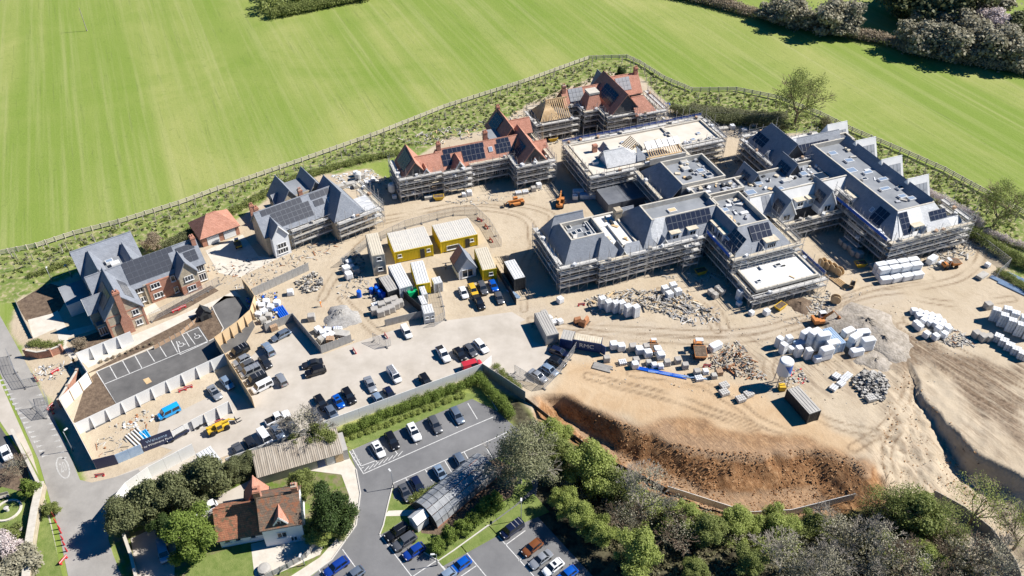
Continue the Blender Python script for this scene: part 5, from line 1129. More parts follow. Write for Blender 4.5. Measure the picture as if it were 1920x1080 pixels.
cabin('gate_cabin', [(367, 850), (397, 836), (410, 860), (388, 876)], 2.4, 'cont_white', 'cont_white', 'white slatted gate kiosk at the site entrance by the dark trees', 'cabin', None, ribs=True)
# show kiosk with pitched slate roof
ko = G(877, 525)
kb = Bld('kiosk', ko-Vector((1.6, 0)), 22, 'small sales kiosk with steep slate roof and white glazed front between yellow cabins', 'kiosk')
kb.gable(0, 3.4, 0, 4.2, 2.4, 4.9, 't', roof='slate', wall='render_white', oh=.25); kb.window(1.7, -.01, .3, 'f', 2.2, 1.8, 2); MB().slab([(-.3, 4.4, 2.15), (1.7, 4.4, 4.97), (1.7, 2.2, 4.97), (-.3, 2.2, 2.15)], .1).obj('roof_slope', K('clay_tile'), kb.root)
# ------------------------------------------------------------------ fences and hoardings
def path_pts(px, step, z=None):
    P = [GT(u, v) if z is None else Vector((*G(u, v), z)) for u, v in px]; out = []
    for a, b in zip(P[:-1], P[1:]):
        n = max(1, round((b-a).length/step))
        for i in range(n): out.append(a.lerp(b, i/n))
    out.append(P[-1]); return out
def hoarding(px, label, h=2.5, m='hoard_white', step=2.4, buttress=0, back='ply', cap=None, cat='hoarding', group='hoardings round the site', mats=None):
    pts = path_pts(px, step); root = empty('hoarding', pts[0], 0, label, cat, group); o = pts[0]
    bmesh_cache = None
    for i, (a, b) in enumerate(zip(pts[:-1], pts[1:])):
        a = a-o; b = b-o; d = b-a; L = math.hypot(d.x, d.y); ang = math.atan2(d.y, d.x); sh = (b.z-a.z)
        mm = m if not mats else mats[i % len(mats)]
        mb = MB(); mb.hexa([(.01, -.03, -.05), (L-.01, -.03, sh-.05), (L-.01, .03, sh-.05), (.01, .03, -.05), (.01, -.03, h), (L-.01, -.03, sh+h), (L-.01, .03, sh+h), (.01, .03, h)], 0)
        mb.obj('panel', K(mm), root, a, (0, 0, ang))
        pb = MB().box(-.05, .05, .031, .14, -.05, h-.1)
        pb.obj('post', K(back if back else mm), root, a, (0, 0, ang))
        if buttress:
            s_ = buttress; k = MB()
            k.hexa([(-.05, s_*.04, 0), (.05, s_*.04, 0), (.04, s_*.5, 0), (-.04, s_*.5, 0), (-.05, s_*.04, h-.15), (.05, s_*.04, h-.15), (.05, s_*.14, h-.15), (-.05, s_*.14, h-.15)])
            k.obj('buttress', K(mm), root, a, (0, 0, ang))
    return root
hoarding([(151, 682), (252, 641)], 'white buttressed hoarding along the back of the visitor car park', buttress=-1)
hoarding([(151, 682), (173, 717), (121, 768), (148, 815), (182, 880)], 'white hoarding zigzagging beside the public road')
hoarding([(148, 815), (290, 747), (427, 683)], 'long white buttressed hoarding along the front of the visitor car park', buttress=-1)
hoarding([(182, 880), (222, 870)], 'short navy hoarding at the road corner', m='hoard_navy', h=2.2)
hoarding([(222, 869), (270, 849)], 'pale blue hoarding beside the welcome board', m='wrap_blue', h=2.0)
wb = hoarding([(271, 847), (327, 826)], 'navy welcome board at the site entrance', m='hoard_navy', h=2.6, step=7, cat='sign')
_a0, _b0 = G(271, 847), G(327, 826); _d = _b0-_a0; _an = math.atan2(_d.y, _d.x); _n = Vector((math.sin(_an), -math.cos(_an)))
_mc = (_b0-_a0)/2+_n*.04
ptext('Welcome', .78, 'wrap_blue', wb, (_mc.x, _mc.y, 1.75), (R(90), 0, _an), name='lettering', ext=.01)
ptext('to Wildmere Park', .56, 'white_frame', wb, (_mc.x, _mc.y, .95), (R(90), 0, _an), name='lettering', ext=.01)
hoarding([(327, 826), (372, 801)], 'pale hoarding behind the yellow telehandler', m='hoard_white', h=2.0)
hoarding([(435, 772), (365, 808)], 'short white buttressed hoarding behind the yellow telehandler', buttress=1)
hoarding([(408, 652), (450, 622), (474, 600), (482, 573), (470, 556), (458, 541)], 'bare plywood hoarding curving round the turning head', m='ply', buttress=-1, step=1.8)
hoarding([(408, 652), (478, 765)], 'plywood hoarding between the two contractor parking rows', m='ply')
hoarding([(207, 972), (244, 925), (286, 895), (367, 852)], 'white buttressed hoarding along the dark evergreens at the entrance', buttress=1)
hoarding([(428, 877), (545, 834), (620, 804), (905, 699)], 'long pale grey hoarding between contractors and the public car park', m='hoard_white', h=2.2)
hoarding([(905, 699), (945, 725), (985, 752)], 'grey-blue hoarding behind the car park hedge corner', m='hoard_grey', h=2.2)
hoarding([(985, 752), (1050, 803), (1130, 862), (1250, 922)], 'low dark fence along the foot of the orange bank', m='cont_dark', h=.9, back='white_frame')
hoarding([(1250, 922), (1400, 970), (1480, 966), (1600, 936)], 'low pale hoarding below the excavated bank', m='hoard_white', h=1.4)
hoarding([(1745, 935), (1800, 965), (1850, 1005), (1895, 1065), (1910, 1110)], 'grey hoarding curving through the bare trees at the corner', m='hoard_grey', h=2.0)
hoarding([(475, 556), (580, 507)], 'grey timber fence round the waste bay', m='hoard_grey', h=1.9, step=1.2, back=None)
hoarding([(499, 623), (551, 601), (603, 663), (660, 641)], 'grey timber fence zigzag round the builders sacks', m='hoard_grey', h=1.8, step=1.2, back=None)
hoarding([(723, 612), (792, 595)], 'grey timber fence in front of the stone pallets', m='hoard_grey', h=1.6, step=1.4, back=None)
hoarding([(745, 548), (795, 592)], 'dark steel fence beside the green tank', m='cont_dark', h=1.8, step=1.6, back=None)
hoarding([(930, 508), (968, 572)], 'dark fence between parked cars and the lorry container', m='cont_dark', h=1.6, step=2.0, back=None)
hoarding([(905, 699), (922, 684)], 'white hoarding return at the corner by the red van', h=2.2)
# post and rail
def post_rail(px, label, step=1.8, h=1.2):
    pts = path_pts(px, step, 0.0); root = empty('field_fence', pts[0], 0, label, 'fence', 'post and rail fences'); o = pts[0]
    pm = MB().box(-.09, .09, -.09, .09, 0, h+.1).mesh('post', K('fence_wood')); rails = {}
    for i, a in enumerate(pts):
        add('post', pm, root, a-o, (0, 0, rnd.random()))
        if i < len(pts)-1:
            d = pts[i+1]-a; L = round(d.length, 2); ang = math.atan2(d.y, d.x)
            if L not in rails: rails[L] = MB().box(0, L, -.04, .04, -.10, .10).mesh('rail', K('fence_wood'))
            for z in (.4, .75, 1.1): add('rail', rails[L], root, (a-o)+Vector((0, 0, z)), (0, 0, ang))
post_rail(FENCE[:12], 'long pale post and rail fence along the left field')
post_rail(FENCE[11:18], 'post and rail fence bending round behind the farthest house', 2.2)
post_rail(FENCE[17:], 'post and rail fence running down the right-hand verge', 2.4)
# temporary mesh fences
def mesh_mat():
    m = bpy.data.materials.new('fence_mesh'); m.use_nodes = True; t = m.node_tree; N = t.nodes; L = t.links; b = N['Principled BSDF']; b.inputs['Base Color'].default_value = (.45, .46, .47, 1); b.inputs['Metallic'].default_value = .5; b.inputs['Roughness'].default_value = .5
    tr = N.new('ShaderNodeBsdfTransparent'); ms = N.new('ShaderNodeMixShader'); ms.inputs[0].default_value = .16; L.new(tr.outputs[0], ms.inputs[1]); L.new(b.outputs[0], ms.inputs[2]); L.new(ms.outputs[0], N['Material Output'].inputs[0]); MATS['fence_mesh'] = m
mesh_mat()
def heras(px, label, step=3.4, h=1.95):
    pts = path_pts(px, step); root = empty('mesh_fence', pts[0], 0, label, 'fence', 'temporary mesh fences'); o = pts[0]
    for a, b in zip(pts[:-1], pts[1:]):
        d = b-a; L = math.hypot(d.x, d.y); ang = math.atan2(d.y, d.x); f = MB()
        for p, q in (((0, 0, .1), (0, 0, h)), ((L, 0, .1), (L, 0, h)), ((0, 0, h), (L, 0, h)), ((0, 0, .15), (L, 0, .15)), ((L/2, 0, .15), (L/2, 0, h))): f.tube(p, q, .03)
        for k in range(1, 4): f.tube((0, 0, .15+k*.45), (L, 0, .15+k*.45), .012, 3)
        fo = f.obj('panel_frame', K('galv'), root, a-o, (0, 0, ang))
        MB().box(.02, L-.02, -.004, .004, .15, h).obj('mesh_infill', K('fence_mesh'), fo)
        MB().box(-.35, .35, -.12, .12, 0, .14).obj('foot_block', K('debris_dark'), root, a-o, (0, 0, ang+R(90)))
heras([(640, 500), (690, 462), (760, 428), (850, 404), (893, 402), (918, 425), (940, 462)], 'mesh fence arcing round the back of the yellow cabins')
heras([(284, 604), (330, 580), (390, 547), (412, 535)], 'mesh fence along the planted front of the finished house')
heras([(965, 700), (985, 712), (1020, 730), (1050, 700), (1085, 650)], 'mesh fence round the parked cars beside the blue container')
heras([(18, 668), (30, 700), (48, 728), (75, 722)], 'mesh fence round the trench at the road edge')
heras([(62, 765), (85, 785), (95, 770), (88, 745)], 'mesh fence by the red barriers beside the brick wall')
heras([(1800, 435), (1845, 465), (1890, 500), (1868, 520)], 'mesh fence along the dark hedge at the right edge')
heras([(820, 540), (830, 575), (835, 600), (815, 612)], 'mesh fence beside the white gatehouse cabin')
heras([(700, 640), (725, 652), (733, 648)], 'mesh fence gate standing open by the small white van')
heras([(748, 345), (700, 352), (640, 335)], 'mesh fence behind the storage tanks near the verge') if False else None
# post and wire fence behind the site
def wire_fence(px, label, step=3.0):
    pts = path_pts(px, step, 0.0); root = empty('wire_fence', pts[0], 0, label, 'fence', 'post and wire fences'); o = pts[0]
    pm = MB().tube((0, 0, 0), (0, 0, 1.8), .05, 5).mesh('post', K('old_timber')); w = MB()
    for i, a in enumerate(pts):
        add('post', pm, root, a-o)
        if i: 
            for z in (.5, 1.0, 1.6): w.tube(pts[i-1]-o+Vector((0, 0, z)), a-o+Vector((0, 0, z)), .012, 3)
    tag(w.obj('wire', K('galv'), root), kind='stuff')
wire_fence([(0, 515), (60, 500), (130, 492)], 'post and wire fence beside the first house garden')
wire_fence([(395, 418), (460, 385), (560, 330), (700, 290), (740, 300)], 'post and wire fence behind the second slate house')
wire_fence([(1262, 205), (1340, 222), (1430, 225), (1450, 238)], 'post and wire fence under the dark hedge behind the cream roof')
# brick garden walls
def brick_wall(px, label, h=1.5, m='red_brick', w=.24, pier=True):
    pts = path_pts(px, 2.2); root = empty('garden_wall', pts[0], 0, label, 'wall', 'garden walls'); o = pts[0]
    for i, (a, b) in enumerate(zip(pts[:-1], pts[1:])):
        d = b-a; L = d.length; ang = math.atan2(d.y, d.x)
        MB().box(0, L, -w/2, w/2, 0, h).obj('wall_panel', K(m), root, a-o, (0, 0, ang)); MB().box(0, L, -w/2-.05, w/2+.05, h, h+.09).obj('coping', K('coping'), root, a-o, (0, 0, ang))
    if pier:
        for a in (pts[0], pts[len(pts)//2], pts[-1]): MB().box(-.22, .22, -.22, .22, 0, h+.25).obj('pier', K(m), root, a-o)
brick_wall([(52, 668), (75, 672), (98, 668), (118, 660)], 'curved red brick wall by the house gateway')
brick_wall([(150, 706), (132, 735), (116, 762)], 'red brick wall beside the white zigzag hoarding')
brick_wall([(28, 815), (60, 880), (80, 920)], 'buff garden wall along the public road', 1.3, 'ragstone', .35, False)
brick_wall([(82, 915), (72, 960), (62, 1020), (55, 1100)], 'wide buff stone wall beside the grass verge', 1.4, 'ragstone', .9, False)
brick_wall([(236, 1010), (250, 1050), (262, 1100)], 'buff garden wall beside the cottage drive', 1.2, 'ragstone', .3, False)
def picket(px, label, h=1.1, m='hoard_grey'):
    pts = path_pts(px, 1.0); root = empty('panel_fence', pts[0], 0, label, 'fence'); o = pts[0]
    for a, b in zip(pts[:-1], pts[1:]):
        d = b-a; L = d.length; ang = math.atan2(d.y, d.x); MB().box(.03, L-.03, -.03, .03, .05, h).obj('fence_panel', K(m), root, a-o, (0, 0, ang)); MB().box(-.06, .06, -.06, .06, 0, h+.1).obj('post', K('old_timber'), root, a-o, (0, 0, ang))
picket([(600, 1015), (575, 1045), (540, 1065), (500, 1085), (470, 1105)], 'grey panel fence round the cottage patio')
picket([(62, 634), (45, 600), (30, 566)], 'weathered fence beside the first house garden bed', .7)
picket([(290, 655), (340, 628), (378, 596), (402, 588)], 'brown woven fence behind the disabled parking bays', .8, 'brick_pack')
bs_ = Bld('bin_store', G(378, 604), 38, 'small black pitched shelter in the planting bed by the disabled bays', 'shelter'); bs_.gable(0, 2.0, 0, 1.8, 1.3, 2.3, 't', roof='cont_dark', wall='cont_dark', oh=.1); MB().box(.6, 1.4, -.03, 0, .1, 1.1).obj('opening', K('rubber'), bs_.root)
# lamp posts
def lamp(u, v, h, label, u2=None):
    p = GT(u, v); root = empty('lamp_post', p, rnd.uniform(0, 6), label, 'lamp post', 'lamp posts')
    MB().lathe([(.09, 0), (.09, .9), (.055, .95), (.04, h)], 8).obj('pole', K('lamp_metal'), root, smooth=True)
    hd = MB().tube((0, 0, h-.02), (.35, 0, h+.05), .03, 5).obj('bracket', K('lamp_metal'), root); MB().box(.2, .75, -.12, .12, h+.02, h+.12).obj('lantern', K('cont_white'), root)
lamp(977, 975, 4.0, 'lamp post over the lower car park beside the blue van')
lamp(738, 915, 3.6, 'lamp post at the tip of the planted island')
lamp(137, 845, 4.4, 'lamp post standing in the shade of the road hoarding')
lamp(135, 520, 3.2, 'lamp post behind the first house'); lamp(820, 1060, 2.6, 'short lamp post by the round bushes'); lamp(571, 1060, 3.0, 'lamp post by the cottage patio fence')
lamp(98, 528, 3.0, 'leftmost lamp post in the first house garden')
# telegraph style pole in the field
fp = G(163, 58); fpr = empty('field_pole', (fp.x, fp.y, 0), 0, 'thin wooden pole standing alone in the green field', 'pole'); MB().tube((0, 0, 0), (0, 0, 7), .12, 6, .08).obj('shaft', K('old_timber'), fpr); MB().box(-.15, .15, -.15, .15, 0, .25).obj('foot', K('old_timber'), fpr)
# ------------------------------------------------------------------ vehicles
def paint(name, c, rough=.3, metal=.3):
    return mat('paint_'+name, c, rough, metal=metal, spec=.5, coat=.6)
PAINT = dict(black=paint('black', (.012, .013, .016)), dark=paint('dark', (.03, .034, .042)), grey=paint('grey', (.12, .125, .135)), silver=paint('silver', (.42, .44, .46), .35, .5), steel=paint('steel', (.20, .25, .32), .35, .5), white=paint('white', (.78, .79, .80), .35, 0), blue=paint('blue', (.012, .06, .36)), bright=paint('bright', (.01, .36, .80), .4, 0), navy=paint('navy', (.012, .02, .06)), red=paint('red', (.5, .03, .045), .35, 0), yellow=paint('yellow', (.7, .42, .03), .35, 0), bronze=paint('bronze', (.26, .09, .03)), ice=paint('ice', (.30, .40, .52), .35, .4), royal=paint('royal', (.005, .11, .55)))
mat('car_glass', (.015, .02, .028), .06, spec=.9); mat('car_glass_sky', (.10, .16, .26), .06, spec=.9)
mat('lamp_clear', (.7, .72, .75), .15); mat('lamp_red', (.35, .01, .01), .2); mat('trim_black', (.02, .02, .022), .6)
def loft(mb, secs, mi=0, cap=True):
    n = len(secs[0]); k = len(mb.v)
    for s in secs: mb.v += [tuple(p) for p in s]
    for a in range(len(secs)-1):
        for i in range(n-1):
            mb.f.append((k+a*n+i, k+a*n+i+1, k+(a+1)*n+i+1, k+(a+1)*n+i)); mb.m.append(mi)
    if cap:
        mb.f.append(tuple(k+i for i in range(n))); mb.m.append(mi); mb.f.append(tuple(k+(len(secs)-1)*n+i for i in reversed(range(n)))); mb.m.append(mi)
CARS = {}
def car_kind(name, L, Wd, H, belt, hood, bs, ws0, ws1, rf0, rf1, boot, wheel=.33, gw=.80, bed=None):
    """nose at +x; ws0/ws1 windscreen foot/head, rf1/rf0 rear head/foot (x), hood = bonnet height at nose, boot = tail height"""
    h = L/2; w = Wd/2
    st = [(-h, .80, .38, boot-.12), (-h+.06, .93, .3, boot-.02), (-h+.35, .99, .22, boot), (rf0, 1.0, .2, belt), (0, 1.0, .19, belt), (ws0-.1, 1.0, .19, belt-.01), (ws0+.2, .99, .2, belt-.06), (h-.7, .97, .2, hood+.08), (h-.2, .90, .24, hood), (h-.05, .80, .30, hood-.12), (h, .70, .36, hood-.25)]
    secs = []
    for x, k, zb, zt in st:
        a = w*k; r = [(-a*.86, zb), (-a*.98, zb+.12), (-a, (zb+zt)/2), (-a*.97, zt-.10), (-a*.86, zt-.01), (0, zt+.025)]
        secs.append([(x, y, z) for y, z in r]+[(x, -y, z) for y, z in reversed(r[:-1])])
    b = MB(); loft(b, secs)
    # greenhouse
    g = gw*w; gt = g*.88; z0 = belt-.03
    T = [(rf1, -gt, H-.04), (ws1, -gt, H-.05), (ws1, gt, H-.05), (rf1, gt, H-.04)]; Bq = [(rf0, -g*1.06, z0), (ws0, -g*1.06, z0), (ws0, g*1.06, z0), (rf0, g*1.06, z0)]
    b.hexa([Bq[0], Bq[1], Bq[2], Bq[3], T[0], T[1], T[2], T[3]])
    b.hexa([(rf1+.05, -gt*.9, H-.05), (ws1-.08, -gt*.9, H-.055), (ws1-.08, gt*.9, H-.055), (rf1+.05, gt*.9, H-.05), (rf1+.3, -gt*.6, H), (ws1-.3, -gt*.6, H), (ws1-.3, gt*.6, H), (rf1+.3, gt*.6, H)])
    me_b = b.mesh('body', [None], smooth=False); bm = bmesh.new(); bm.from_mesh(me_b); bmesh.ops.recalc_face_normals(bm, faces=bm.faces); bm.to_mesh(me_b); bm.free()
    me_b.polygons.foreach_set('use_smooth', [True]*len(me_b.polygons)); 
    try: me_b.set_sharp_from_angle(angle=R(38))
    except Exception: pass
    def glass(a, bb, c, d, k=.08, off=.015):
        P = [Vector(q) for q in (a, bb, c, d)]; c0 = sum(P, Vector())/4; n = (P[1]-P[0]).cross(P[3]-P[0]).normalized()
        if n.dot(c0-Vector((0, 0, belt))) < 0: n = -n
        return [p.lerp(c0, k)+n*off for p in P]
    parts = [('body', me_b, None)]
    def part(nm, mb, m): parts.append((nm, mb.mesh(nm, [K(m)]), m))
    part('windscreen', MB().slab(glass(Bq[1], Bq[2], T[2], T[1], .07), .012), 'car_glass')
    part('rear_window', MB().slab(glass(Bq[0], Bq[3], T[3], T[0], .10), .012), 'car_glass')
    if not bed or True:
        for sg in (0, 1):
            q = (Bq[0], Bq[1], T[1], T[0]) if sg == 0 else (Bq[3], Bq[2], T[2], T[3])
            P = glass(*q, .10, .012); mid0, mid1 = P[0].lerp(P[1], .5), P[3].lerp(P[2], .5)
            for a_, b_, c_, d_ in ((P[0], mid0.lerp(P[0], .06), mid1.lerp(P[3], .06), P[3]), (mid0.lerp(P[1], .06), P[1], P[2], mid1.lerp(P[2], .06))):
                m2 = MB(); m2.face([a_, b_, c_, d_]); n_ = len(m2.v); 
                part('side_window', MB().slab([a_, b_, c_, d_], .01) if abs((b_-a_).cross(d_-a_).z) > 1e-3 else m2, 'car_glass')
    for sg in (-1, 1):
        part('headlight', MB().box(h-.26, h-.05, sg*w*.62-.14, sg*w*.62+.14, hood-.16, hood-.05), 'lamp_clear')
        part('tail_light', MB().box(-h-.01, -h+.12, sg*w*.70-.10, sg*w*.70+.10, boot-.34, boot-.12), 'lamp_red')
        part('wing_mirror', MB().box(ws0-.25, ws0-.1, sg*(w+.02)-.09, sg*(w+.02)+.09, belt-.02, belt+.13), 'trim_black')
    if bed:
        x0, x1 = bed; bb = MB(); bb.box(x0, x1, -w*.82, w*.82, belt-.02, belt+.03); part('cargo_bed', bb, 'trim_black')
    part('bumper', MB().box(h-.12, h+.02, -w*.75, w*.75, .3, .45), 'trim_black')
    tyre = MB().lathe([(wheel*.62, -.1), (wheel*.97, -.1), (wheel, -.06), (wheel, .06), (wheel*.97, .1), (wheel*.62, .1)], 14, 0, (0, 0, 0), 'y').mesh('wheel', [K('rubber')]); rim = MB().lathe([(.001, -.085), (wheel*.64, -.09), (wheel*.64, .09), (.001, .085)], 10, 0, (0, 0, 0), 'y').mesh('rim', [K('galv')])
    CARS[name] = (parts, tyre, rim, [(sx*L*.305, sy*(w-.1), wheel) for sx in (-1, 1) for sy in (-1, 1)], H, gt, rf1, ws1, h)
car_kind('hatch', 4.15, 1.80, 1.48, .92, .78, 0, .95, .30, -1.85, -1.45, .92)
car_kind('mini', 3.85, 1.74, 1.43, .90, .80, 0, .85, .30, -1.75, -1.45, .90)
car_kind('sedan', 4.65, 1.82, 1.44, .90, .74, 0, 1.0, .30, -1.55, -.85, .92)
car_kind('estate', 4.7, 1.82, 1.47, .90, .74, 0, 1.05, .35, -2.15, -1.75, .92)
car_kind('suv', 4.6, 1.90, 1.72, 1.05, .95, 0, .95, .40, -2.1, -1.8, 1.05, .38, .84)
car_kind('smallvan', 4.45, 1.84, 1.84, 1.06, .92, 0, 1.15, .65, -2.18, -2.1, 1.0, .34, .90)
car_kind('van', 5.05, 1.98, 1.98, 1.12, 1.0, 0, 1.65, 1.05, -2.5, -2.42, 1.1, .36, .93)
car_kind('pickup', 5.2, 1.90, 1.78, 1.02, .95, 0, 1.15, .60, -.75, -.55, 1.02, .40, .84, bed=(-2.45, -.8))
N_CAR = [0]
def car(kind, col, u, v, du, dv, label, extra=None, dark_glass=True, zt=.7):
    p = G(u, v, zt); q = G(u+du, v+dv, zt); d = q-p; a = math.atan2(d.y, d.x)
    parts, tyre, rim, wh, H, gt, rf1, ws1, h = CARS[kind]
    van = kind in ('van', 'smallvan')
    root = empty('van' if van else 'pickup_truck' if kind == 'pickup' else 'car', (p.x, p.y, .022), a, label, 'van' if van else 'pickup' if kind == 'pickup' else 'car', 'parked vehicles'); root.scale = (.70,)*3 if van else (.77,)*3
    for nm, me_, m_ in parts:
        if nm == 'body': add(nm, me_, root, mat=PAINT[col])
        elif nm == 'side_window' and van and me_ == parts[3][1]: continue
        else: add(nm, me_, root)
    for w_ in wh:
        t_ = add('wheel', tyre, root, w_); add('rim', rim, t_)
    if extra == 'rails':
        for sg in (-1, 1): MB().tube((rf1+.2, sg*gt*.85, H+.03), (ws1-.3, sg*gt*.85, H+.03), .03, 4).obj('roof_rail', K('galv'), root)
    if extra == 'rack':
        for k in range(5): MB().tube((rf1+.3+k*.6, -gt*.9, H+.08), (rf1+.3+k*.6, gt*.9, H+.08), .03, 4).obj('roof_bar', K('galv'), root)
        for k in range(4): MB().box(rf1+.1, ws1-.1, -.6+k*.32, -.48+k*.32, H+.1, H+.17).obj('ladder_rail', K('galv'), root)
    if extra == 'sunroof': MB().box(-.6, ws1-.35, -gt*.62, gt*.62, H-.02, H+.012).obj('sunroof', K('car_glass'), root)
    if extra == 'bars':
        for k in range(3): MB().box(rf1+.3+k*.9, rf1+.42+k*.9, -gt*.95, gt*.95, H, H+.06).obj('roof_bar', K('galv'), root)
    N_CAR[0] += 1
    return root
D1 = (12, 20)      # bay direction used by most rows (towards the camera)
for row in [
 # contractors' left bay
 ('sedan', 'silver', 402, 734, 10, 13, 'silver saloon left of the pale blue car inside the plywood hoarding', 'sunroof'), ('hatch', 'ice', 425, 716, 11, 13, 'pale blue hatchback in the corner inside the plywood hoarding', None),
 ('van', 'bright', 316, 771, -20, 10, 'bright blue van parked along the white buttressed hoarding', None), ('estate', 'black', 379, 788, -20, 11, 'black estate car behind the short white hoarding', None), ('estate', 'navy', 331, 812, -20, 11, 'navy estate car beside the welcome board', None),
 # row against plywood
 ('van', 'black', 448, 657, -20, 10, 'black van nearest the curve of the plywood hoarding', 'bars'), ('hatch', 'silver', 452, 674, -20, 10, 'silver hatchback second in the plywood hoarding row', None), ('hatch', 'grey', 460, 684, -20, 10, 'dark grey hatchback third in the plywood hoarding row', None),
 ('van', 'silver', 469, 695, -20, 9, 'silver van with roof bars fourth in the plywood hoarding row', 'bars'), ('van', 'dark', 480, 709, -20, 9, 'dark van fifth in the plywood hoarding row', 'bars'), ('van', 'white', 491, 723, -20, 10, 'white van at the front end of the plywood hoarding row', None),
 ('estate', 'steel', 526, 627, -18, 9, 'steel grey estate car beside the grey timber fence', None), ('van', 'ice', 502, 653, -9, -12, 'pale blue van behind the dark hatchback', 'bars'), ('hatch', 'dark', 497, 677, 10, 12, 'dark hatchback behind the plywood hoarding row', None), ('smallvan', 'silver', 527, 710, -9, -14, 'silver van beside the white van at the end of the row', None),
 ('sedan', 'dark', 585, 680, -20, 5, 'dark saloon, rear of the two cars in the open yard', None), ('suv', 'black', 591, 695, -20, 6, 'black SUV, front of the two cars in the open yard', None),
 ('smallvan', 'white', 762, 621, 8, 14, 'small white van in front of the stone pallets', None), ('pickup', 'white', 831, 662, 9, 14, 'white pickup left of the black hatchback in the middle row', None), ('hatch', 'black', 862, 662, 10, 12, 'black hatchback in the middle row beside the red van', None), ('hatch', 'grey', 882, 655, 10, 11, 'grey hatchback in the middle row', None), ('estate', 'white', 902, 647, 10, 11, 'white estate at the right end of the middle row', None),
 ('van', 'red', 885, 683, 20, -6, 'red van parked by the white hoarding corner', None), ('sedan', 'silver', 694, 719, 8, 16, 'silver saloon alone in the lower contractor row', None), ('van', 'white', 739, 702, 11, 16, 'white van with ladder rack in the lower contractor row', 'rack'),
 ('suv', 'black', 799, 714, 10, 14, 'black SUV close behind the grey hoarding', None), ('hatch', 'navy', 731, 737, 9, 13, 'navy hatchback close behind the grey hoarding', None), ('hatch', 'ice', 710, 748, 9, 13, 'pale hatchback close behind the grey hoarding', None),
 ('suv', 'black', 654, 741, 10, 15, 'black SUV beside the bright blue small car', None), ('mini', 'royal', 634, 751, 10, 15, 'bright blue small car between two black cars', 'sunroof'), ('estate', 'black', 602, 753, 10, 15, 'black estate left of the bright blue small car', None), ('hatch', 'steel', 622, 772, 10, 15, 'steel blue hatchback behind the bare tree', None), ('hatch', 'grey', 591, 777, 10, 15, 'grey hatchback half hidden by the bare tree', None),
 ('pickup', 'white', 520, 782, 20, -9, 'white double cab pickup on the access road', None), ('van', 'white', 497, 819, 10, 14, 'white van in the row by the gate kiosk', None), ('suv', 'dark', 471, 834, 9, 14, 'dark SUV in the row by the gate kiosk', None), ('sedan', 'grey', 449, 845, 9, 14, 'grey saloon nearest the gate kiosk', None), ('hatch', 'steel', 520, 808, 10, 14, 'steel grey hatchback right of the white van by the gate kiosk', None), ('pickup', 'grey', 546, 799, 9, 14, 'grey flatbed pickup under the bare tree', None),
 # by the cabins
 ('hatch', 'white', 869, 547, 7, 15, 'white hatchback left of the yellow car by the cabins', None), ('estate', 'yellow', 887, 542, 7, 15, 'yellow car parked by the cabins', None), ('suv', 'grey', 905, 539, 7, 15, 'grey SUV right of the yellow car', None), ('hatch', 'royal', 925, 534, 7, 15, 'blue hatchback at the right end of the row by the cabins', None), ('pickup', 'black', 898, 565, 9, 16, 'black pickup in front of the yellow car', None), ('hatch', 'grey', 936, 557, 6, 15, 'grey hatchback beside the dark fence', None),
 # right group
 ('estate', 'navy', 1049, 658, 16, 6, 'navy estate car in front of the lettered blue container', None), ('hatch', 'black', 1045, 677, 16, 7, 'black hatchback second from the lettered blue container', None), ('hatch', 'ice', 1031, 692, 15, 9, 'pale blue hatchback third from the lettered blue container', None), ('sedan', 'silver', 1009, 703, 15, 10, 'silver saloon farthest from the lettered blue container', None),
 # public car park, top row
 ('hatch', 'white', 709, 841, 12, 20, 'white car at the hatched end of the top car park row', 'sunroof'), ('estate', 'black', 735, 824, 11, 20, 'black car second in the top car park row', None), ('suv', 'white', 776, 809, 11, 20, 'white SUV with sunroof in the top car park row', 'sunroof'), ('estate', 'grey', 816, 794, 11, 20, 'grey car fourth in the top car park row', None), ('estate', 'steel', 857, 777, 12, 20, 'steel blue car at the hedge end of the top car park row', None),
 ('hatch', 'grey', 760, 922, 10, 19, 'grey hatchback at the left end of the second car park row', 'sunroof'), ('hatch', 'navy', 783, 908, 11, 19, 'navy hatchback second in the second car park row', None), ('hatch', 'ice', 826, 886, 12, 19, 'pale blue hatchback with dark roof glass in the second car park row', 'sunroof'), ('estate', 'steel', 865, 865, 12, 19, 'steel blue estate at the right end of the second car park row', None),
 ('suv', 'black', 744, 996, -20, 13, 'black SUV with roof rails beside the glasshouse path', 'rails'), ('suv', 'grey', 758, 1014, -20, 13, 'grey SUV between the black SUV and the blue hatchback', None), ('hatch', 'blue', 776, 1032, -20, 13, 'dark blue hatchback at the end of the row by the glasshouse', None),
 ('estate', 'blue', 630, 1061, -20, 14, 'blue estate beside the footway at the bottom edge', None), ('hatch', 'steel', 662, 1077, -20, 14, 'steel grey car cut by the bottom edge beside the blue estate', None), ('hatch', 'royal', 863, 1058, -20, 14, 'vivid blue hatchback in the bottom middle bays', None), ('hatch', 'ice', 834, 1080, -20, 14, 'pale car cut by the bottom edge next to the vivid blue hatchback', None),
 ('van', 'navy', 960, 991, -20, 14, 'navy camper van with pale roof near the big pale tree', 'bars'), ('hatch', 'bronze', 998, 1025, -20, 16, 'orange-brown hatchback in the shaded bays', None), ('sedan', 'silver', 1014, 1047, -20, 15, 'silver car beside the orange-brown hatchback', None), ('hatch', 'white', 1037, 1062, -20, 15, 'white car with black roof glass in the shaded bays', 'sunroof'), ('hatch', 'royal', 1063, 1076, -20, 15, 'bright blue car at the corner of the shaded bays', None),
 ('suv', 'white', 384, 953, -20, 9, 'white SUV on the cottage drive', 'sunroof'), ('van', 'ice', 306, 1032, 4, 20, 'pale blue van half hidden behind the yew by the cottage', None), ('hatch', 'white', 10, 848, 8, 16, 'white car on the driveway at the left edge', None),
]:
    car(*row)
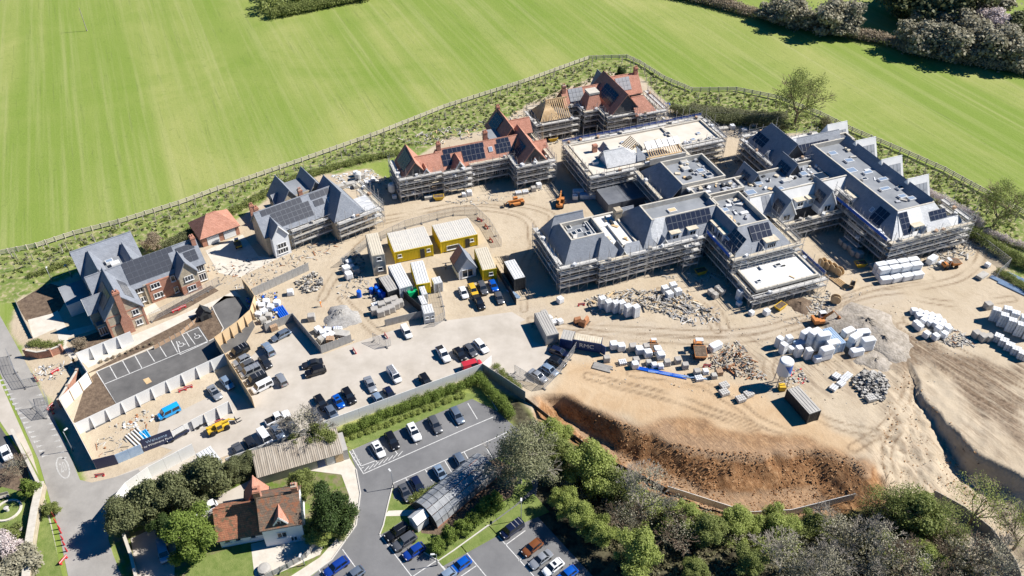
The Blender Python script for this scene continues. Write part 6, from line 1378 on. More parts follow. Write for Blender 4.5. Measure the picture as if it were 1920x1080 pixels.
# pale roof of the camper
# ------------------------------------------------------------------ plant
def wheel_at(root, x, y, r, w):
    t_ = MB().lathe([(r*.55, -w/2), (r*.95, -w/2), (r, -w*.3), (r, w*.3), (r*.95, w/2), (r*.55, w/2)], 14, 0, (0, 0, 0), 'y').obj('wheel', K('rubber'), root, (x, y, r)); MB().lathe([(.01, -w*.42), (r*.56, -w*.45), (r*.56, w*.45), (.01, w*.42)], 10, 0, (0, 0, 0), 'y').obj('hub', K('cont_white'), t_)
def telehandler(u, v, du, dv, label, m='plant_yellow', boom=.12, s=1.0):
    p = GT(u, v); a = math.atan2(*reversed(G(u+du, v+dv)-G(u, v))); root = empty('telehandler', p, a, label, 'telehandler', 'construction machines'); root.scale = (s,)*3
    c = MB(); c.box(-2.2, 2.2, -.55, .55, .55, 1.05); c.box(-2.3, -1.2, -.85, .85, .7, 1.35); c.box(-1.0, 1.4, .35, 1.1, .55, 1.15); c.obj('chassis', K(m), root)
    cabm = MB(); cabm.box(-.5, .8, -1.1, -.2, .6, 1.1, 0); cabm.box(-.55, .7, -1.1, -.2, 2.2, 2.32, 0)
    for x, y in ((-.5, -1.06), (.7, -1.06), (-.5, -.26), (.65, -.26)): cabm.box(x-.04, x+.04, y-.04, y+.04, 1.1, 2.2, 0)
    co_ = cabm.obj('cab', K(m), root); MB().box(-.44, .62, -1.02, -.3, 1.12, 2.18).obj('cab_glass', K('car_glass'), co_)
    b = MB(); z1 = 1.5+boom*5
    b.hexa([(-2.1, -.15, 1.3), (2.6, -.15, z1-.25), (2.6, .2, z1-.25), (-2.1, .2, 1.3), (-2.1, -.15, 1.75), (2.6, -.15, z1+.1), (2.6, .2, z1+.1), (-2.1, .2, 1.75)]); b.hexa([(2.5, -.1, z1-.2), (3.6, -.1, .8), (3.6, .15, .8), (2.5, .15, z1-.2), (2.5, -.1, z1+.05), (3.75, -.1, .95), (3.75, .15, .95), (2.5, .15, z1+.05)]); b.obj('boom', K(m), root)
    f = MB(); f.box(3.6, 3.75, -.6, .6, .3, 1.2); f.box(3.7, 4.8, -.5, -.36, .3, .38); f.box(3.7, 4.8, .36, .5, .3, .38); f.obj('fork_carriage', K('steel_dark'), root)
    for x in (-1.5, 1.5):
        for y in (-.95, .95): wheel_at(root, x, y, .6, .42)
    return root
telehandler(411, 806, 20, -9, 'yellow telehandler parked by the short white hoarding', 'plant_yellow', .05, .75)
telehandler(968, 384, -20, 4, 'orange and yellow telehandler on the haul road before the red tiled house', 'plant_orange', .05, .72)
telehandler(1050, 384, 2, -12, 'orange telehandler standing end-on casting a long shadow', 'plant_orange', .3, .75)
telehandler(1360, 425, 4, 14, 'distant telehandler in the courtyard') if False else None
def excavator(u, v, du, dv, label, m='plant_orange', s=1.0):
    p = GT(u, v); a = math.atan2(*reversed(G(u+du, v+dv)-G(u, v))); root = empty('excavator', p, a, label, 'excavator', 'construction machines'); root.scale = (s,)*3
    for y in (-.9, .9):
        t_ = MB(); t_.hexa([(-1.5, y-.25, 0), (1.5, y-.25, 0), (1.5, y+.25, 0), (-1.5, y+.25, 0), (-1.8, y-.25, .45), (1.8, y-.25, .45), (1.8, y+.25, .45), (-1.8, y+.25, .45)]); t_.box(-1.6, 1.6, y-.25, y+.25, .45, .7); t_.obj('track', K('rubber'), root)
    b = MB(); b.box(-1.9, .5, -1.1, 1.1, .85, 1.5); b.box(-2.0, -.9, -1.05, 1.05, 1.5, 1.8); b.box(-.6, .6, -.5, .5, .6, .9); b.obj('house', K(m), root)
    c = MB(); c.box(-.3, 1.1, .15, 1.1, 1.5, 1.9); c.box(-.35, 1.1, .1, 1.12, 2.65, 2.78); 
    for x, y in ((-.27, .2), (1.04, .2), (-.27, 1.05), (1.04, 1.05)): c.box(x-.05, x+.05, y-.05, y+.05, 1.9, 2.65)
    co_ = c.obj('cab', K('cont_white'), root); MB().box(-.25, 1.02, .22, 1.03, 1.9, 2.64).obj('cab_glass', K('car_glass'), co_)
    bo = MB(); bo.hexa([(.4, -.35, 1.4), (2.4, -.3, 3.0), (2.4, .0, 3.0), (.4, .05, 1.4), (.3, -.35, 1.9), (2.2, -.3, 3.5), (2.2, .0, 3.5), (.3, .05, 1.9)]); bo.obj('boom', K(m), root)
    st_ = MB(); st_.hexa([(2.2, -.28, 3.5), (2.5, -.28, 3.4), (2.5, -.02, 3.4), (2.2, -.02, 3.5), (4.0, -.25, 1.5), (4.3, -.25, 1.4), (4.3, -.05, 1.4), (4.0, -.05, 1.5)]); st_.obj('dipper', K(m), root)
    bk = MB(); bk.hexa([(3.7, -.5, .5), (4.6, -.5, .4), (4.6, .2, .4), (3.7, .2, .5), (4.0, -.5, 1.5), (4.5, -.5, 1.4), (4.5, .2, 1.4), (4.0, .2, 1.5)]); bk.obj('bucket', K('rust'), root)
    return root
excavator(1537, 606, 16, -2, 'orange excavator with white cab between packs and grey spoil heap', s=.8)
def dumper(u, v, du, dv, label, m='plant_yellow', s=1.0):
    p = GT(u, v); a = math.atan2(*reversed(G(u+du, v+dv)-G(u, v))); root = empty('dumper', p, a, label, 'dumper', 'construction machines'); root.scale = (s,)*3
    sk = MB(); sk.hexa([(.1, -.8, .9), (1.8, -.8, .8), (1.8, .8, .8), (.1, .8, .9), (-.2, -1.05, 1.9), (2.3, -1.05, 1.6), (2.3, 1.05, 1.6), (-.2, 1.05, 1.9)]); sk.obj('skip_body', K(m), root); MB().hexa([(.0, -.9, 1.3), (2.0, -.9, 1.2), (2.0, .9, 1.2), (.0, .9, 1.3), (-.1, -.98, 1.92), (2.2, -.98, 1.62), (2.2, .98, 1.62), (-.1, .98, 1.92)]).obj('load', K('soil'), root)
    MB().box(-2.0, .4, -.5, .5, .5, .9).obj('chassis', K('steel_dark'), root); MB().box(-2.1, -1.0, -.7, .7, .8, 1.5).obj('engine_cover', K(m), root); MB().box(-1.0, -.5, -.3, .3, .9, 1.3).obj('seat', K('rubber'), root)
    r_ = MB(); 
    for y in (-.55, .55): r_.tube((-.6, y, .9), (-.6, y, 2.6), .05, 5); r_.tube((-1.2, y, .9), (-1.2, y, 2.6), .05, 5)
    r_.box(-1.3, -.5, -.65, .65, 2.58, 2.66); r_.obj('roll_bar', K('cont_white'), root)
    for x in (-1.4, 1.1):
        for y in (-.85, .85): wheel_at(root, x, y, .5, .4)
    return root
dumper(1309, 664, 3, 14, 'dumper with soil-filled skip and white canopy in the material store', 'plant_orange', 1.0)
dumper(1225, 655, 3, 14, 'small orange dumper at the end of the row of block packs', 'plant_orange', .7)
dumper(1780, 501, 20, -3, 'orange dumper beside the scaffold of the right-hand block', 'plant_orange', .8)
dumper(447, 462, 5, 12, 'small dumper in the shaded yard beside the garage', 'plant_yellow', .6)
# silo
sp = GT(1462, 722); si = empty('mortar_silo', sp, 0, 'white and blue mortar silo on legs in the material store', 'silo')
def silo_mat():
    m = bpy.data.materials.new('silo_skin'); m.use_nodes = True; t = m.node_tree; N = t.nodes; L = t.links; b = N['Principled BSDF']; b.inputs['Roughness'].default_value = .4
    co = N.new('ShaderNodeTexCoord'); s = N.new('ShaderNodeSeparateXYZ'); L.new(co.outputs['Object'], s.inputs[0])
    m1 = N.new('ShaderNodeMath'); m1.operation = 'MULTIPLY_ADD'; L.new(s.outputs[0], m1.inputs[0]); m1.inputs[1].default_value = 1.6; L.new(s.outputs[2], m1.inputs[2])
    sn = N.new('ShaderNodeMath'); sn.operation = 'GREATER_THAN'; L.new(m1.outputs[0], sn.inputs[0]); sn.inputs[1].default_value = 4.6
    lt = N.new('ShaderNodeMath'); lt.operation = 'LESS_THAN'; L.new(s.outputs[2], lt.inputs[0]); lt.inputs[1].default_value = 5.3
    mu = N.new('ShaderNodeMath'); mu.operation = 'MULTIPLY'; L.new(sn.outputs[0], mu.inputs[0]); L.new(lt.outputs[0], mu.inputs[1])
    mx = N.new('ShaderNodeMix'); mx.data_type = 'RGBA'; L.new(mu.outputs[0], mx.inputs[0]); mx.inputs[6].default_value = (.72, .73, .74, 1); mx.inputs[7].default_value = (.01, .12, .5, 1); L.new(mx.outputs[2], b.inputs['Base Color']); MATS['silo_skin'] = m
silo_mat()
MB().lathe([(.2, 1.2), (1.15, 3.0), (1.15, 5.6), (.95, 5.8), (.01, 5.95)], 20).obj('vessel', K('silo_skin'), si, smooth=False)
for k in range(4):
    a = R(45+90*k); MB().tube((1.25*math.cos(a), 1.25*math.sin(a), 0), (1.05*math.cos(a), 1.05*math.sin(a), 3.2), .08, 6).obj('leg', K('galv'), si)
bx = MB()
for k in range(4):
    a, b = R(45+90*k), R(135+90*k); bx.tube((1.2*math.cos(a), 1.2*math.sin(a), .8), (1.15*math.cos(b), 1.15*math.sin(b), 2.2), .04, 4)
bx.obj('bracing', K('galv'), si); MB().box(-.5, .5, -1.5, -.5, .1, 1.0).obj('mixer', K('plant_yellow'), si)
# ------------------------------------------------------------------ trees and planting
def foliage_mesh(name, m, lobes, n, size, seed, zmin=None, flat=.0, up=.3):
    """leaf-sized faces spread through the shell of the given lobes: (cx,cy,cz,rx,ry,rz)"""
    rs = np.random.RandomState(seed); lob = np.array(lobes, float); vol = lob[:, 3]*lob[:, 4]*lob[:, 5]; pick = rs.choice(len(lob), n, p=vol**.75/np.sum(vol**.75))
    d = rs.normal(size=(n, 3)); d /= np.linalg.norm(d, axis=1, keepdims=True); d[:, 2] = np.where((d[:, 2] < -.35) & (rs.rand(n) < .6), -d[:, 2], d[:, 2])
    rr = np.clip(rs.rand(n)**.38, .25, 1)*(1+.15*rs.normal(size=n)); L = lob[pick]
    c = L[:, :3]+d*L[:, 3:]*rr[:, None]
    if zmin is not None: c[:, 2] = np.maximum(c[:, 2], zmin+rs.rand(n)*.15)
    nr = d*.7+rs.normal(size=(n, 3))*.55; nr[:, 2] += up; nr /= np.linalg.norm(nr, axis=1, keepdims=True)
    t = np.cross(nr, rs.normal(size=(n, 3))); t /= np.linalg.norm(t, axis=1, keepdims=True); b = np.cross(nr, t)
    s = size*(.6+.8*rs.rand(n))[:, None]
    v = np.stack([c-t*s*.5-b*s*.35, c+t*s*.5-b*s*.35+nr*s*.1, c+t*s*.35+b*s*.45, c-t*s*.45+b*s*.35+nr*s*.12], 1).reshape(-1, 3)
    me = bpy.data.meshes.new(name); me.vertices.add(4*n); me.vertices.foreach_set('co', v.ravel()); me.loops.add(4*n); me.loops.foreach_set('vertex_index', np.arange(4*n)); me.polygons.add(n); me.polygons.foreach_set('loop_start', np.arange(n)*4)
    me.update(calc_edges=True); a = me.attributes.new('tint', 'FLOAT', 'FACE'); a.data.foreach_set('value', np.clip(rs.normal(.5, .28, n), 0, 1)); me.materials.append(K(m)); return me
def lobes_crown(seed, r, h, z0, n=9, spread=.62):
    g = random.Random(seed); o = [(0, 0, z0+h*.5, r*.62, r*.62, h*.46)]
    for i in range(n*2):
        a = 2*math.pi*i/n+g.uniform(-.5, .5); q = r*spread*g.uniform(.55, 1.45); z = z0+h*g.uniform(.12, .92)*(1.15-.35*q/r); k = r*g.uniform(.16, .40)
        o.append((q*math.cos(a), q*math.sin(a), z, k, k, k*g.uniform(.7, 1.0)))
    o.append((g.uniform(-.2, .2)*r, g.uniform(-.2, .2)*r, z0+h*.9, r*.33, r*.33, h*.2)); return o
def branches(mb, g, p, d, L, r, depth, spread=.55, twist=.25, minr=.012, tips=None):
    seg = 3; q = p.copy(); dd = d.copy()
    for i in range(seg):
        nq = q+dd*(L/seg); mb.tube(q, nq, max(r*(1-i*.22), minr), 5 if r > .08 else 3, max(r*(1-(i+1)*.22), minr)); q = nq
        dd = (dd+Vector((g.uniform(-1, 1), g.uniform(-1, 1), g.uniform(-.3, .7)))*twist).normalized()
    if depth == 0:
        if tips is not None: tips.append(q)
        return
    for k in range(g.choice((3, 3, 4)) if depth > 1 else g.choice((3, 4, 5))):
        ax = dd.orthogonal().normalized(); ax.rotate(Matrix.Rotation(g.uniform(0, 6.28), 3, dd)); nd = (dd+ax*spread*g.uniform(.6, 1.4)).normalized()
        branches(mb, g, q-dd*L*.12*k/3, nd, L*g.uniform(.58, .8), max(r*.55, minr), depth-1, spread, twist, minr, tips)
TREEM = {}
def tree_kind(name, leaf, r, h, z0, n, size, seed, bark='bark', trunk=True, twig=False, lob=None, up=.3, tw_depth=3, thick=1.0):
    g = random.Random(seed); mb = MB()
    if twig:
        tips = []
        mb.tube((0, 0, -.2), (0, 0, z0*.8+.3), .035*h*thick, 7, .025*h*thick)
        for k in range(6):
            a = g.uniform(0, 6.28); branches(mb, g, Vector((0, 0, z0*.6+.2+k*.1)), Vector((math.cos(a)*.75, math.sin(a)*.75, .9)).normalized(), h*.36, .017*h*thick, tw_depth, .6, .22, .014, tips)
        br = mb.mesh('trunk', K(bark))
    else:
        mb.tube((0, 0, -.2), (0, 0, z0+h*.3), .04*h, 7, .02*h)
        for k in range(6):
            a = 6.28*k/6+g.random(); mb.tube((0, 0, z0+.1*h), (r*.6*math.cos(a), r*.6*math.sin(a), z0+h*g.uniform(.45, .8)), .012*h, 5, .004*h)
        br = mb.mesh('trunk', K(bark))
    cr = foliage_mesh('crown', leaf, lob or lobes_crown(seed, r, h, z0), n, size, seed+1, up=up) if n else None
    TREEM[name] = (br, cr, r)
tree_kind('yew', 'leaf_dark', 2.3, 4.6, .3, 23250, 0.117, 11)
tree_kind('yew2', 'leaf_dark', 2.3, 4.2, .3, 20150, 0.127, 12)
tree_kind('holly', 'leaf_olive', 2.2, 4.4, .4, 20150, 0.122, 13)
tree_kind('holly2', 'leaf_olive', 2.2, 4.0, .4, 18600, 0.132, 14)
tree_kind('cypress', 'leaf_hedge', 2.2, 4.8, .2, 23250, 0.117, 15, up=.6)
tree_kind('spring', 'leaf_spring', 2.4, 4.2, .8, 16120, 0.122, 16); tree_kind('spring2', 'leaf_spring', 2.4, 3.6, .7, 15500, 0.117, 17); tree_kind('mid', 'leaf_mid', 2.4, 4.4, .8, 17360, 0.127, 18); tree_kind('mid2', 'leaf_mid', 2.4, 4.0, .8, 16740, 0.122, 19)
tree_kind('pale', 'leaf_pale', 3.6, 6.5, 1.2, 16120, 0.107, 20, twig=True, bark='twig_grey', tw_depth=3)
tree_kind('bare', 'leaf_bare', 2.6, 5.0, 1.0, 1440, 0.112, 21, twig=True, bark='twig_grey', tw_depth=4, thick=.8); tree_kind('bare2', 'leaf_bare', 2.6, 4.6, .8, 1120, 0.112, 22, twig=True, bark='twig_brown', tw_depth=4, thick=.8)
tree_kind('airy', 'leaf_spring', 3.2, 5.6, 1.6, 2790, 0.088, 23, twig=True, bark='bark', tw_depth=3); tree_kind('airy2', 'leaf_mid', 3.0, 5.2, 1.4, 6820, 0.098, 24, twig=True, bark='twig_brown', tw_depth=3)
tree_kind('bush', 'leaf_hedge', 1.0, 1.5, .1, 4340, 0.083, 25); tree_kind('bush2', 'leaf_mid', 1.0, 1.4, .1, 4030, 0.083, 26); tree_kind('scrub', 'leaf_scrub', 1.3, 1.6, .1, 4030, 0.098, 27); tree_kind('blossom', 'leaf_blossom', 1.6, 2.4, .2, 6200, 0.098, 28); tree_kind('brownbush', 'leaf_brown', 1.3, 2.0, .2, 4650, 0.078, 29, twig=True, bark='twig_brown', tw_depth=2)
tree_kind('farscrub', 'leaf_bare', 3.4, 4.6, .2, 4680, 0.302, 30); tree_kind('fardark', 'leaf_olive', 3.6, 5.4, .3, 4680, 0.324, 31)
TN = [0]
def tree(kind, u, v, r, label, sz=1.0, name='tree', group=None, cat='tree'):
    br, cr, r0 = TREEM[kind]; p = GT(u, v); k = r/r0; TN[0] += 1
    root = empty(name, p, (TN[0]*2.39996) % 6.283, label, cat, group); root.scale = (k, k, k*sz)
    add('trunk', br, root)
    if cr: add('crown', cr, root)
    return root
# positions are of the stem on the ground
for row in [
 ('holly', 240, 997, 3.1, 'olive evergreen tree nearest the road at the end of the white hoarding', .95), ('holly2', 292, 968, 3.4, 'olive evergreen tree second from the road along the white hoarding', 1.0), ('holly', 345, 950, 3.2, 'olive evergreen tree third from the road along the white hoarding', 1.0), ('holly2', 398, 925, 3.3, 'olive evergreen tree by the white gate kiosk', 1.1),
 ('cypress', 372, 1035, 3.4, 'bright green cypress left of the old red cottage roof', 1.05), ('yew', 318, 1010, 1.9, 'small dark conifer between the cypress and the hoarding evergreens', 1.1), ('mid', 567, 935, 2.4, 'mid green tree in front of the long corrugated outbuilding', 1.0), ('yew', 622, 990, 3.4, 'large round dark yew right of the white cottage', .95), ('spring2', 600, 1012, 2.3, 'pale leafy shrub below the large round yew', .6),
 ('bare', 575, 830, 3.2, 'bare tree behind the corrugated outbuilding', 1.0), ('mid2', 605, 838, 2.4, 'green tree at the corner of the outbuilding and hedge', .9), ('mid2', 560, 850, 1.9, 'dark shrub behind the middle of the outbuilding', .8), ('holly', 480, 880, 2.0, 'olive shrub beside the hoarding above the outbuilding', .7), ('holly2', 445, 893, 2.0, 'olive shrub next to the gate kiosk evergreens', .8),
 ('pale', 975, 905, 5.4, 'big pale spreading tree at the end of the glasshouse', 1.0),
 ('spring', 1035, 835, 2.8, 'light green tree behind the big pale tree against the hoarding', .9), ('mid', 1040, 870, 2.6, 'green tree between the big pale tree and the hoarding', .9), ('spring', 1110, 905, 4.0, 'broad light green tree in the middle of the tree belt', .8), ('mid2', 1150, 925, 3.0, 'green tree right of the broad light green tree', .8), ('spring2', 1060, 960, 2.3, 'light green tree at the upper end of the line beside the shaded bays', 1.0), ('spring', 1090, 990, 2.4, 'light green tree second in the line beside the shaded bays', 1.0), ('spring2', 1122, 1018, 2.4, 'light green tree third in the line beside the shaded bays', 1.0), ('spring', 1195, 1068, 3.4, 'bright green tree at the bottom centre edge', .9),
 ('bare', 1200, 965, 3.8, 'grey bare tree leaning over the orange track', 1.0), ('bare2', 1165, 990, 2.6, 'grey bare tree in the gap of the tree belt', .9), ('spring2', 1285, 985, 2.8, 'light green tree at the foot of the orange bank', .8), ('mid', 1320, 1010, 2.8, 'green tree below the orange bank', .8), ('bare2', 1270, 1020, 3.0, 'brown bare tree below the orange bank', .8), ('spring', 1380, 1000, 3.0, 'light green tree right of centre below the orange bank', .8), ('spring2', 1450, 1010, 3.2, 'light green tree by the low pale hoarding', .85), ('mid2', 1515, 1010, 2.8, 'green tree in front of the low pale hoarding', .85),
 ('mid', 1300, 1080, 2.0, 'green shrub at the bottom edge right of the bright green tree', .8), ('bare', 1560, 1030, 3.6, 'grey bare tree at the left of the corner thicket', .9), ('bare', 1620, 1060, 3.8, 'grey bare tree at the bottom of the corner thicket', .9), ('mid', 1690, 1000, 4.2, 'green leafing tree in the middle of the corner thicket', .95), ('airy2', 1655, 985, 4.0, 'loose green tree crossing the low pale hoarding', 1.0), ('airy2', 1740, 1020, 3.8, 'loose olive tree right of the green leafing tree', 1.0), ('mid2', 1640, 1035, 3.0, 'olive leafing tree below the loose green tree', .8), ('spring2', 1720, 1060, 3.0, 'leafy tree at the bottom of the corner thicket', .8),
 ('airy', 1815, 985, 4.4, 'thin tree with bare limbs over the pale ground', 1.0), ('airy', 1900, 1030, 3.6, 'thin tree at the right edge of the corner thicket', 1.0), ('bare2', 1790, 1070, 3.6, 'brown bare tree at the bottom right', .9), ('bare', 1850, 1085, 3.4, 'grey bare tree at the bottom right edge', .9), ('bare2', 1700, 1095, 3.6, 'brown bare tree cut by the bottom edge', .9), ('bare', 1460, 1075, 3.2, 'grey bare tree cut by the bottom edge below the hoarding', .9), ('mid2', 1400, 1075, 2.4, 'dark green tree cut by the bottom edge', .9), ('bare', 1530, 1085, 3.0, 'grey bare tree cut by the bottom edge beside the thicket', .9),
 ('airy2', 1490, 232, 6.2, 'lone tree with leaning trunk behind the rear navy gables', 1.0), ('bush', 62, 930, 1.6, 'round green bush by the garden wall on the left', 1.3), ('brownbush', 292, 470, 2.2, 'brown leafless bush behind the first house', 1.0), ('brownbush', 152, 655, 1.4, 'small bare tree in the bed of the first house', 1.0), ('yew2', 1163, 145, 1.6, 'dark round bush behind the farthest house', .9),
 ('airy2', 1862, 425, 5.2, 'leafing tree behind the right-hand block scaffold', .9), ('farscrub', 40, 1065, 3.2, 'pale blossom scrub at the bottom left corner', .55), ('blossom', 18, 1040, 2.6, 'blossoming bush beside the lawn at the left edge', .8), ('bush2', 20, 1010, 1.8, 'olive bush behind the lawn bench at the left edge', .7), ('bare2', 35, 885, 2.0, 'bare shrub by the driveway at the left edge', .6),
 ('bush2', 100, 960, 1.3, 'small shrub on the roadside grass verge', .9),
]:
    tree(row[0], row[1], row[2], row[3], row[4], row[5], 'tree' if row[3] > 1.7 else 'shrub', None, 'tree' if row[3] > 1.7 else 'shrub')
for i, (u, v, o) in enumerate([(927, 950, 'first'), (909, 964, 'second'), (889, 983, 'third'), (867, 998, 'fourth'), (845, 1013, 'fifth'), (820, 1030, 'last')]): tree('bush', u, v, 1.35 if i > 1 else 1.6, o+' round bush from the big pale tree in the row beside the glasshouse', 1.1, 'shrub', 'round bushes beside the glasshouse', 'shrub')
# hedges: each run is one hedge of many small leaves
def hedge(px, w, h, label, m='leaf_hedge', dens=60, size=.17, name='hedge', stuff=False, seed=1):
    pts = path_pts(px, 1.1); o = pts[0]; lob = []; g = random.Random(seed)
    for p in pts:
        q = p-o; lob.append((q.x+g.uniform(-.15, .15)*w, q.y+g.uniform(-.15, .15)*w, q.z+h*.5, w*.55*g.uniform(.85, 1.2), w*.55*g.uniform(.85, 1.2), h*.52*g.uniform(.8, 1.2)))
    root = empty(name, o, 0, label, 'hedge', 'hedges')
    add('foliage', foliage_mesh('foliage', m, lob, int(2.6*dens*len(pts)*max(1, w)), size*.6, seed), root)
    mb = MB()
    for p in pts[::2]: mb.tube(p-o, p-o+Vector((0, 0, h*.7)), .05, 4, .02)
    tag(mb.obj('stem', K('bark'), root), kind='stuff'); return root
hedge([(655, 812), (740, 776), (830, 742), (897, 716)], 1.6, 1.7, 'clipped green hedge along the pale grey hoarding', 'leaf_hedge', 300, seed=3)
hedge([(650, 826), (740, 792), (868, 742)], 1.0, .6, 'low bright green planting in front of the clipped hedge', 'leaf_spring', 260, seed=4)
hedge([(897, 716), (925, 745), (958, 782)], 1.7, 1.8, 'clipped green hedge turning the corner of the public car park', 'leaf_hedge', 320, seed=5)
hedge([(770, 940), (830, 912), (890, 880)], 1.3, .9, 'dark low shrubs between parked cars and the glasshouse', 'leaf_mid', 260, seed=6)
hedge([(1265, 212), (1340, 230), (1400, 232), (1470, 245)], 3.0, 2.4, 'dark scrub hedge behind the cream flat roof', 'leaf_olive', 130, .26, seed=7)
hedge([(1300, 205), (1380, 214), (1470, 222)], 3.0, 1.2, 'pale scrub on the bank behind the dark hedge', 'leaf_pale', 110, .24, seed=8)
hedge([(1700, 350), (1755, 378), (1805, 405), (1830, 425)], 2.0, 2.2, 'pink-white blossom hedge beside the right-hand block', 'leaf_blossom', 170, .2, seed=9)
hedge([(1810, 440), (1850, 465), (1900, 490), (1960, 520)], 2.4, 2.2, 'dark green hedge at the right edge of the site', 'leaf_mid', 170, .22, seed=10)
hedge([(1850, 440), (1930, 470)], 1.6, 1.4, 'pale blossom hedge at the right edge', 'leaf_blossom', 130, .2, seed=11)
hedge([(1545, 232), (1560, 262), (1585, 285)], 2.6, 2.0, 'orange-green shrubs beside the rear pale gable', 'leaf_scrub', 120, .22, seed=12)
hedge([(1690, 335), (1640, 312), (1600, 290)], 1.4, 1.0, 'straggling scrub along the verge side scaffold', 'leaf_scrub', 90, .22, seed=13)
hedge([(1880, 515), (1925, 545)], 2.0, 1.0, 'bright weeds at the right edge below the dark hedge', 'leaf_mid', 150, .2, seed=14)
hedge([(60, 645), (100, 650), (115, 648)], 1.6, .7, 'green planting behind the curved brick wall', 'leaf_mid', 160, .18, seed=15)
hedge([(410, 410), (460, 388), (545, 340), (690, 300), (745, 290)], 2.0, 1.2, 'low green hedge along the wire fence behind the slate houses', 'leaf_mid', 110, .22, seed=16)
hedge([(300, 468), (360, 440)], 2.2, 1.4, 'dark hedge behind the brick garage', 'leaf_olive', 140, .2, seed=17)
hedge([(60, 520), (130, 495)], 1.5, 1.0, 'dark shrubs behind the first house', 'leaf_mid', 120, .2, seed=18)
hedge([(930, 690), (955, 712), (970, 728)], 1.4, .6, 'weeds round the rubble at the hoarding corner', 'leaf_mid', 150, .16, seed=19)
hedge([(640, 1010), (665, 965)], 1.2, .9, 'low hedge between the round yew and the footway', 'leaf_mid', 160, .18, seed=20)
hedge([(190, 680), (285, 645)], .6, .5, 'dry brown planting behind the parking bays', 'leaf_brown', 90, .14, seed=21)
# far hedgerow, copse and wood, top right and top left
hedge([(1255, -8), (1330, 8), (1400, 28), (1480, 48), (1560, 62), (1640, 78), (1700, 92)], 4.5, 2.8, 'dark hedgerow between the two green fields', 'leaf_brown', 42, .5, seed=22)
hedge([(1690, 95), (1760, 110), (1850, 125), (1960, 145)], 5.0, 3.0, 'scrubby foot of the copse at the top right', 'leaf_bare', 45, .5, seed=23)
for i, (k, u, v, r, l) in enumerate([('farscrub', 1450, 42, 5.5, 'grey-brown bare tree at the left of the far hedgerow'), ('farscrub', 1490, 50, 6.5, 'pale bare tree in the far hedgerow'), ('farscrub', 1555, 62, 8.0, 'tallest pale bare tree in the far hedgerow'), ('farscrub', 1578, 68, 5.0, 'small bare tree right of the tallest in the far hedgerow'), ('fardark', 1680, 30, 8, 'dark tree at the left edge of the copse'), ('fardark', 1720, 50, 10, 'big dark olive tree in the copse'), ('fardark', 1775, 45, 11, 'largest dark olive tree in the copse'), ('farscrub', 1735, 62, 6, 'grey bare tree in front of the dark copse'), ('farscrub', 1830, 45, 8, 'grey bare tree at the back of the copse'), ('fardark', 1700, 12, 10, 'dark tree at the back of the copse'), ('farscrub', 1760, 15, 12, 'grey bare tree high in the copse'),
    ('farscrub', 1720, 100, 7, 'round bare bush at the left foot of the copse'), ('farscrub', 1765, 108, 7.5, 'round bare bush second along the foot of the copse'), ('farscrub', 1820, 110, 7.5, 'round bare bush third along the foot of the copse'), ('farscrub', 1875, 122, 8, 'round bare bush near the right edge'), ('farscrub', 1915, 118, 7, 'round bare bush at the right edge'), ('fardark', 1900, 85, 7, 'olive bush at the right edge of the copse'), ('farscrub', 1800, 75, 7, 'bare tree between the dark copse and the blossom'), ('blossom', 1850, 72, 6, 'white blossoming tree in the copse'), ('blossom', 1868, 85, 6, 'white blossoming bush low in the copse')]):
    tree(k, u, v, r, l, .85, 'tree', 'trees of the far copse and hedgerow')
hedge([(512, 33), (560, 24), (640, 8), (700, -6)], 4.0, 3.0, 'trimmed green edge of the wood at the top left', 'leaf_mid', 60, .45, seed=30)
wl = []; g = random.Random(5)
o_ = G(590, 5)
for i in range(40):
    u, v = g.uniform(495, 690), 0; p = G(u, 28-(u-495)*.13-g.uniform(0, 60)) - o_; wl.append((p.x, p.y, 2.2, 2.6, 2.6, 2.4))
wo_ = add('woodland', foliage_mesh('woodland', 'leaf_mid', wl, 9000, .55, 41), None, (o_.x, o_.y, 0)); tag(wo_, 'green young woodland mass at the top left of the fields', 'woodland', kind='stuff')
# verge: saplings with stakes, tussocks
sap = MB(); sap.tube((0, 0, 0), (0, 0, 1.3), .03, 4); 
sapm = sap.mesh('stake', K('fence_wood')); tubm = MB().tube((.08, 0, 0), (.08, 0, .7), .06, 5).mesh('guard', K('debris_pale')); whm = None
wt = MB(); gg = random.Random(9)
for k in range(12):
    z = gg.uniform(.5, 1.6); a = gg.uniform(0, 6.28); wt.tube((.08, 0, z), (.08+.35*math.cos(a), .35*math.sin(a), z+.35), .015, 3)
wt.tube((.08, 0, 0), (.08, 0, 1.9), .02, 3); whm = wt.mesh('whip', K('twig_grey'))
def saplings(fence, off0, off1, n, label, group, seed):
    g = random.Random(seed); P = [G(u, v) for u, v in fence]; Ls = [(b-a).length for a, b in zip(P[:-1], P[1:])]; T = sum(Ls)
    for i in range(n):
        s = T*(i+g.random())/n; k = 0
        while s > Ls[k]: s -= Ls[k]; k += 1
        d = (P[k+1]-P[k]).normalized(); q = P[k]+d*s+Vector((d.y, -d.x))*g.uniform(off0, off1)
        root = empty('sapling', (q.x, q.y, 0), g.uniform(0, 6), label, 'sapling', group); root.scale = (g.uniform(.9, 1.4),)*3
        add('stake', sapm, root); add('guard', tubm, root); add('whip', whm, root)
saplings(FENCE[1:12], 1.2, 5.0, 110, 'staked young sapling in the planted strip inside the left field fence', 'saplings along the left fence', 3)
saplings(FENCE[12:24], 1.5, 7.0, 80, 'staked young sapling on the rough bank inside the right field fence', 'saplings along the right fence', 4)
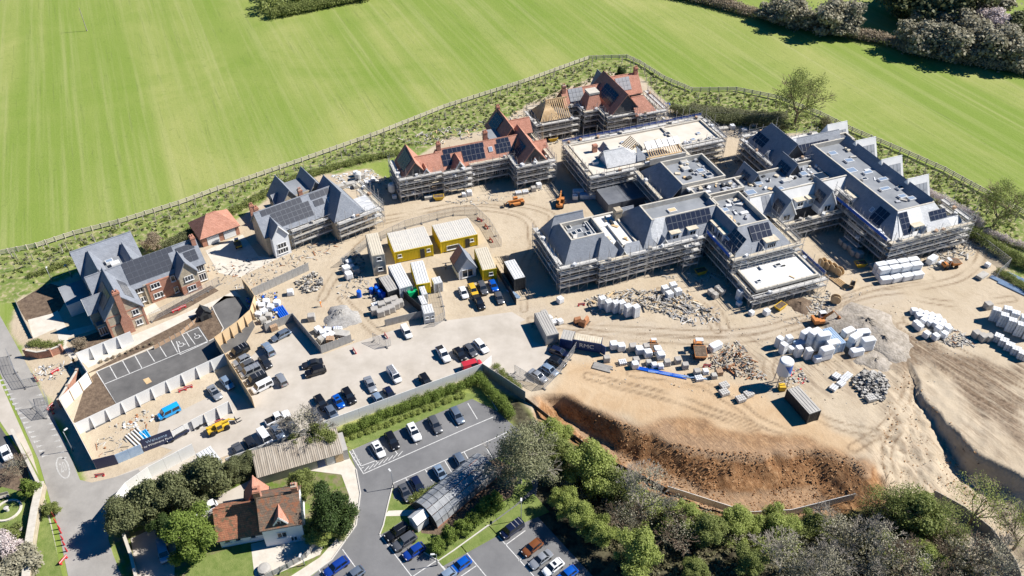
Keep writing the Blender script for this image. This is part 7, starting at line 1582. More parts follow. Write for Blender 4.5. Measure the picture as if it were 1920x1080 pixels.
def tussocks(name, polys, n, m, size, seed, label, cat):
    g = np.random.RandomState(seed); pts = []
    for poly in polys:
        P = [tuple(G(u, v)) for u, v in poly]; xs_ = [p[0] for p in P]; ys_ = [p[1] for p in P]; got = []
        while len(got) < n//len(polys):
            x, y = g.uniform(min(xs_), max(xs_), 400), g.uniform(min(ys_), max(ys_), 400); ok = inside(x, y, P); got += list(zip(x[ok], y[ok]))
        pts += got[:n//len(polys)]
    lob = [(x, y, .16, .4, .4, .28) for x, y in pts]
    o = add(name, foliage_mesh(name, m, lob, len(lob)*9, size, seed)); tag(o, label, cat, kind='stuff')
VS1 = [(0, 484), (140, 446), (337, 389), (567, 308), (833, 208), (1104, 116), (1190, 122), (1140, 150), (985, 205), (915, 240), (740, 290), (560, 335), (400, 400), (300, 455), (120, 505), (0, 530)]
VS2 = [(1200, 124), (1245, 153), (1297, 176), (1380, 175), (1455, 190), (1597, 251), (1770, 326), (1912, 404), (1912, 500), (1800, 420), (1650, 310), (1560, 255), (1440, 240), (1330, 225), (1262, 200), (1210, 150)]
tussocks('rough_grass', [VS1, VS2], 1100, 'leaf_mid', .3, 51, 'rough green grass tussocks on the planted verge', 'grass'); tussocks('dry_grass', [VS1, VS2], 900, 'leaf_pale', .3, 52, 'dry straw tussocks on the planted verge', 'grass')
def thicket(poly, n, m, r, label, seed, size=.15, per=260):
    P = [tuple(G(u, v)) for u, v in poly]; rs = np.random.RandomState(seed); x = rs.uniform(min(p[0] for p in P), max(p[0] for p in P), n*6); y = rs.uniform(min(p[1] for p in P), max(p[1] for p in P), n*6); ok = inside(x, y, P); x, y = x[ok][:n], y[ok][:n]; z = -pit_d(x)*pit_t(x, y)
    lob = [(a, b, c+r*.5, r*q, r*q, r*q*.9) for a, b, c, q in zip(x, y, z, rs.uniform(.5, 1.2, len(x)))]
    tag(add('thicket', foliage_mesh('thicket', m, lob, per*len(lob), size, seed)), label, 'thicket', kind='stuff')
BELT = [(1000, 800), (1130, 885), (1250, 940), (1400, 985), (1560, 975), (1600, 1000), (1500, 1040), (1330, 1020), (1180, 985), (1080, 930), (990, 860)]
thicket(BELT, 60, 'leaf_spring', 1.5, 'soft light green growth filling the tree belt below the bank', 71); thicket(BELT, 50, 'leaf_bare', 1.3, 'grey twiggy growth filling the tree belt below the bank', 72)
thicket([(1560, 985), (1700, 955), (1800, 985), (1890, 1090), (1700, 1110), (1480, 1090)], 60, 'leaf_bare', 1.6, 'grey twiggy thicket in the bottom right corner', 73); thicket([(1600, 975), (1720, 945), (1780, 975), (1800, 1060), (1640, 1060)], 40, 'leaf_mid', 1.5, 'olive green growth in the bottom right thicket', 74)
tussocks('undergrowth', [[(1000, 790), (1130, 880), (1250, 940), (1400, 985), (1600, 960), (1760, 960), (1880, 1080), (1400, 1090), (1180, 1080), (1060, 960), (980, 870)]], 1500, 'leaf_scrub', .34, 53, 'tangled undergrowth beneath the tree belt', 'undergrowth')
# ------------------------------------------------------------------ materials stacked on the site
ORD = ['first', 'second', 'third', 'fourth', 'fifth', 'sixth', 'seventh', 'eighth', 'ninth', 'tenth', 'eleventh', 'twelfth', 'thirteenth', 'fourteenth', 'fifteenth', 'sixteenth', 'seventeenth', 'eighteenth', 'nineteenth', 'twentieth']
pal = MB()
for i in range(6): pal.box(-.55+i*.2, -.42+i*.2, -.5, .5, .1, .13)
for i in range(3): pal.box(-.55, .58, -.48+i*.43, -.38+i*.43, 0, .1)
palm = pal.mesh('pallet', K('old_timber'))
def blocks_mesh(nx, ny, nz, w, d, h, m, gap=.02):
    b = MB()
    for i in range(nx):
        for j in range(ny):
            for k in range(nz): b.box(-w/2+w*i/nx+gap, -w/2+w*(i+1)/nx-gap, -d/2+d*j/ny+gap, -d/2+d*(j+1)/ny-gap, h*k/nz+gap*.6, h*(k+1)/nz-gap*.6)
    return b.mesh('load', K(m))
def wrap_mesh(w, d, h, m, seed, tuck=.06):
    g = random.Random(seed); b = MB(); n = 6
    rings = [(0, .97), (.12, 1.0), (h*.5, 1.0+g.uniform(-.02, .02)), (h-.1, .99), (h, .9)]
    for z, k in rings:
        for i in range(16):
            t = i/16*8; s_ = int(t) % 8; f = t-int(t)
            ring = [(-1, -.8), (-.8, -1), (.8, -1), (1, -.8), (1, .8), (.8, 1), (-.8, 1), (-1, .8)]; p, q = ring[s_], ring[(s_+1) % 8]
            b.v.append(((p[0]*(1-f)+q[0]*f)*w/2*k*(1+g.uniform(-.015, .015)), (p[1]*(1-f)+q[1]*f)*d/2*k*(1+g.uniform(-.015, .015)), z+g.uniform(-.02, .02)*(z > 0)))
    for a in range(len(rings)-1):
        for i in range(16): j = (i+1) % 16; b.f.append((a*16+i, a*16+j, (a+1)*16+j, (a+1)*16+i)); b.m.append(0)
    b.f.append(tuple(range(64, 80))); b.m.append(0)
    return b.mesh('load', K(m))
def bag_mesh(m, seed):
    g = random.Random(seed); b = MB(); b.lathe([(.36, 0), (.47, .15), (.5, .45), (.47, .7), (.36, .8), (.2, .84), (.1, .95)], 10); b.v = [(x*(1+g.uniform(-.06, .06)), y*(1+g.uniform(-.06, .06)), z) for x, y, z in b.v]
    return b.mesh('load', K(m), True)
PK = dict(white=(blocks_mesh(3, 3, 4, 1.1, 1.0, 1.05, 'wrap_white'), .13, 1.05), grey=(blocks_mesh(3, 3, 3, 1.1, 1.0, .85, 'block_grey'), .13, .85), stone=(wrap_mesh(1.1, 1.0, .95, 'block_grey', 1), .13, .95), brick=(blocks_mesh(4, 3, 5, 1.05, .95, .8, 'brick_pack', .012), .13, .8), wrap=(wrap_mesh(1.15, 1.05, 1.05, 'wrap_white', 2), .13, 1.05), big=(wrap_mesh(2.4, 1.25, 1.2, 'wrap_white', 3), .13, 1.2), big2=(wrap_mesh(2.4, 1.25, 1.2, 'wrap_white', 4), .13, 1.2), bluewrap=(wrap_mesh(2.4, 1.25, 1.1, 'wrap_blue', 5), .13, 1.1), bag=(wrap_mesh(.95, .9, .8, 'wrap_white', 6), .05, .8), bag2=(wrap_mesh(.95, .95, .75, 'debris_pale', 7), .05, .75), low=(blocks_mesh(4, 3, 2, 1.3, 1.1, .5, 'wrap_white', .03), .13, .5), sheet=(blocks_mesh(1, 1, 5, 2.4, 1.2, .6, 'debris_pale', .015), .13, .6), grid=(blocks_mesh(4, 3, 2, 1.5, 1.25, .62, 'concrete', .03), .13, .62))
def pack(kind, u, v, label, ang=20, nz=1, group=None, sc=1.0, cat='pallet'):
    p = GT(u, v); me_, z0, h = PK[kind]; root = empty('wrapped_pack' if kind in ('wrap', 'big', 'big2', 'bluewrap') else 'bulk_bag' if 'bag' in kind else 'block_pallet', p, R(ang), label, 'bulk bag' if 'bag' in kind else cat, group); root.scale = (sc,)*3
    big = kind in ('big', 'big2', 'bluewrap', 'sheet')
    for sx in ((-.6, .6) if big else (0,)): add('pallet', palm, root, (sx, 0, 0))
    for k in range(nz): add('load', me_, root, (rnd.uniform(-.03, .03)*k, rnd.uniform(-.03, .03)*k, z0+k*(h+.02)), (0, 0, R(rnd.uniform(-2, 2))))
    return root
def rowp(kind, pts, tmpl, ang=20, nz=1, group=None, sc=1.0, jit=4):
    for i, q in enumerate(pts):
        u, v = q[0], q[1]; k = q[2] if len(q) > 2 else kind; n = q[3] if len(q) > 3 else nz
        pack(k, u, v, tmpl.format(o=ORD[i]) if '{o}' in tmpl else tmpl, ang+rnd.uniform(-jit, jit), n, group, sc)
rowp('white', [(1128, 577), (1140, 583), (1153, 585), (1164, 585), (1176, 592), (1191, 593)], '{o} white block stack from the left in the row before the slate block scaffold', nz=2, group='white block stacks before the scaffold', ang=25, sc=1.1)
rowp('white', [(1246, 548), (1261, 542), (1254, 558), (1270, 553)], '{o} of four white block packs by the orange skip in the shade', nz=1, group='white block packs by the shaded corner', sc=1.15)
rowp('stone', [(1578, 458), (1586, 465), (1595, 470), (1600, 478), (1610, 482)], '{o} grey pack from the back in the shaded court by the blue netting', nz=1, group='grey packs in the shaded court', sc=1.15)
pts = []
for j in range(3):
    for i in range(4): pts.append((1646+i*20+j*6, 512+j*9-i*3, 'big' if (i+j) % 2 else 'big2', 2 if j < 2 else 1))
rowp('big', pts, '{o} big white wrapped pack in the pile beside the cable drums', ang=15, group='white wrapped packs beside the cable drums', sc=.95)
rowp('sheet', [(1642, 502), (1700, 498)], '{o} low sheet stack behind the white wrapped pile', group='sheet stacks', ang=15)
pts = [(1458, 650, 'wrap', 2), (1475, 648, 'wrap', 2), (1466, 662, 'wrap', 2), (1483, 660, 'wrap', 1), (1494, 668, 'wrap', 2), (1508, 640, 'big', 2), (1512, 672, 'wrap', 2), (1530, 678, 'wrap', 1), (1535, 655, 'big2', 3), (1520, 650, 'big', 3), (1545, 672, 'big', 2), (1556, 660, 'big2', 2), (1498, 650, 'bluewrap', 1), (1598, 648, 'big', 2), (1612, 640, 'big2', 2), (1604, 665, 'big', 1), (1622, 655, 'big', 2), (1588, 628, 'big2', 1), (1620, 632, 'wrap', 1)]
rowp('big', pts, '{o} white wrapped pack from the silo in the large heap of packs', ang=24, group='large heap of white wrapped packs', jit=12)
cabin('shipping_container', [(1540, 618), (1556, 614), (1588, 640), (1573, 645)], 2.3, 'wrap_blue', 'wrap_blue', 'pale blue container buried among the large heap of white packs', 'container', CG)
pts = [(1712+i*11+j*9, 588-i*0+j*9+i*3, 'bag') for j in range(3) for i in range(5)]
rowp('bag', pts, '{o} white bulk bag from the track in the three rows', group='white bulk bags in three rows', jit=30, sc=1.25)
rowp('wrap', [(1735, 632), (1752, 636), (1768, 632), (1757, 622), (1775, 622), (1716, 612), (1722, 618)], '{o} white pack in front of the bulk bag rows', group='white packs before the bulk bags', ang=30)
rowp('white', [(1860, 600), (1874, 610), (1880, 598), (1889, 620), (1895, 606), (1905, 628), (1912, 614), (1922, 634)], '{o} tall white block stack at the right edge', nz=2, group='tall white block stacks at the right edge', ang=-25, sc=1.2)
rowp('white', [(1868, 640), (1878, 648), (1889, 656), (1901, 664), (1913, 672)], '{o} white block pack from the left in the lower line at the right edge', group='lower line of white packs at the right edge', ang=-35, sc=1.25)
rowp('stone', [(1828, 632), (1840, 638), (1852, 638), (1850, 578)], '{o} grey block pack near the right edge stacks', group='grey packs near the right edge', sc=1.2)
rowp('grid', [(1357, 726), (1357, 739), (1403, 742), (1388, 751)], '{o} grey gridded pallet of four on the bare plateau', group='gridded pallets on the plateau', ang=25)
rowp('low', [(1567, 708), (1582, 713), (1576, 722), (1562, 730), (1589, 707)], '{o} flat white pack of five by the rubble heap', group='flat white packs by the rubble heap', ang=40)
rowp('grid', [(1631, 750)], 'single gridded pallet at the foot of the rubble heap', ang=20)
rowp('wrap', [(1150, 653), (1164, 656), (1186, 656, 'stone'), (1198, 662, 'wrap'), (1212, 656, 'stone'), (1214, 668, 'wrap'), (1232, 662, 'wrap'), (1238, 672, 'wrap')], '{o} pack from the blue container in the upper row of the material store', group='upper row of packs in the material store', ang=10, nz=1, sc=1.15)
rowp('stone', [(1137, 677, 'stone'), (1167, 682, 'low'), (1192, 680), (1190, 689, 'wrap'), (1216, 683, 'bag2'), (1226, 688, 'bag'), (1238, 690, 'bag'), (1250, 684, 'stone'), (1270, 680), (1284, 690, 'stone'), (1306, 702, 'stone'), (1322, 700, 'bag'), (1310, 712, 'low'), (1338, 708, 'bag2'), (1348, 702, 'brick')], '{o} item from the left in the lower row of the material store', group='lower row of the material store', ang=10)
rowp('stone', [(703, 588), (714, 592), (724, 588), (734, 584), (742, 578), (728, 572), (740, 568), (750, 574), (716, 578), (706, 576, 'low')], '{o} stone pallet in the cluster behind the grey fence by the small white van', group='stone pallets behind the grey fence', nz=1, ang=22, sc=1.25)
rowp('bag', [(482, 572), (492, 578), (500, 570), (508, 580), (496, 588), (486, 594), (505, 596, 'bag2'), (494, 604, 'bag2'), (506, 612, 'bag2'), (514, 618, 'brick'), (520, 572), (545, 552)], '{o} builders bag in the bay inside the plywood curve', group='builders bags inside the plywood curve', sc=1.2, jit=30)
rowp('bag', [(597, 622), (606, 628), (615, 624), (622, 632), (612, 636), (603, 640, 'bag2'), (620, 642, 'brick'), (634, 622, 'low'), (640, 630, 'sheet'), (585, 600, 'stone')], '{o} builders bag inside the zigzag grey fence', group='builders bags inside the zigzag fence', sc=1.2, jit=30)
rowp('wrap', [(655, 522), (660, 506, 'bag'), (655, 496, 'bag'), (668, 512, 'stone'), (650, 510, 'wrap')], '{o} wrapped pack in the yard left of the cream cabin', group='packs left of the cream cabin', ang=30, sc=1.2)
rowp('wrap', [(1084, 366, 'big2'), (1097, 372, 'bluewrap'), (1104, 364, 'bag'), (1112, 360, 'bag'), (1118, 366, 'bag'), (1124, 360, 'bag'), (1110, 372, 'bluewrap'), (1078, 374)], '{o} bundle of insulation by the left end of the grey flat block', group='insulation bundles by the haul road', ang=0)
rowp('wrap', [(1010, 352), (1000, 358, 'stone'), (985, 362, 'low'), (972, 364, 'low'), (880, 366), (870, 368, 'bag'), (788, 366, 'low'), (806, 372, 'sheet'), (740, 372, 'bag')], '{o} pack from the right along the front of the red tiled solar house', group='packs before the red tiled house', ang=15)
rowp('wrap', [(668, 330), (680, 334, 'stone'), (640, 352, 'sheet'), (655, 348, 'sheet'), (672, 350, 'sheet'), (690, 344, 'low'), (700, 340, 'bag')], '{o} pale pack behind the second slate house scaffold', group='pale packs behind the second slate house', ang=30)
rowp('stone', [(1340, 558), (1352, 552), (1345, 546), (1332, 552), (1385, 572, 'bag'), (1385, 562, 'wrap', 2), (1436, 590, 'wrap'), (1408, 590, 'bag')], '{o} pack in the shade left of the low white roof', group='packs beside the low white roof', ang=30)
rowp('wrap', [(1330, 240, 'sheet'), (1355, 244, 'sheet'), (1372, 242), (1400, 232, 'bag'), (1412, 236, 'bag'), (1425, 230, 'bag'), (1395, 246, 'low')], '{o} pale pack behind the right end of the cream flat roof', group='pale packs behind the cream roof', ang=10)
rowp('stone', [(1020, 592), (1030, 600, 'bag'), (1040, 606, 'low'), (1050, 606, 'bag')], '{o} pale block pack behind the grey site trailer', group='packs behind the site trailer', ang=30)
rowp('wrap', [(1340, 655, 'big2'), (1745, 492, 'big'), (1765, 496, 'low'), (1850, 500, 'bag'), (1840, 520, 'sheet'), (1050, 567)], '{o} stray wrapped pack left standing alone on site', group='stray packs', ang=35)
# flat blue bundles at the right edge
for i, (u, v) in enumerate([(1885, 535), (1900, 545), (1915, 528)]):
    p = GT(u, v); r_ = empty('pipe_bundle', p, R(-48), ORD[i]+' long blue-grey pipe bundle under the right edge hedge', 'pipes', 'pipe bundles at the right edge')
    for k in range(5): MB().tube((-3, k*.22, .12), (3, k*.22, .12), .1, 6).obj('pipe', K('wrap_blue'), r_)
def bundle(u, v, u2, v2, n, r, m, label, gap=2.2):
    a, b = GT(u, v), GT(u2, v2); d = b-a; r_ = empty('pipe_bundle', a, math.atan2(d.y, d.x), label, 'pipes')
    for k in range(n): MB().tube((0, k*r*gap, r+rnd.uniform(0, r*.4)), (d.length*rnd.uniform(.85, 1), k*r*gap, r), r, 7, caps=True).obj('pipe', K(m), r_)
bundle(1110, 690, 1148, 700, 6, .12, 'cont_grey', 'grey pipe bundle on the plateau below the blue container')
bundle(1190, 692, 1290, 712, 4, .09, 'plastic_blue', 'long blue pipes along the lower edge of the material store')
bundle(1215, 698, 1330, 714, 3, .08, 'wrap_blue', 'pale blue pipes next to the long blue pipes')
bundle(236, 818, 262, 843, 5, .12, 'white_frame', 'fanned white poles on the dirt inside the road corner', 4)
bundle(262, 812, 280, 838, 4, .12, 'plastic_cyan', 'pale blue plastic bundle beside the fanned white poles', 2.5)
bundle(1545, 515, 1585, 545, 5, .12, 'timber', 'timber beams beside the row of cable drums', 3)
bundle(950, 545, 972, 562, 4, .1, 'wrap_blue', 'blue pipe bundle by the lorry container')
bundle(515, 580, 530, 602, 5, .16, 'plastic_blue', 'blue rack of tubes among the builders bags')
# cable drums
dm = MB()
for x in (-.42, .42): dm.lathe([(.01, x-.05), (.95, x-.05), (.95, x+.05), (.01, x+.05)], 18, 0, (0, 0, 0), 'x')
drm = dm.mesh('flanges', K('timber')); cor = MB().lathe([(.5, -.37), (.5, .37)], 16, 0, (0, 0, 0), 'x').mesh('core', K('cont_dark'))
for i, (u, v, rz, l) in enumerate([(1541, 499, 20, 'first cable drum from the back in the row by the scaffold'), (1550, 504, 25, 'second cable drum in the row by the scaffold'), (1560, 509, 30, 'third cable drum in the row by the scaffold'), (1571, 516, 35, 'front cable drum in the row by the scaffold'), (1597, 538, -30, 'large cable drum standing alone on the haul road'), (1565, 568, 70, 'cable drum tipped beside the white sacks')]):
    p = GT(u, v); r_ = empty('cable_drum', p+Vector((0, 0, .93)), R(rz), l, 'cable drum', 'wooden cable drums'); r_.scale = (.95,)*3; add('flanges', drm, r_); add('core', cor, r_)
# skips
skm = MB(); skm.hexa([(-.9, -.7, .1), (.9, -.7, .1), (.9, .7, .1), (-.9, .7, .1), (-1.5, -.85, 1.2), (1.5, -.85, 1.2), (1.5, .85, 1.2), (-1.5, .85, 1.2)]); skb = skm.mesh('body', K('plant_yellow')); ski = MB().hexa([(-.85, -.65, .9), (.85, -.65, .9), (.85, .65, .9), (-.85, .65, .9), (-1.38, -.75, 1.21), (1.38, -.75, 1.21), (1.38, .75, 1.21), (-1.38, .75, 1.21)]).mesh('load', K('soil'))
lg = MB(); 
for s_ in (-1, 1): lg.box(-1.55, 1.55, s_*.88-.05, s_*.88+.05, 1.1, 1.22)
lgm = lg.mesh('rim', K('plant_yellow'))
for u, v, rz, l in [(823, 374, 10, 'yellow skip before the red tiled solar house'), (1036, 264, 15, 'yellow skip under the timber-raftered house'), (1313, 513, 20, 'orange skip in the shaded inner corner of the slate block'), (1612, 499, 10, 'yellow skip at the edge of the shaded court'), (1462, 579, 40, 'small yellow skip in front of the low white roof')]:
    p = GT(u, v); r_ = empty('skip', p, R(rz), l, 'skip', 'yellow skips'); r_.scale = (.75,)*3; add('body', skb, r_); add('load', ski, r_); add('rim', lgm, r_)
# barriers
bm_ = MB(); bm_.box(-1, 1, -.04, .04, .25, .95); bm_.box(-.9, -.6, -.25, .25, 0, .25); bm_.box(.6, .9, -.25, .25, 0, .25); bmm = bm_.mesh('panel', K('barrier_red')); bs = MB().box(-.95, .95, -.046, .046, .62, .78).mesh('stripe', K('white_frame'))
for i, (u, v, rz, l) in enumerate([(330, 584, 36, 'left red barrier on the mesh fence of the first house'), (343, 578, 36, 'right red barrier on the mesh fence of the first house'), (343, 733, 26, 'left red barrier on the long white hoarding'), (354, 728, 26, 'right red barrier on the long white hoarding'), (172, 660, 40, 'red barrier on the path behind the white hoarding'), (68, 712, -45, 'lower red barrier by the road trench'), (104, 698, 50, 'red barrier by the white pipes at the gateway'), (95, 765, 70, 'red barrier behind the mesh fence by the road'), (100, 772, -60, 'tumbled red barrier beside the brick wall'), (188, 893, 10, 'red barrier lying at the road corner under the navy hoarding'), (120, 1052, 70, 'red barrier on the grass verge at the bottom left'), (899, 414, -35, 'red barrier behind the right-hand yellow trio'), (912, 427, -60, 'red barrier at the corner of the cabin mesh fence'), (921, 452, -60, 'red and white barrier beside the lone yellow cabin'), (665, 660, -60, 'red barrier at the end of the zigzag grey fence'), (724, 632, -60, 'red barrier at the open mesh gate'), (412, 792, 26, 'red barrier behind the telehandler'), (1090, 573, 10, 'red trestle by the white block stacks'), (1325, 688, 5, 'red barrier in the material store'), (540, 462, 30, 'red barrier before the second slate house')]):
    p = GT(u, v); r_ = empty('barrier', p, R(rz), l, 'barrier', 'red plastic barriers'); r_.scale = (.68,)*3; add('panel', bmm, r_); add('stripe', bs, r_)
cn = MB().lathe([(.09, 0), (.07, .55), (.03, .8), (.01, .82)], 8).mesh('marker', K('barrier_red')); cb2 = MB().lathe([(.075, .35), (.07, .5)], 8).mesh('band', K('white_frame'))
for i, (u, v) in enumerate([(97, 957), (101, 968), (105, 980), (112, 992), (115, 1000), (118, 1012), (121, 1022), (126, 1034), (140, 684), (160, 672)][:8]):
    p = GT(u, v); r_ = empty('bollard', p, 0, ORD[i]+' red and white marker post from the top along the left road verge', 'bollard', 'marker posts on the verge'); r_.scale = (1.3,)*3; add('marker', cn, r_); add('band', cb2, r_)
# barrels, tanks
brm = MB().lathe([(.28, 0), (.3, .1), (.3, .8), (.28, .9), (.01, .9)], 12)
bblu = brm.mesh('drum', K('plastic_blue')); brg = MB().lathe([(.308, .28), (.308, .34)], 12).mesh('hoop', K('steel_dark'))
for i, (u, v, s_) in enumerate([(674, 556, 1.5), (697, 550, 1.4), (708, 549, 1.6), (714, 556, 1.6), (720, 560, 1.5), (706, 542, 1.3)]):
    p = GT(u, v); r_ = empty('water_butt', p, 0, ORD[i]+' blue plastic tank from the left beside the dark container', 'tank', 'blue plastic tanks'); r_.scale = (s_, s_, s_); add('drum', bblu, r_); add('hoop', brg, r_)
p = GT(774, 556); r_ = empty('fuel_tank', p, R(25), 'bright green fuel tank beside the white container', 'tank'); MB().hexa([(-1, -.7, .1), (1, -.7, .1), (1, .7, .1), (-1, .7, .1), (-.9, -.6, 1.5), (.9, -.6, 1.5), (.9, .6, 1.5), (-.9, .6, 1.5)]).obj('body', K('plastic_green'), r_); MB().lathe([(.25, 1.5), (.25, 1.6), (.01, 1.6)], 10).obj('cap', K('steel_dark'), r_)
p = GT(428, 424); r_ = empty('green_cover', p, 0, 'bright green round cover beside the brick garage', 'cover'); MB().lathe([(1.7, .0), (1.6, .5), (.9, .8), (.01, .95)], 14).obj('sheet', K('plastic_green'), r_); MB().lathe([(1.75, 0), (1.75, .08)], 14).obj('hem', K('steel_dark'), r_)
p = GT(736, 366); r_ = empty('mortar_silo', p, 0, 'small white silo at the left end of the red tiled solar house', 'silo'); MB().lathe([(.2, .5), (.8, 1.2), (.8, 2.6), (.5, 3.0), (.01, 3.0)], 14).obj('vessel', K('cont_white'), r_)
for k in range(4): MB().tube((.7*math.cos(k*1.57), .7*math.sin(k*1.57), 0), (.7*math.cos(k*1.57), .7*math.sin(k*1.57), 1.4), .06, 5).obj('leg', K('galv'), r_)
p = GT(672, 336); r_ = empty('water_tank', p, 0, 'white water tank on the ground behind the second slate house', 'tank'); MB().lathe([(.7, 0), (.75, .2), (.75, 1.6), (.4, 1.9), (.01, 1.95)], 14).obj('vessel', K('cont_white'), r_); MB().box(-.2, .2, -.85, -.7, .2, .5).obj('valve', K('steel_dark'), r_)
# rusty buckets behind the trailer
for i, (u, v, rz) in enumerate([(1082, 604, 20), (1092, 610, -30), (1098, 604, 60)]):
    p = GT(u, v); r_ = empty('digger_bucket', p, R(rz), ORD[i]+' rusty digger bucket from the left behind the grey trailer', 'bucket', 'rusty buckets'); MB().hexa([(-.6, -.5, 0), (.6, -.5, 0), (.6, .4, 0), (-.6, .4, 0), (-.6, -.3, .9), (.6, -.3, .9), (.6, .1, 1.2), (-.6, .1, 1.2)]).obj('shell', K('rust'), r_)
    for k in range(4): MB().box(-.55+k*.33, -.45+k*.33, -.75, -.5, .0, .08).obj('tooth', K('steel_dark'), r_)
# heaps
def heap(u, v, r, h, m, label, name='heap', cat='heap', seed=1, stretch=1.0, rz=0):
    p = GT(u, v); g = np.random.RandomState(seed); mb = MB(); n, rg = 22, 8
    for a in range(rg+1):
        q = a/rg
        for i in range(n):
            t = 2*math.pi*i/n; k = 1+.16*math.sin(t*3+seed)+.1*math.sin(t*7+seed*2); rr = r*q*k; z = h*(1-q)**.9*(1+.12*g.randn()) if a < rg else -.1
            mb.v.append((rr*math.cos(t)*stretch+.06*g.randn(), rr*math.sin(t)+.06*g.randn(), z))
    for a in range(rg):
        for i in range(n): j = (i+1) % n; mb.f.append((a*n+i, (a+1)*n+i, (a+1)*n+j, a*n+j)); mb.m.append(0)
    o = add(name, mb.mesh(name, K(m), True), None, p, (0, 0, R(rz))); tag(o, label, cat, kind='stuff'); return o
heap(640, 596, 3.4, 1.5, 'gravel', 'grey gravel heap by the zigzag grey fence', 'gravel_heap', 'gravel', 2)
mat('spoil', (.27, .235, .19), .95, (.45, .40, .34), 1.0, bump=.8)
heap(1622, 612, 5.5, 1.8, 'spoil', 'grey spoil heap beside the orange excavator', 'spoil_heap', 'spoil', 3, 1.4, -30); heap(1655, 640, 3.6, 1.1, 'spoil', 'dark spoil bank by the haul track', 'spoil_heap', 'spoil', 4, 1.6, -50)
heap(1640, 676, 2.4, .5, 'spoil', 'grey-blue crushed stone patch by the large heap of packs', 'stone_heap', 'stone', 5, 1.3)
heap(1500, 572, 2.4, .6, 'soil', 'low dirt pile in front of the low white roof', 'soil_heap', 'soil', 6)
# loose rubble and offcuts
def scatter(name, poly, n, smin, smax, mats, seed, label, cat, flat=False, zmax=.0, long=False):
    g = random.Random(seed); P = [tuple(G(u, v)) for u, v in poly]; xs_ = [p[0] for p in P]; ys_ = [p[1] for p in P]; cx, cy = sum(xs_)/len(P), sum(ys_)/len(P); R0 = max(math.hypot(a-cx, b-cy) for a, b in P)
    mb = MB(); k = 0
    rs_ = np.random.RandomState(seed); XA = rs_.uniform(min(xs_), max(xs_), n*6); YA = rs_.uniform(min(ys_), max(ys_), n*6); ok = inside(XA, YA, P); XA, YA = XA[ok][:n], YA[ok][:n]; ZA = -pit_d(XA)*pit_t(XA, YA)
    for k in range(len(XA)):
        x, y, z = XA[k], YA[k], ZA[k]; s = g.uniform(smin, smax)*g.choice((.5, .7, 1.0)); hh = zmax*max(0, 1-math.hypot(x-cx, y-cy)/R0)*g.random()
        d = (s*g.uniform(2, 5), s*g.uniform(.25, .6), s*g.uniform(.15, .35)) if (long and g.random() < .7) else (s, s*g.uniform(.5, 1), s*g.uniform(.2, .8 if not flat else .25))
        M = Matrix.Rotation(g.uniform(0, 6.28), 3, 'Z') @ Matrix.Rotation(g.uniform(-.25, .25), 3, 'X') @ Matrix.Rotation(g.uniform(-.25, .25), 3, 'Y')
        mb.cbox((x, y, z+hh+d[2]*.45), d, g.randrange(len(mats)), M)
    o = mb.obj(name, [K(m) for m in mats]); tag(o, label, cat, kind='stuff'); return o
PALE = ['debris_pale', 'debris_pale', 'block_grey', 'block_grey', 'cont_grey', 'debris_dark', 'debris_dark', 'old_timber', 'board']
scatter('rubble', [(1597, 715), (1620, 695), (1650, 700), (1668, 725), (1655, 752), (1615, 745)], 900, .2, .55, ['block_grey', 'cont_grey', 'debris_pale', 'debris_dark'], 61, 'grey broken concrete rubble heap on the pit approach', 'rubble', zmax=1.6)
scatter('timber_offcuts', [(1095, 560), (1160, 545), (1290, 545), (1315, 575), (1280, 600), (1190, 575), (1110, 590)], 520, .2, .6, ['block_grey', 'cont_grey', 'debris_dark', 'old_timber', 'board', 'debris_pale', 'timber', 'galv'], 62, 'scattered timber and scaffold offcuts before the slate block', 'debris', long=True, zmax=.7)
scatter('timber_offcuts', [(1335, 650), (1385, 640), (1420, 690), (1440, 715), (1380, 705), (1330, 690)], 420, .15, .5, ['old_timber', 'rust', 'debris_pale', 'board', 'brick_pack', 'debris_dark'], 63, 'brown timber offcuts pile in the material store', 'debris', long=True, zmax=1.2)
scatter('debris', [(1500, 555), (1555, 545), (1575, 575), (1520, 590)], 160, .15, .5, PALE, 64, 'loose debris at the corner of the low white roof', 'debris', long=True)
scatter('debris', [(1690, 480), (1830, 440), (1850, 470), (1740, 505)], 420, .15, .6, PALE, 65, 'loose building debris along the sunny right-hand scaffold', 'debris', long=True)
scatter('debris', [(1465, 690), (1500, 690), (1520, 715), (1490, 728), (1465, 725)], 180, .15, .45, PALE+['barrier_red'], 66, 'loose rubble behind the black roll-on container', 'debris')
scatter('debris', [(1775, 610), (1810, 625), (1830, 650), (1790, 650), (1760, 640)], 200, .15, .5, PALE+['rust'], 67, 'broken pallets and rubble by the bulk bags', 'debris', long=True)
scatter('debris', [(380, 500), (480, 480), (600, 455), (640, 440), (640, 465), (560, 505), (470, 545), (420, 540)], 420, .12, .45, PALE+['rust'], 68, 'scattered debris between the two slate houses', 'debris', long=True)
scatter('debris', [(555, 530), (590, 508), (608, 525), (600, 545), (568, 552)], 220, .15, .55, PALE, 69, 'mixed waste pile at the end of the grey waste bay fence', 'debris', zmax=1.3)
scatter('debris', [(460, 560), (520, 545), (520, 600), (505, 625), (470, 590)], 260, .15, .5, PALE+['plastic_blue', 'debris_dark'], 70, 'jumbled waste inside the plywood curve', 'debris', zmax=.8)
scatter('debris', [(640, 490), (668, 470), (690, 500), (680, 530), (645, 530)], 200, .15, .5, PALE, 71, 'stacked oddments left of the cream cabin', 'debris', zmax=.9)
scatter('debris', [(690, 545), (720, 535), (735, 560), (700, 570)], 120, .15, .45, PALE+['plastic_blue'], 72, 'clutter round the blue plastic tanks', 'debris', zmax=.6)
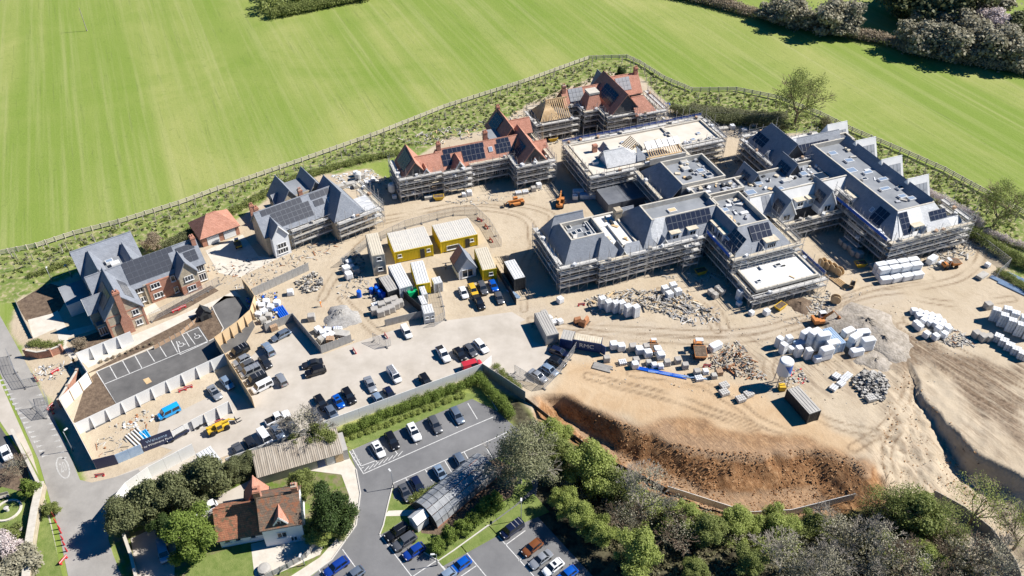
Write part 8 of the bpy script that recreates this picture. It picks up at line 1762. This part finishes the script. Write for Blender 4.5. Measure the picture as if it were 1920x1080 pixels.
scatter('debris', [(690, 355), (720, 330), (740, 345), (720, 380)], 130, .12, .4, PALE, 73, 'pale debris at the left gable of the red tiled house', 'debris', long=True)
scatter('debris', [(620, 330), (700, 318), (715, 335), (690, 352), (640, 355)], 260, .15, .7, ['debris_pale', 'wrap_white', 'board_grey'], 74, 'white sheet waste behind the second slate house', 'debris', flat=True)
scatter('debris', [(820, 380), (950, 360), (1040, 345), (1040, 355), (900, 385)], 180, .1, .4, PALE, 75, 'small debris along the front of the red tiled house', 'debris', long=True)
scatter('debris', [(1000, 240), (1060, 250), (1075, 262), (1020, 275)], 200, .12, .5, PALE+['timber'], 76, 'debris below the timber-raftered house', 'debris', long=True)
scatter('debris', [(1300, 228), (1400, 225), (1435, 240), (1400, 262), (1330, 248)], 260, .15, .6, PALE, 77, 'pale debris behind the right end of the cream roof', 'debris', long=True)
scatter('debris', [(745, 262), (830, 240), (920, 228), (990, 200), (995, 212), (925, 250), (800, 275)], 420, .12, .6, PALE+['timber'], 78, 'debris strip behind the red tiled solar house', 'debris', long=True)
scatter('debris', [(1245, 185), (1275, 210), (1300, 222), (1255, 232)], 120, .12, .5, PALE+['plastic_blue'], 79, 'debris at the right end of the farthest house', 'debris', long=True)
scatter('debris', [(1350, 300), (1400, 290), (1420, 320), (1360, 340)], 160, .12, .5, PALE+['timber'], 80, 'debris in the courtyard behind the grey flat roofs', 'debris', long=True)
scatter('debris', [(925, 690), (960, 700), (985, 725), (955, 730)], 160, .12, .4, ['debris_pale', 'block_grey'], 81, 'pale rubble at the hoarding corner by the red van', 'debris')
scatter('debris', [(590, 612), (625, 605), (665, 640), (610, 650)], 200, .12, .45, PALE+['plastic_blue', 'timber'], 82, 'jumbled waste inside the zigzag grey fence', 'debris', zmax=.5)
scatter('debris', [(165, 830), (240, 800), (290, 800), (260, 840), (190, 865)], 90, .1, .35, PALE+['rust'], 83, 'scraps on the orange dirt inside the road corner', 'debris', long=True)
scatter('debris', [(205, 800), (275, 770), (300, 785), (240, 815)], 60, .15, .5, ['rust', 'wrap_white', 'debris_pale'], 84, 'brick waste behind the blue van', 'debris')
scatter('pipes_and_kerbs', [(55, 690), (130, 678), (150, 690), (100, 712), (60, 715)], 90, .15, .4, ['wrap_white', 'debris_pale', 'debris_dark'], 85, 'white pipes and kerbs at the house gateway', 'debris', long=True)
scatter('clods', [(1030, 742), (1126, 776), (1200, 804), (1262, 830), (1340, 844), (1440, 850), (1524, 840), (1600, 858), (1640, 890), (1560, 930), (1440, 955), (1340, 950), (1220, 890), (1085, 810)], 3800, .07, .26, ['clay_dark', 'clay_mid', 'clay_mid', 'clay_tan'], 88, 'broken orange and brown clay lumps over the face of the bank', 'clods')
scatter('clods', [(1700, 690), (1760, 770), (1850, 860), (1920, 920), (1920, 1000), (1720, 950), (1650, 860), (1660, 760)], 1300, .06, .24, ['clay_tan', 'clay_tan', 'board', 'clay_mid'], 89, 'clods and stones on the pale ramp by the deep trench', 'clods')
scatter('scaffold_stock', [(1250, 560), (1340, 575), (1360, 600), (1300, 612), (1240, 590)], 160, .25, .5, ['galv', 'galv', 'board_grey', 'cont_dark'], 93, 'spare scaffold tubes and boards on the dirt before the slate block', 'debris', long=True)
scatter('debris', [(1230, 520), (1400, 500), (1420, 560), (1340, 545)], 160, .12, .5, PALE, 94, 'loose materials in the shaded inner corner of the slate block', 'debris', long=True)
scatter('debris', [(620, 540), (700, 520), (690, 560), (640, 560)], 90, .1, .4, PALE, 95, 'odds and ends in front of the blue tanks', 'debris', long=True)
scatter('debris', [(1420, 600), (1580, 555), (1640, 540), (1500, 610)], 110, .1, .35, PALE, 96, 'scraps along the haul road before the low white roof', 'debris', long=True)
scatter('clods', [(1020, 760), (1200, 840), (1400, 900), (1640, 880), (1840, 940), (1700, 960), (1400, 955), (1200, 880)], 600, .06, .2, ['clay_mid', 'clay_dark'], 86, 'loose clods of orange clay along the foot of the bank', 'clods')
scatter('clods', [(1000, 590), (1480, 600), (1700, 560), (1860, 640), (1700, 760), (1560, 760), (1100, 720)], 800, .06, .22, ['soil', 'debris_pale', 'board'], 87, 'small stones and clods strewn over the haul road', 'clods')
def rooftop(b, polys, seed, label):
    g = random.Random(seed); mb = MB(); mats = ['debris_pale', 'wrap_white', 'insul', 'board_grey', 'cont_dark', 'board', 'timber']
    for (s0, s1, t0, t1, z, n) in polys:
        for i in range(n):
            M = Matrix.Rotation(g.uniform(0, 3), 3, 'Z'); d = (g.uniform(.3, 1.5), g.uniform(.2, .8), g.uniform(.08, .45)); w_ = b.w(g.uniform(s0, s1), g.uniform(t0, t1), z+d[2]/2); mb.cbox(w_, d, g.randrange(7), M)
    tag(mb.obj('rooftop_materials', [K(m) for m in mats]), label, 'materials', kind='stuff')
rooftop(F, [(35, 41, -3, 6, 7.96, 16), (5, 10, 5, 9, 7.86, 6), (33, 44, 9.5, 12.8, 7.62, 24), (11, 16, 3.5, 13, 5.32, 8), (33, 44, -14.5, -9, 3.32, 3)], 90, 'loose roofing materials on the slate block flat roofs')
rooftop(H, [(43, 65, 7, 13, 6.62, 46), (66.5, 73.5, -9, 16, 8.16, 8), (66, 76, 17.2, 19.8, 7.92, 12)], 91, 'loose roofing materials on the long grey flat roof')
rooftop(E, [(29, 41, 33, 36, 5.22, 26), (34, 41, 14, 22, 7.66, 20), (43, 52, 32, 33, 5.22, 14), (32, 42, 27.5, 29, 5.4, 30)], 92, 'loose roofing materials round the roof pavilion')
# ------------------------------------------------------------------ people
def person(u, v, rz, label, top='hivis', legs='cloth_dark', pose=0):
    p = GT(u, v); root = empty('person', p, R(rz), label, 'person', 'site workers'); root.scale = (.85,)*3
    me_ = bpy.data.meshes.new('body'); 
    V_ = [(0, 0, .95), (0, 0, 1.2), (0, .0, 1.42), (0, .02, 1.56), (0, .03, 1.68), (.1, 0, .9), (.12, .12*pose, .5), (.13, .05*pose, .08), (.13, -.14, .04), (-.1, 0, .9), (-.12, -.1*pose, .5), (-.13, -.2*pose, .08), (-.13, -.16-.2*pose, .04), (.2, 0, 1.4), (.28, -.05, 1.12), (.26, -.2, .9), (.25, -.26, .83), (-.2, 0, 1.4), (-.28, -.02, 1.12), (-.27, -.15, .9), (-.26, -.21, .83)]
    E_ = [(0, 1), (1, 2), (2, 3), (3, 4), (0, 5), (5, 6), (6, 7), (7, 8), (0, 9), (9, 10), (10, 11), (11, 12), (2, 13), (13, 14), (14, 15), (15, 16), (2, 17), (17, 18), (18, 19), (19, 20)]
    Rr = [.15, .16, .17, .07, .11, .1, .075, .055, .05, .1, .075, .055, .05, .075, .055, .042, .04, .075, .055, .042, .04]
    me_.from_pydata(V_, E_, []); tmp = bpy.data.objects.new('tmp', me_); COL.objects.link(tmp); md = tmp.modifiers.new('s', 'SKIN'); tmp.modifiers.new('d', 'SUBSURF').levels = 1
    for i, r in enumerate(Rr): sv = me_.skin_vertices[0].data[i]; sv.radius = (r, r*.8); sv.use_root = (i == 0)
    dg = bpy.context.evaluated_depsgraph_get(); m2 = bpy.data.meshes.new_from_object(tmp.evaluated_get(dg)); bpy.data.objects.remove(tmp)
    m2.materials.clear(); [m2.materials.append(K(k)) for k in (top, legs, 'skin')]
    for f in m2.polygons:
        z = f.center.z; f.material_index = 1 if z < .95 and abs(f.center.x) < .2 else 2 if z > 1.5 or (z < .93) else 0; f.use_smooth = True
    add('body', m2, root)
    MB().lathe([(.15, 1.70), (.135, 1.78), (.08, 1.85), (.01, 1.87)], 10, 0, (0, .03, 0)).obj('hard_hat', K('white_frame'), root, smooth=True)
person(846, 492, 30, 'person in dark clothes standing before the kiosk', 'cloth_dark', 'cloth_dark', .6)
person(836, 506, 200, 'person in grey walking across the cabin yard', 'cont_grey', 'cloth_dark', 1)
person(602, 575, 90, 'worker in orange hi-vis by the gravel heap', 'hivis', 'hivis', .5); person(141, 683, 60, 'worker in orange hi-vis at the house gateway', 'hivis', 'cloth_dark', .5)
# garden odds and ends
for u, v, rz, l in [(4, 935, 20, 'wooden bench at the top of the left lawn'), (30, 1000, 35, 'wooden bench at the bottom of the left lawn')]:
    p = GT(u, v); r_ = empty('garden_bench', p, R(rz), l, 'bench', 'garden benches'); MB().box(-1, 1, -.3, .2, .4, .46).obj('seat', K('old_timber'), r_); MB().box(-1, 1, .2, .27, .5, .95).obj('backrest', K('old_timber'), r_)
    for x in (-.9, .9): MB().box(x-.05, x+.05, -.28, .25, 0, .4).obj('leg', K('old_timber'), r_)
p = GT(15, 958); r_ = empty('pond', p, 0, 'round stone-edged garden pond on the left lawn', 'pond'); MB().lathe([(1.9, 0), (1.9, .25), (1.6, .25), (1.6, .05)], 24).obj('rim', K('paving'), r_); MB().lathe([(1.6, .1), (.01, .12)], 20).obj('planting', K('lawn'), r_); MB().lathe([(.25, .1), (.18, .7), (.35, .75), (.01, .8)], 12).obj('fountain', K('concrete'), r_)
p = GT(497, 1070); r_ = empty('patio_table', p, 0, 'round covered table on the cottage patio', 'table'); MB().lathe([(.9, .1), (.85, .7), (.5, .8), (.01, .82)], 14).obj('cover', K('cont_grey'), r_); MB().box(-.1, .1, -.1, .1, 0, .2).obj('foot', K('steel_dark'), r_)
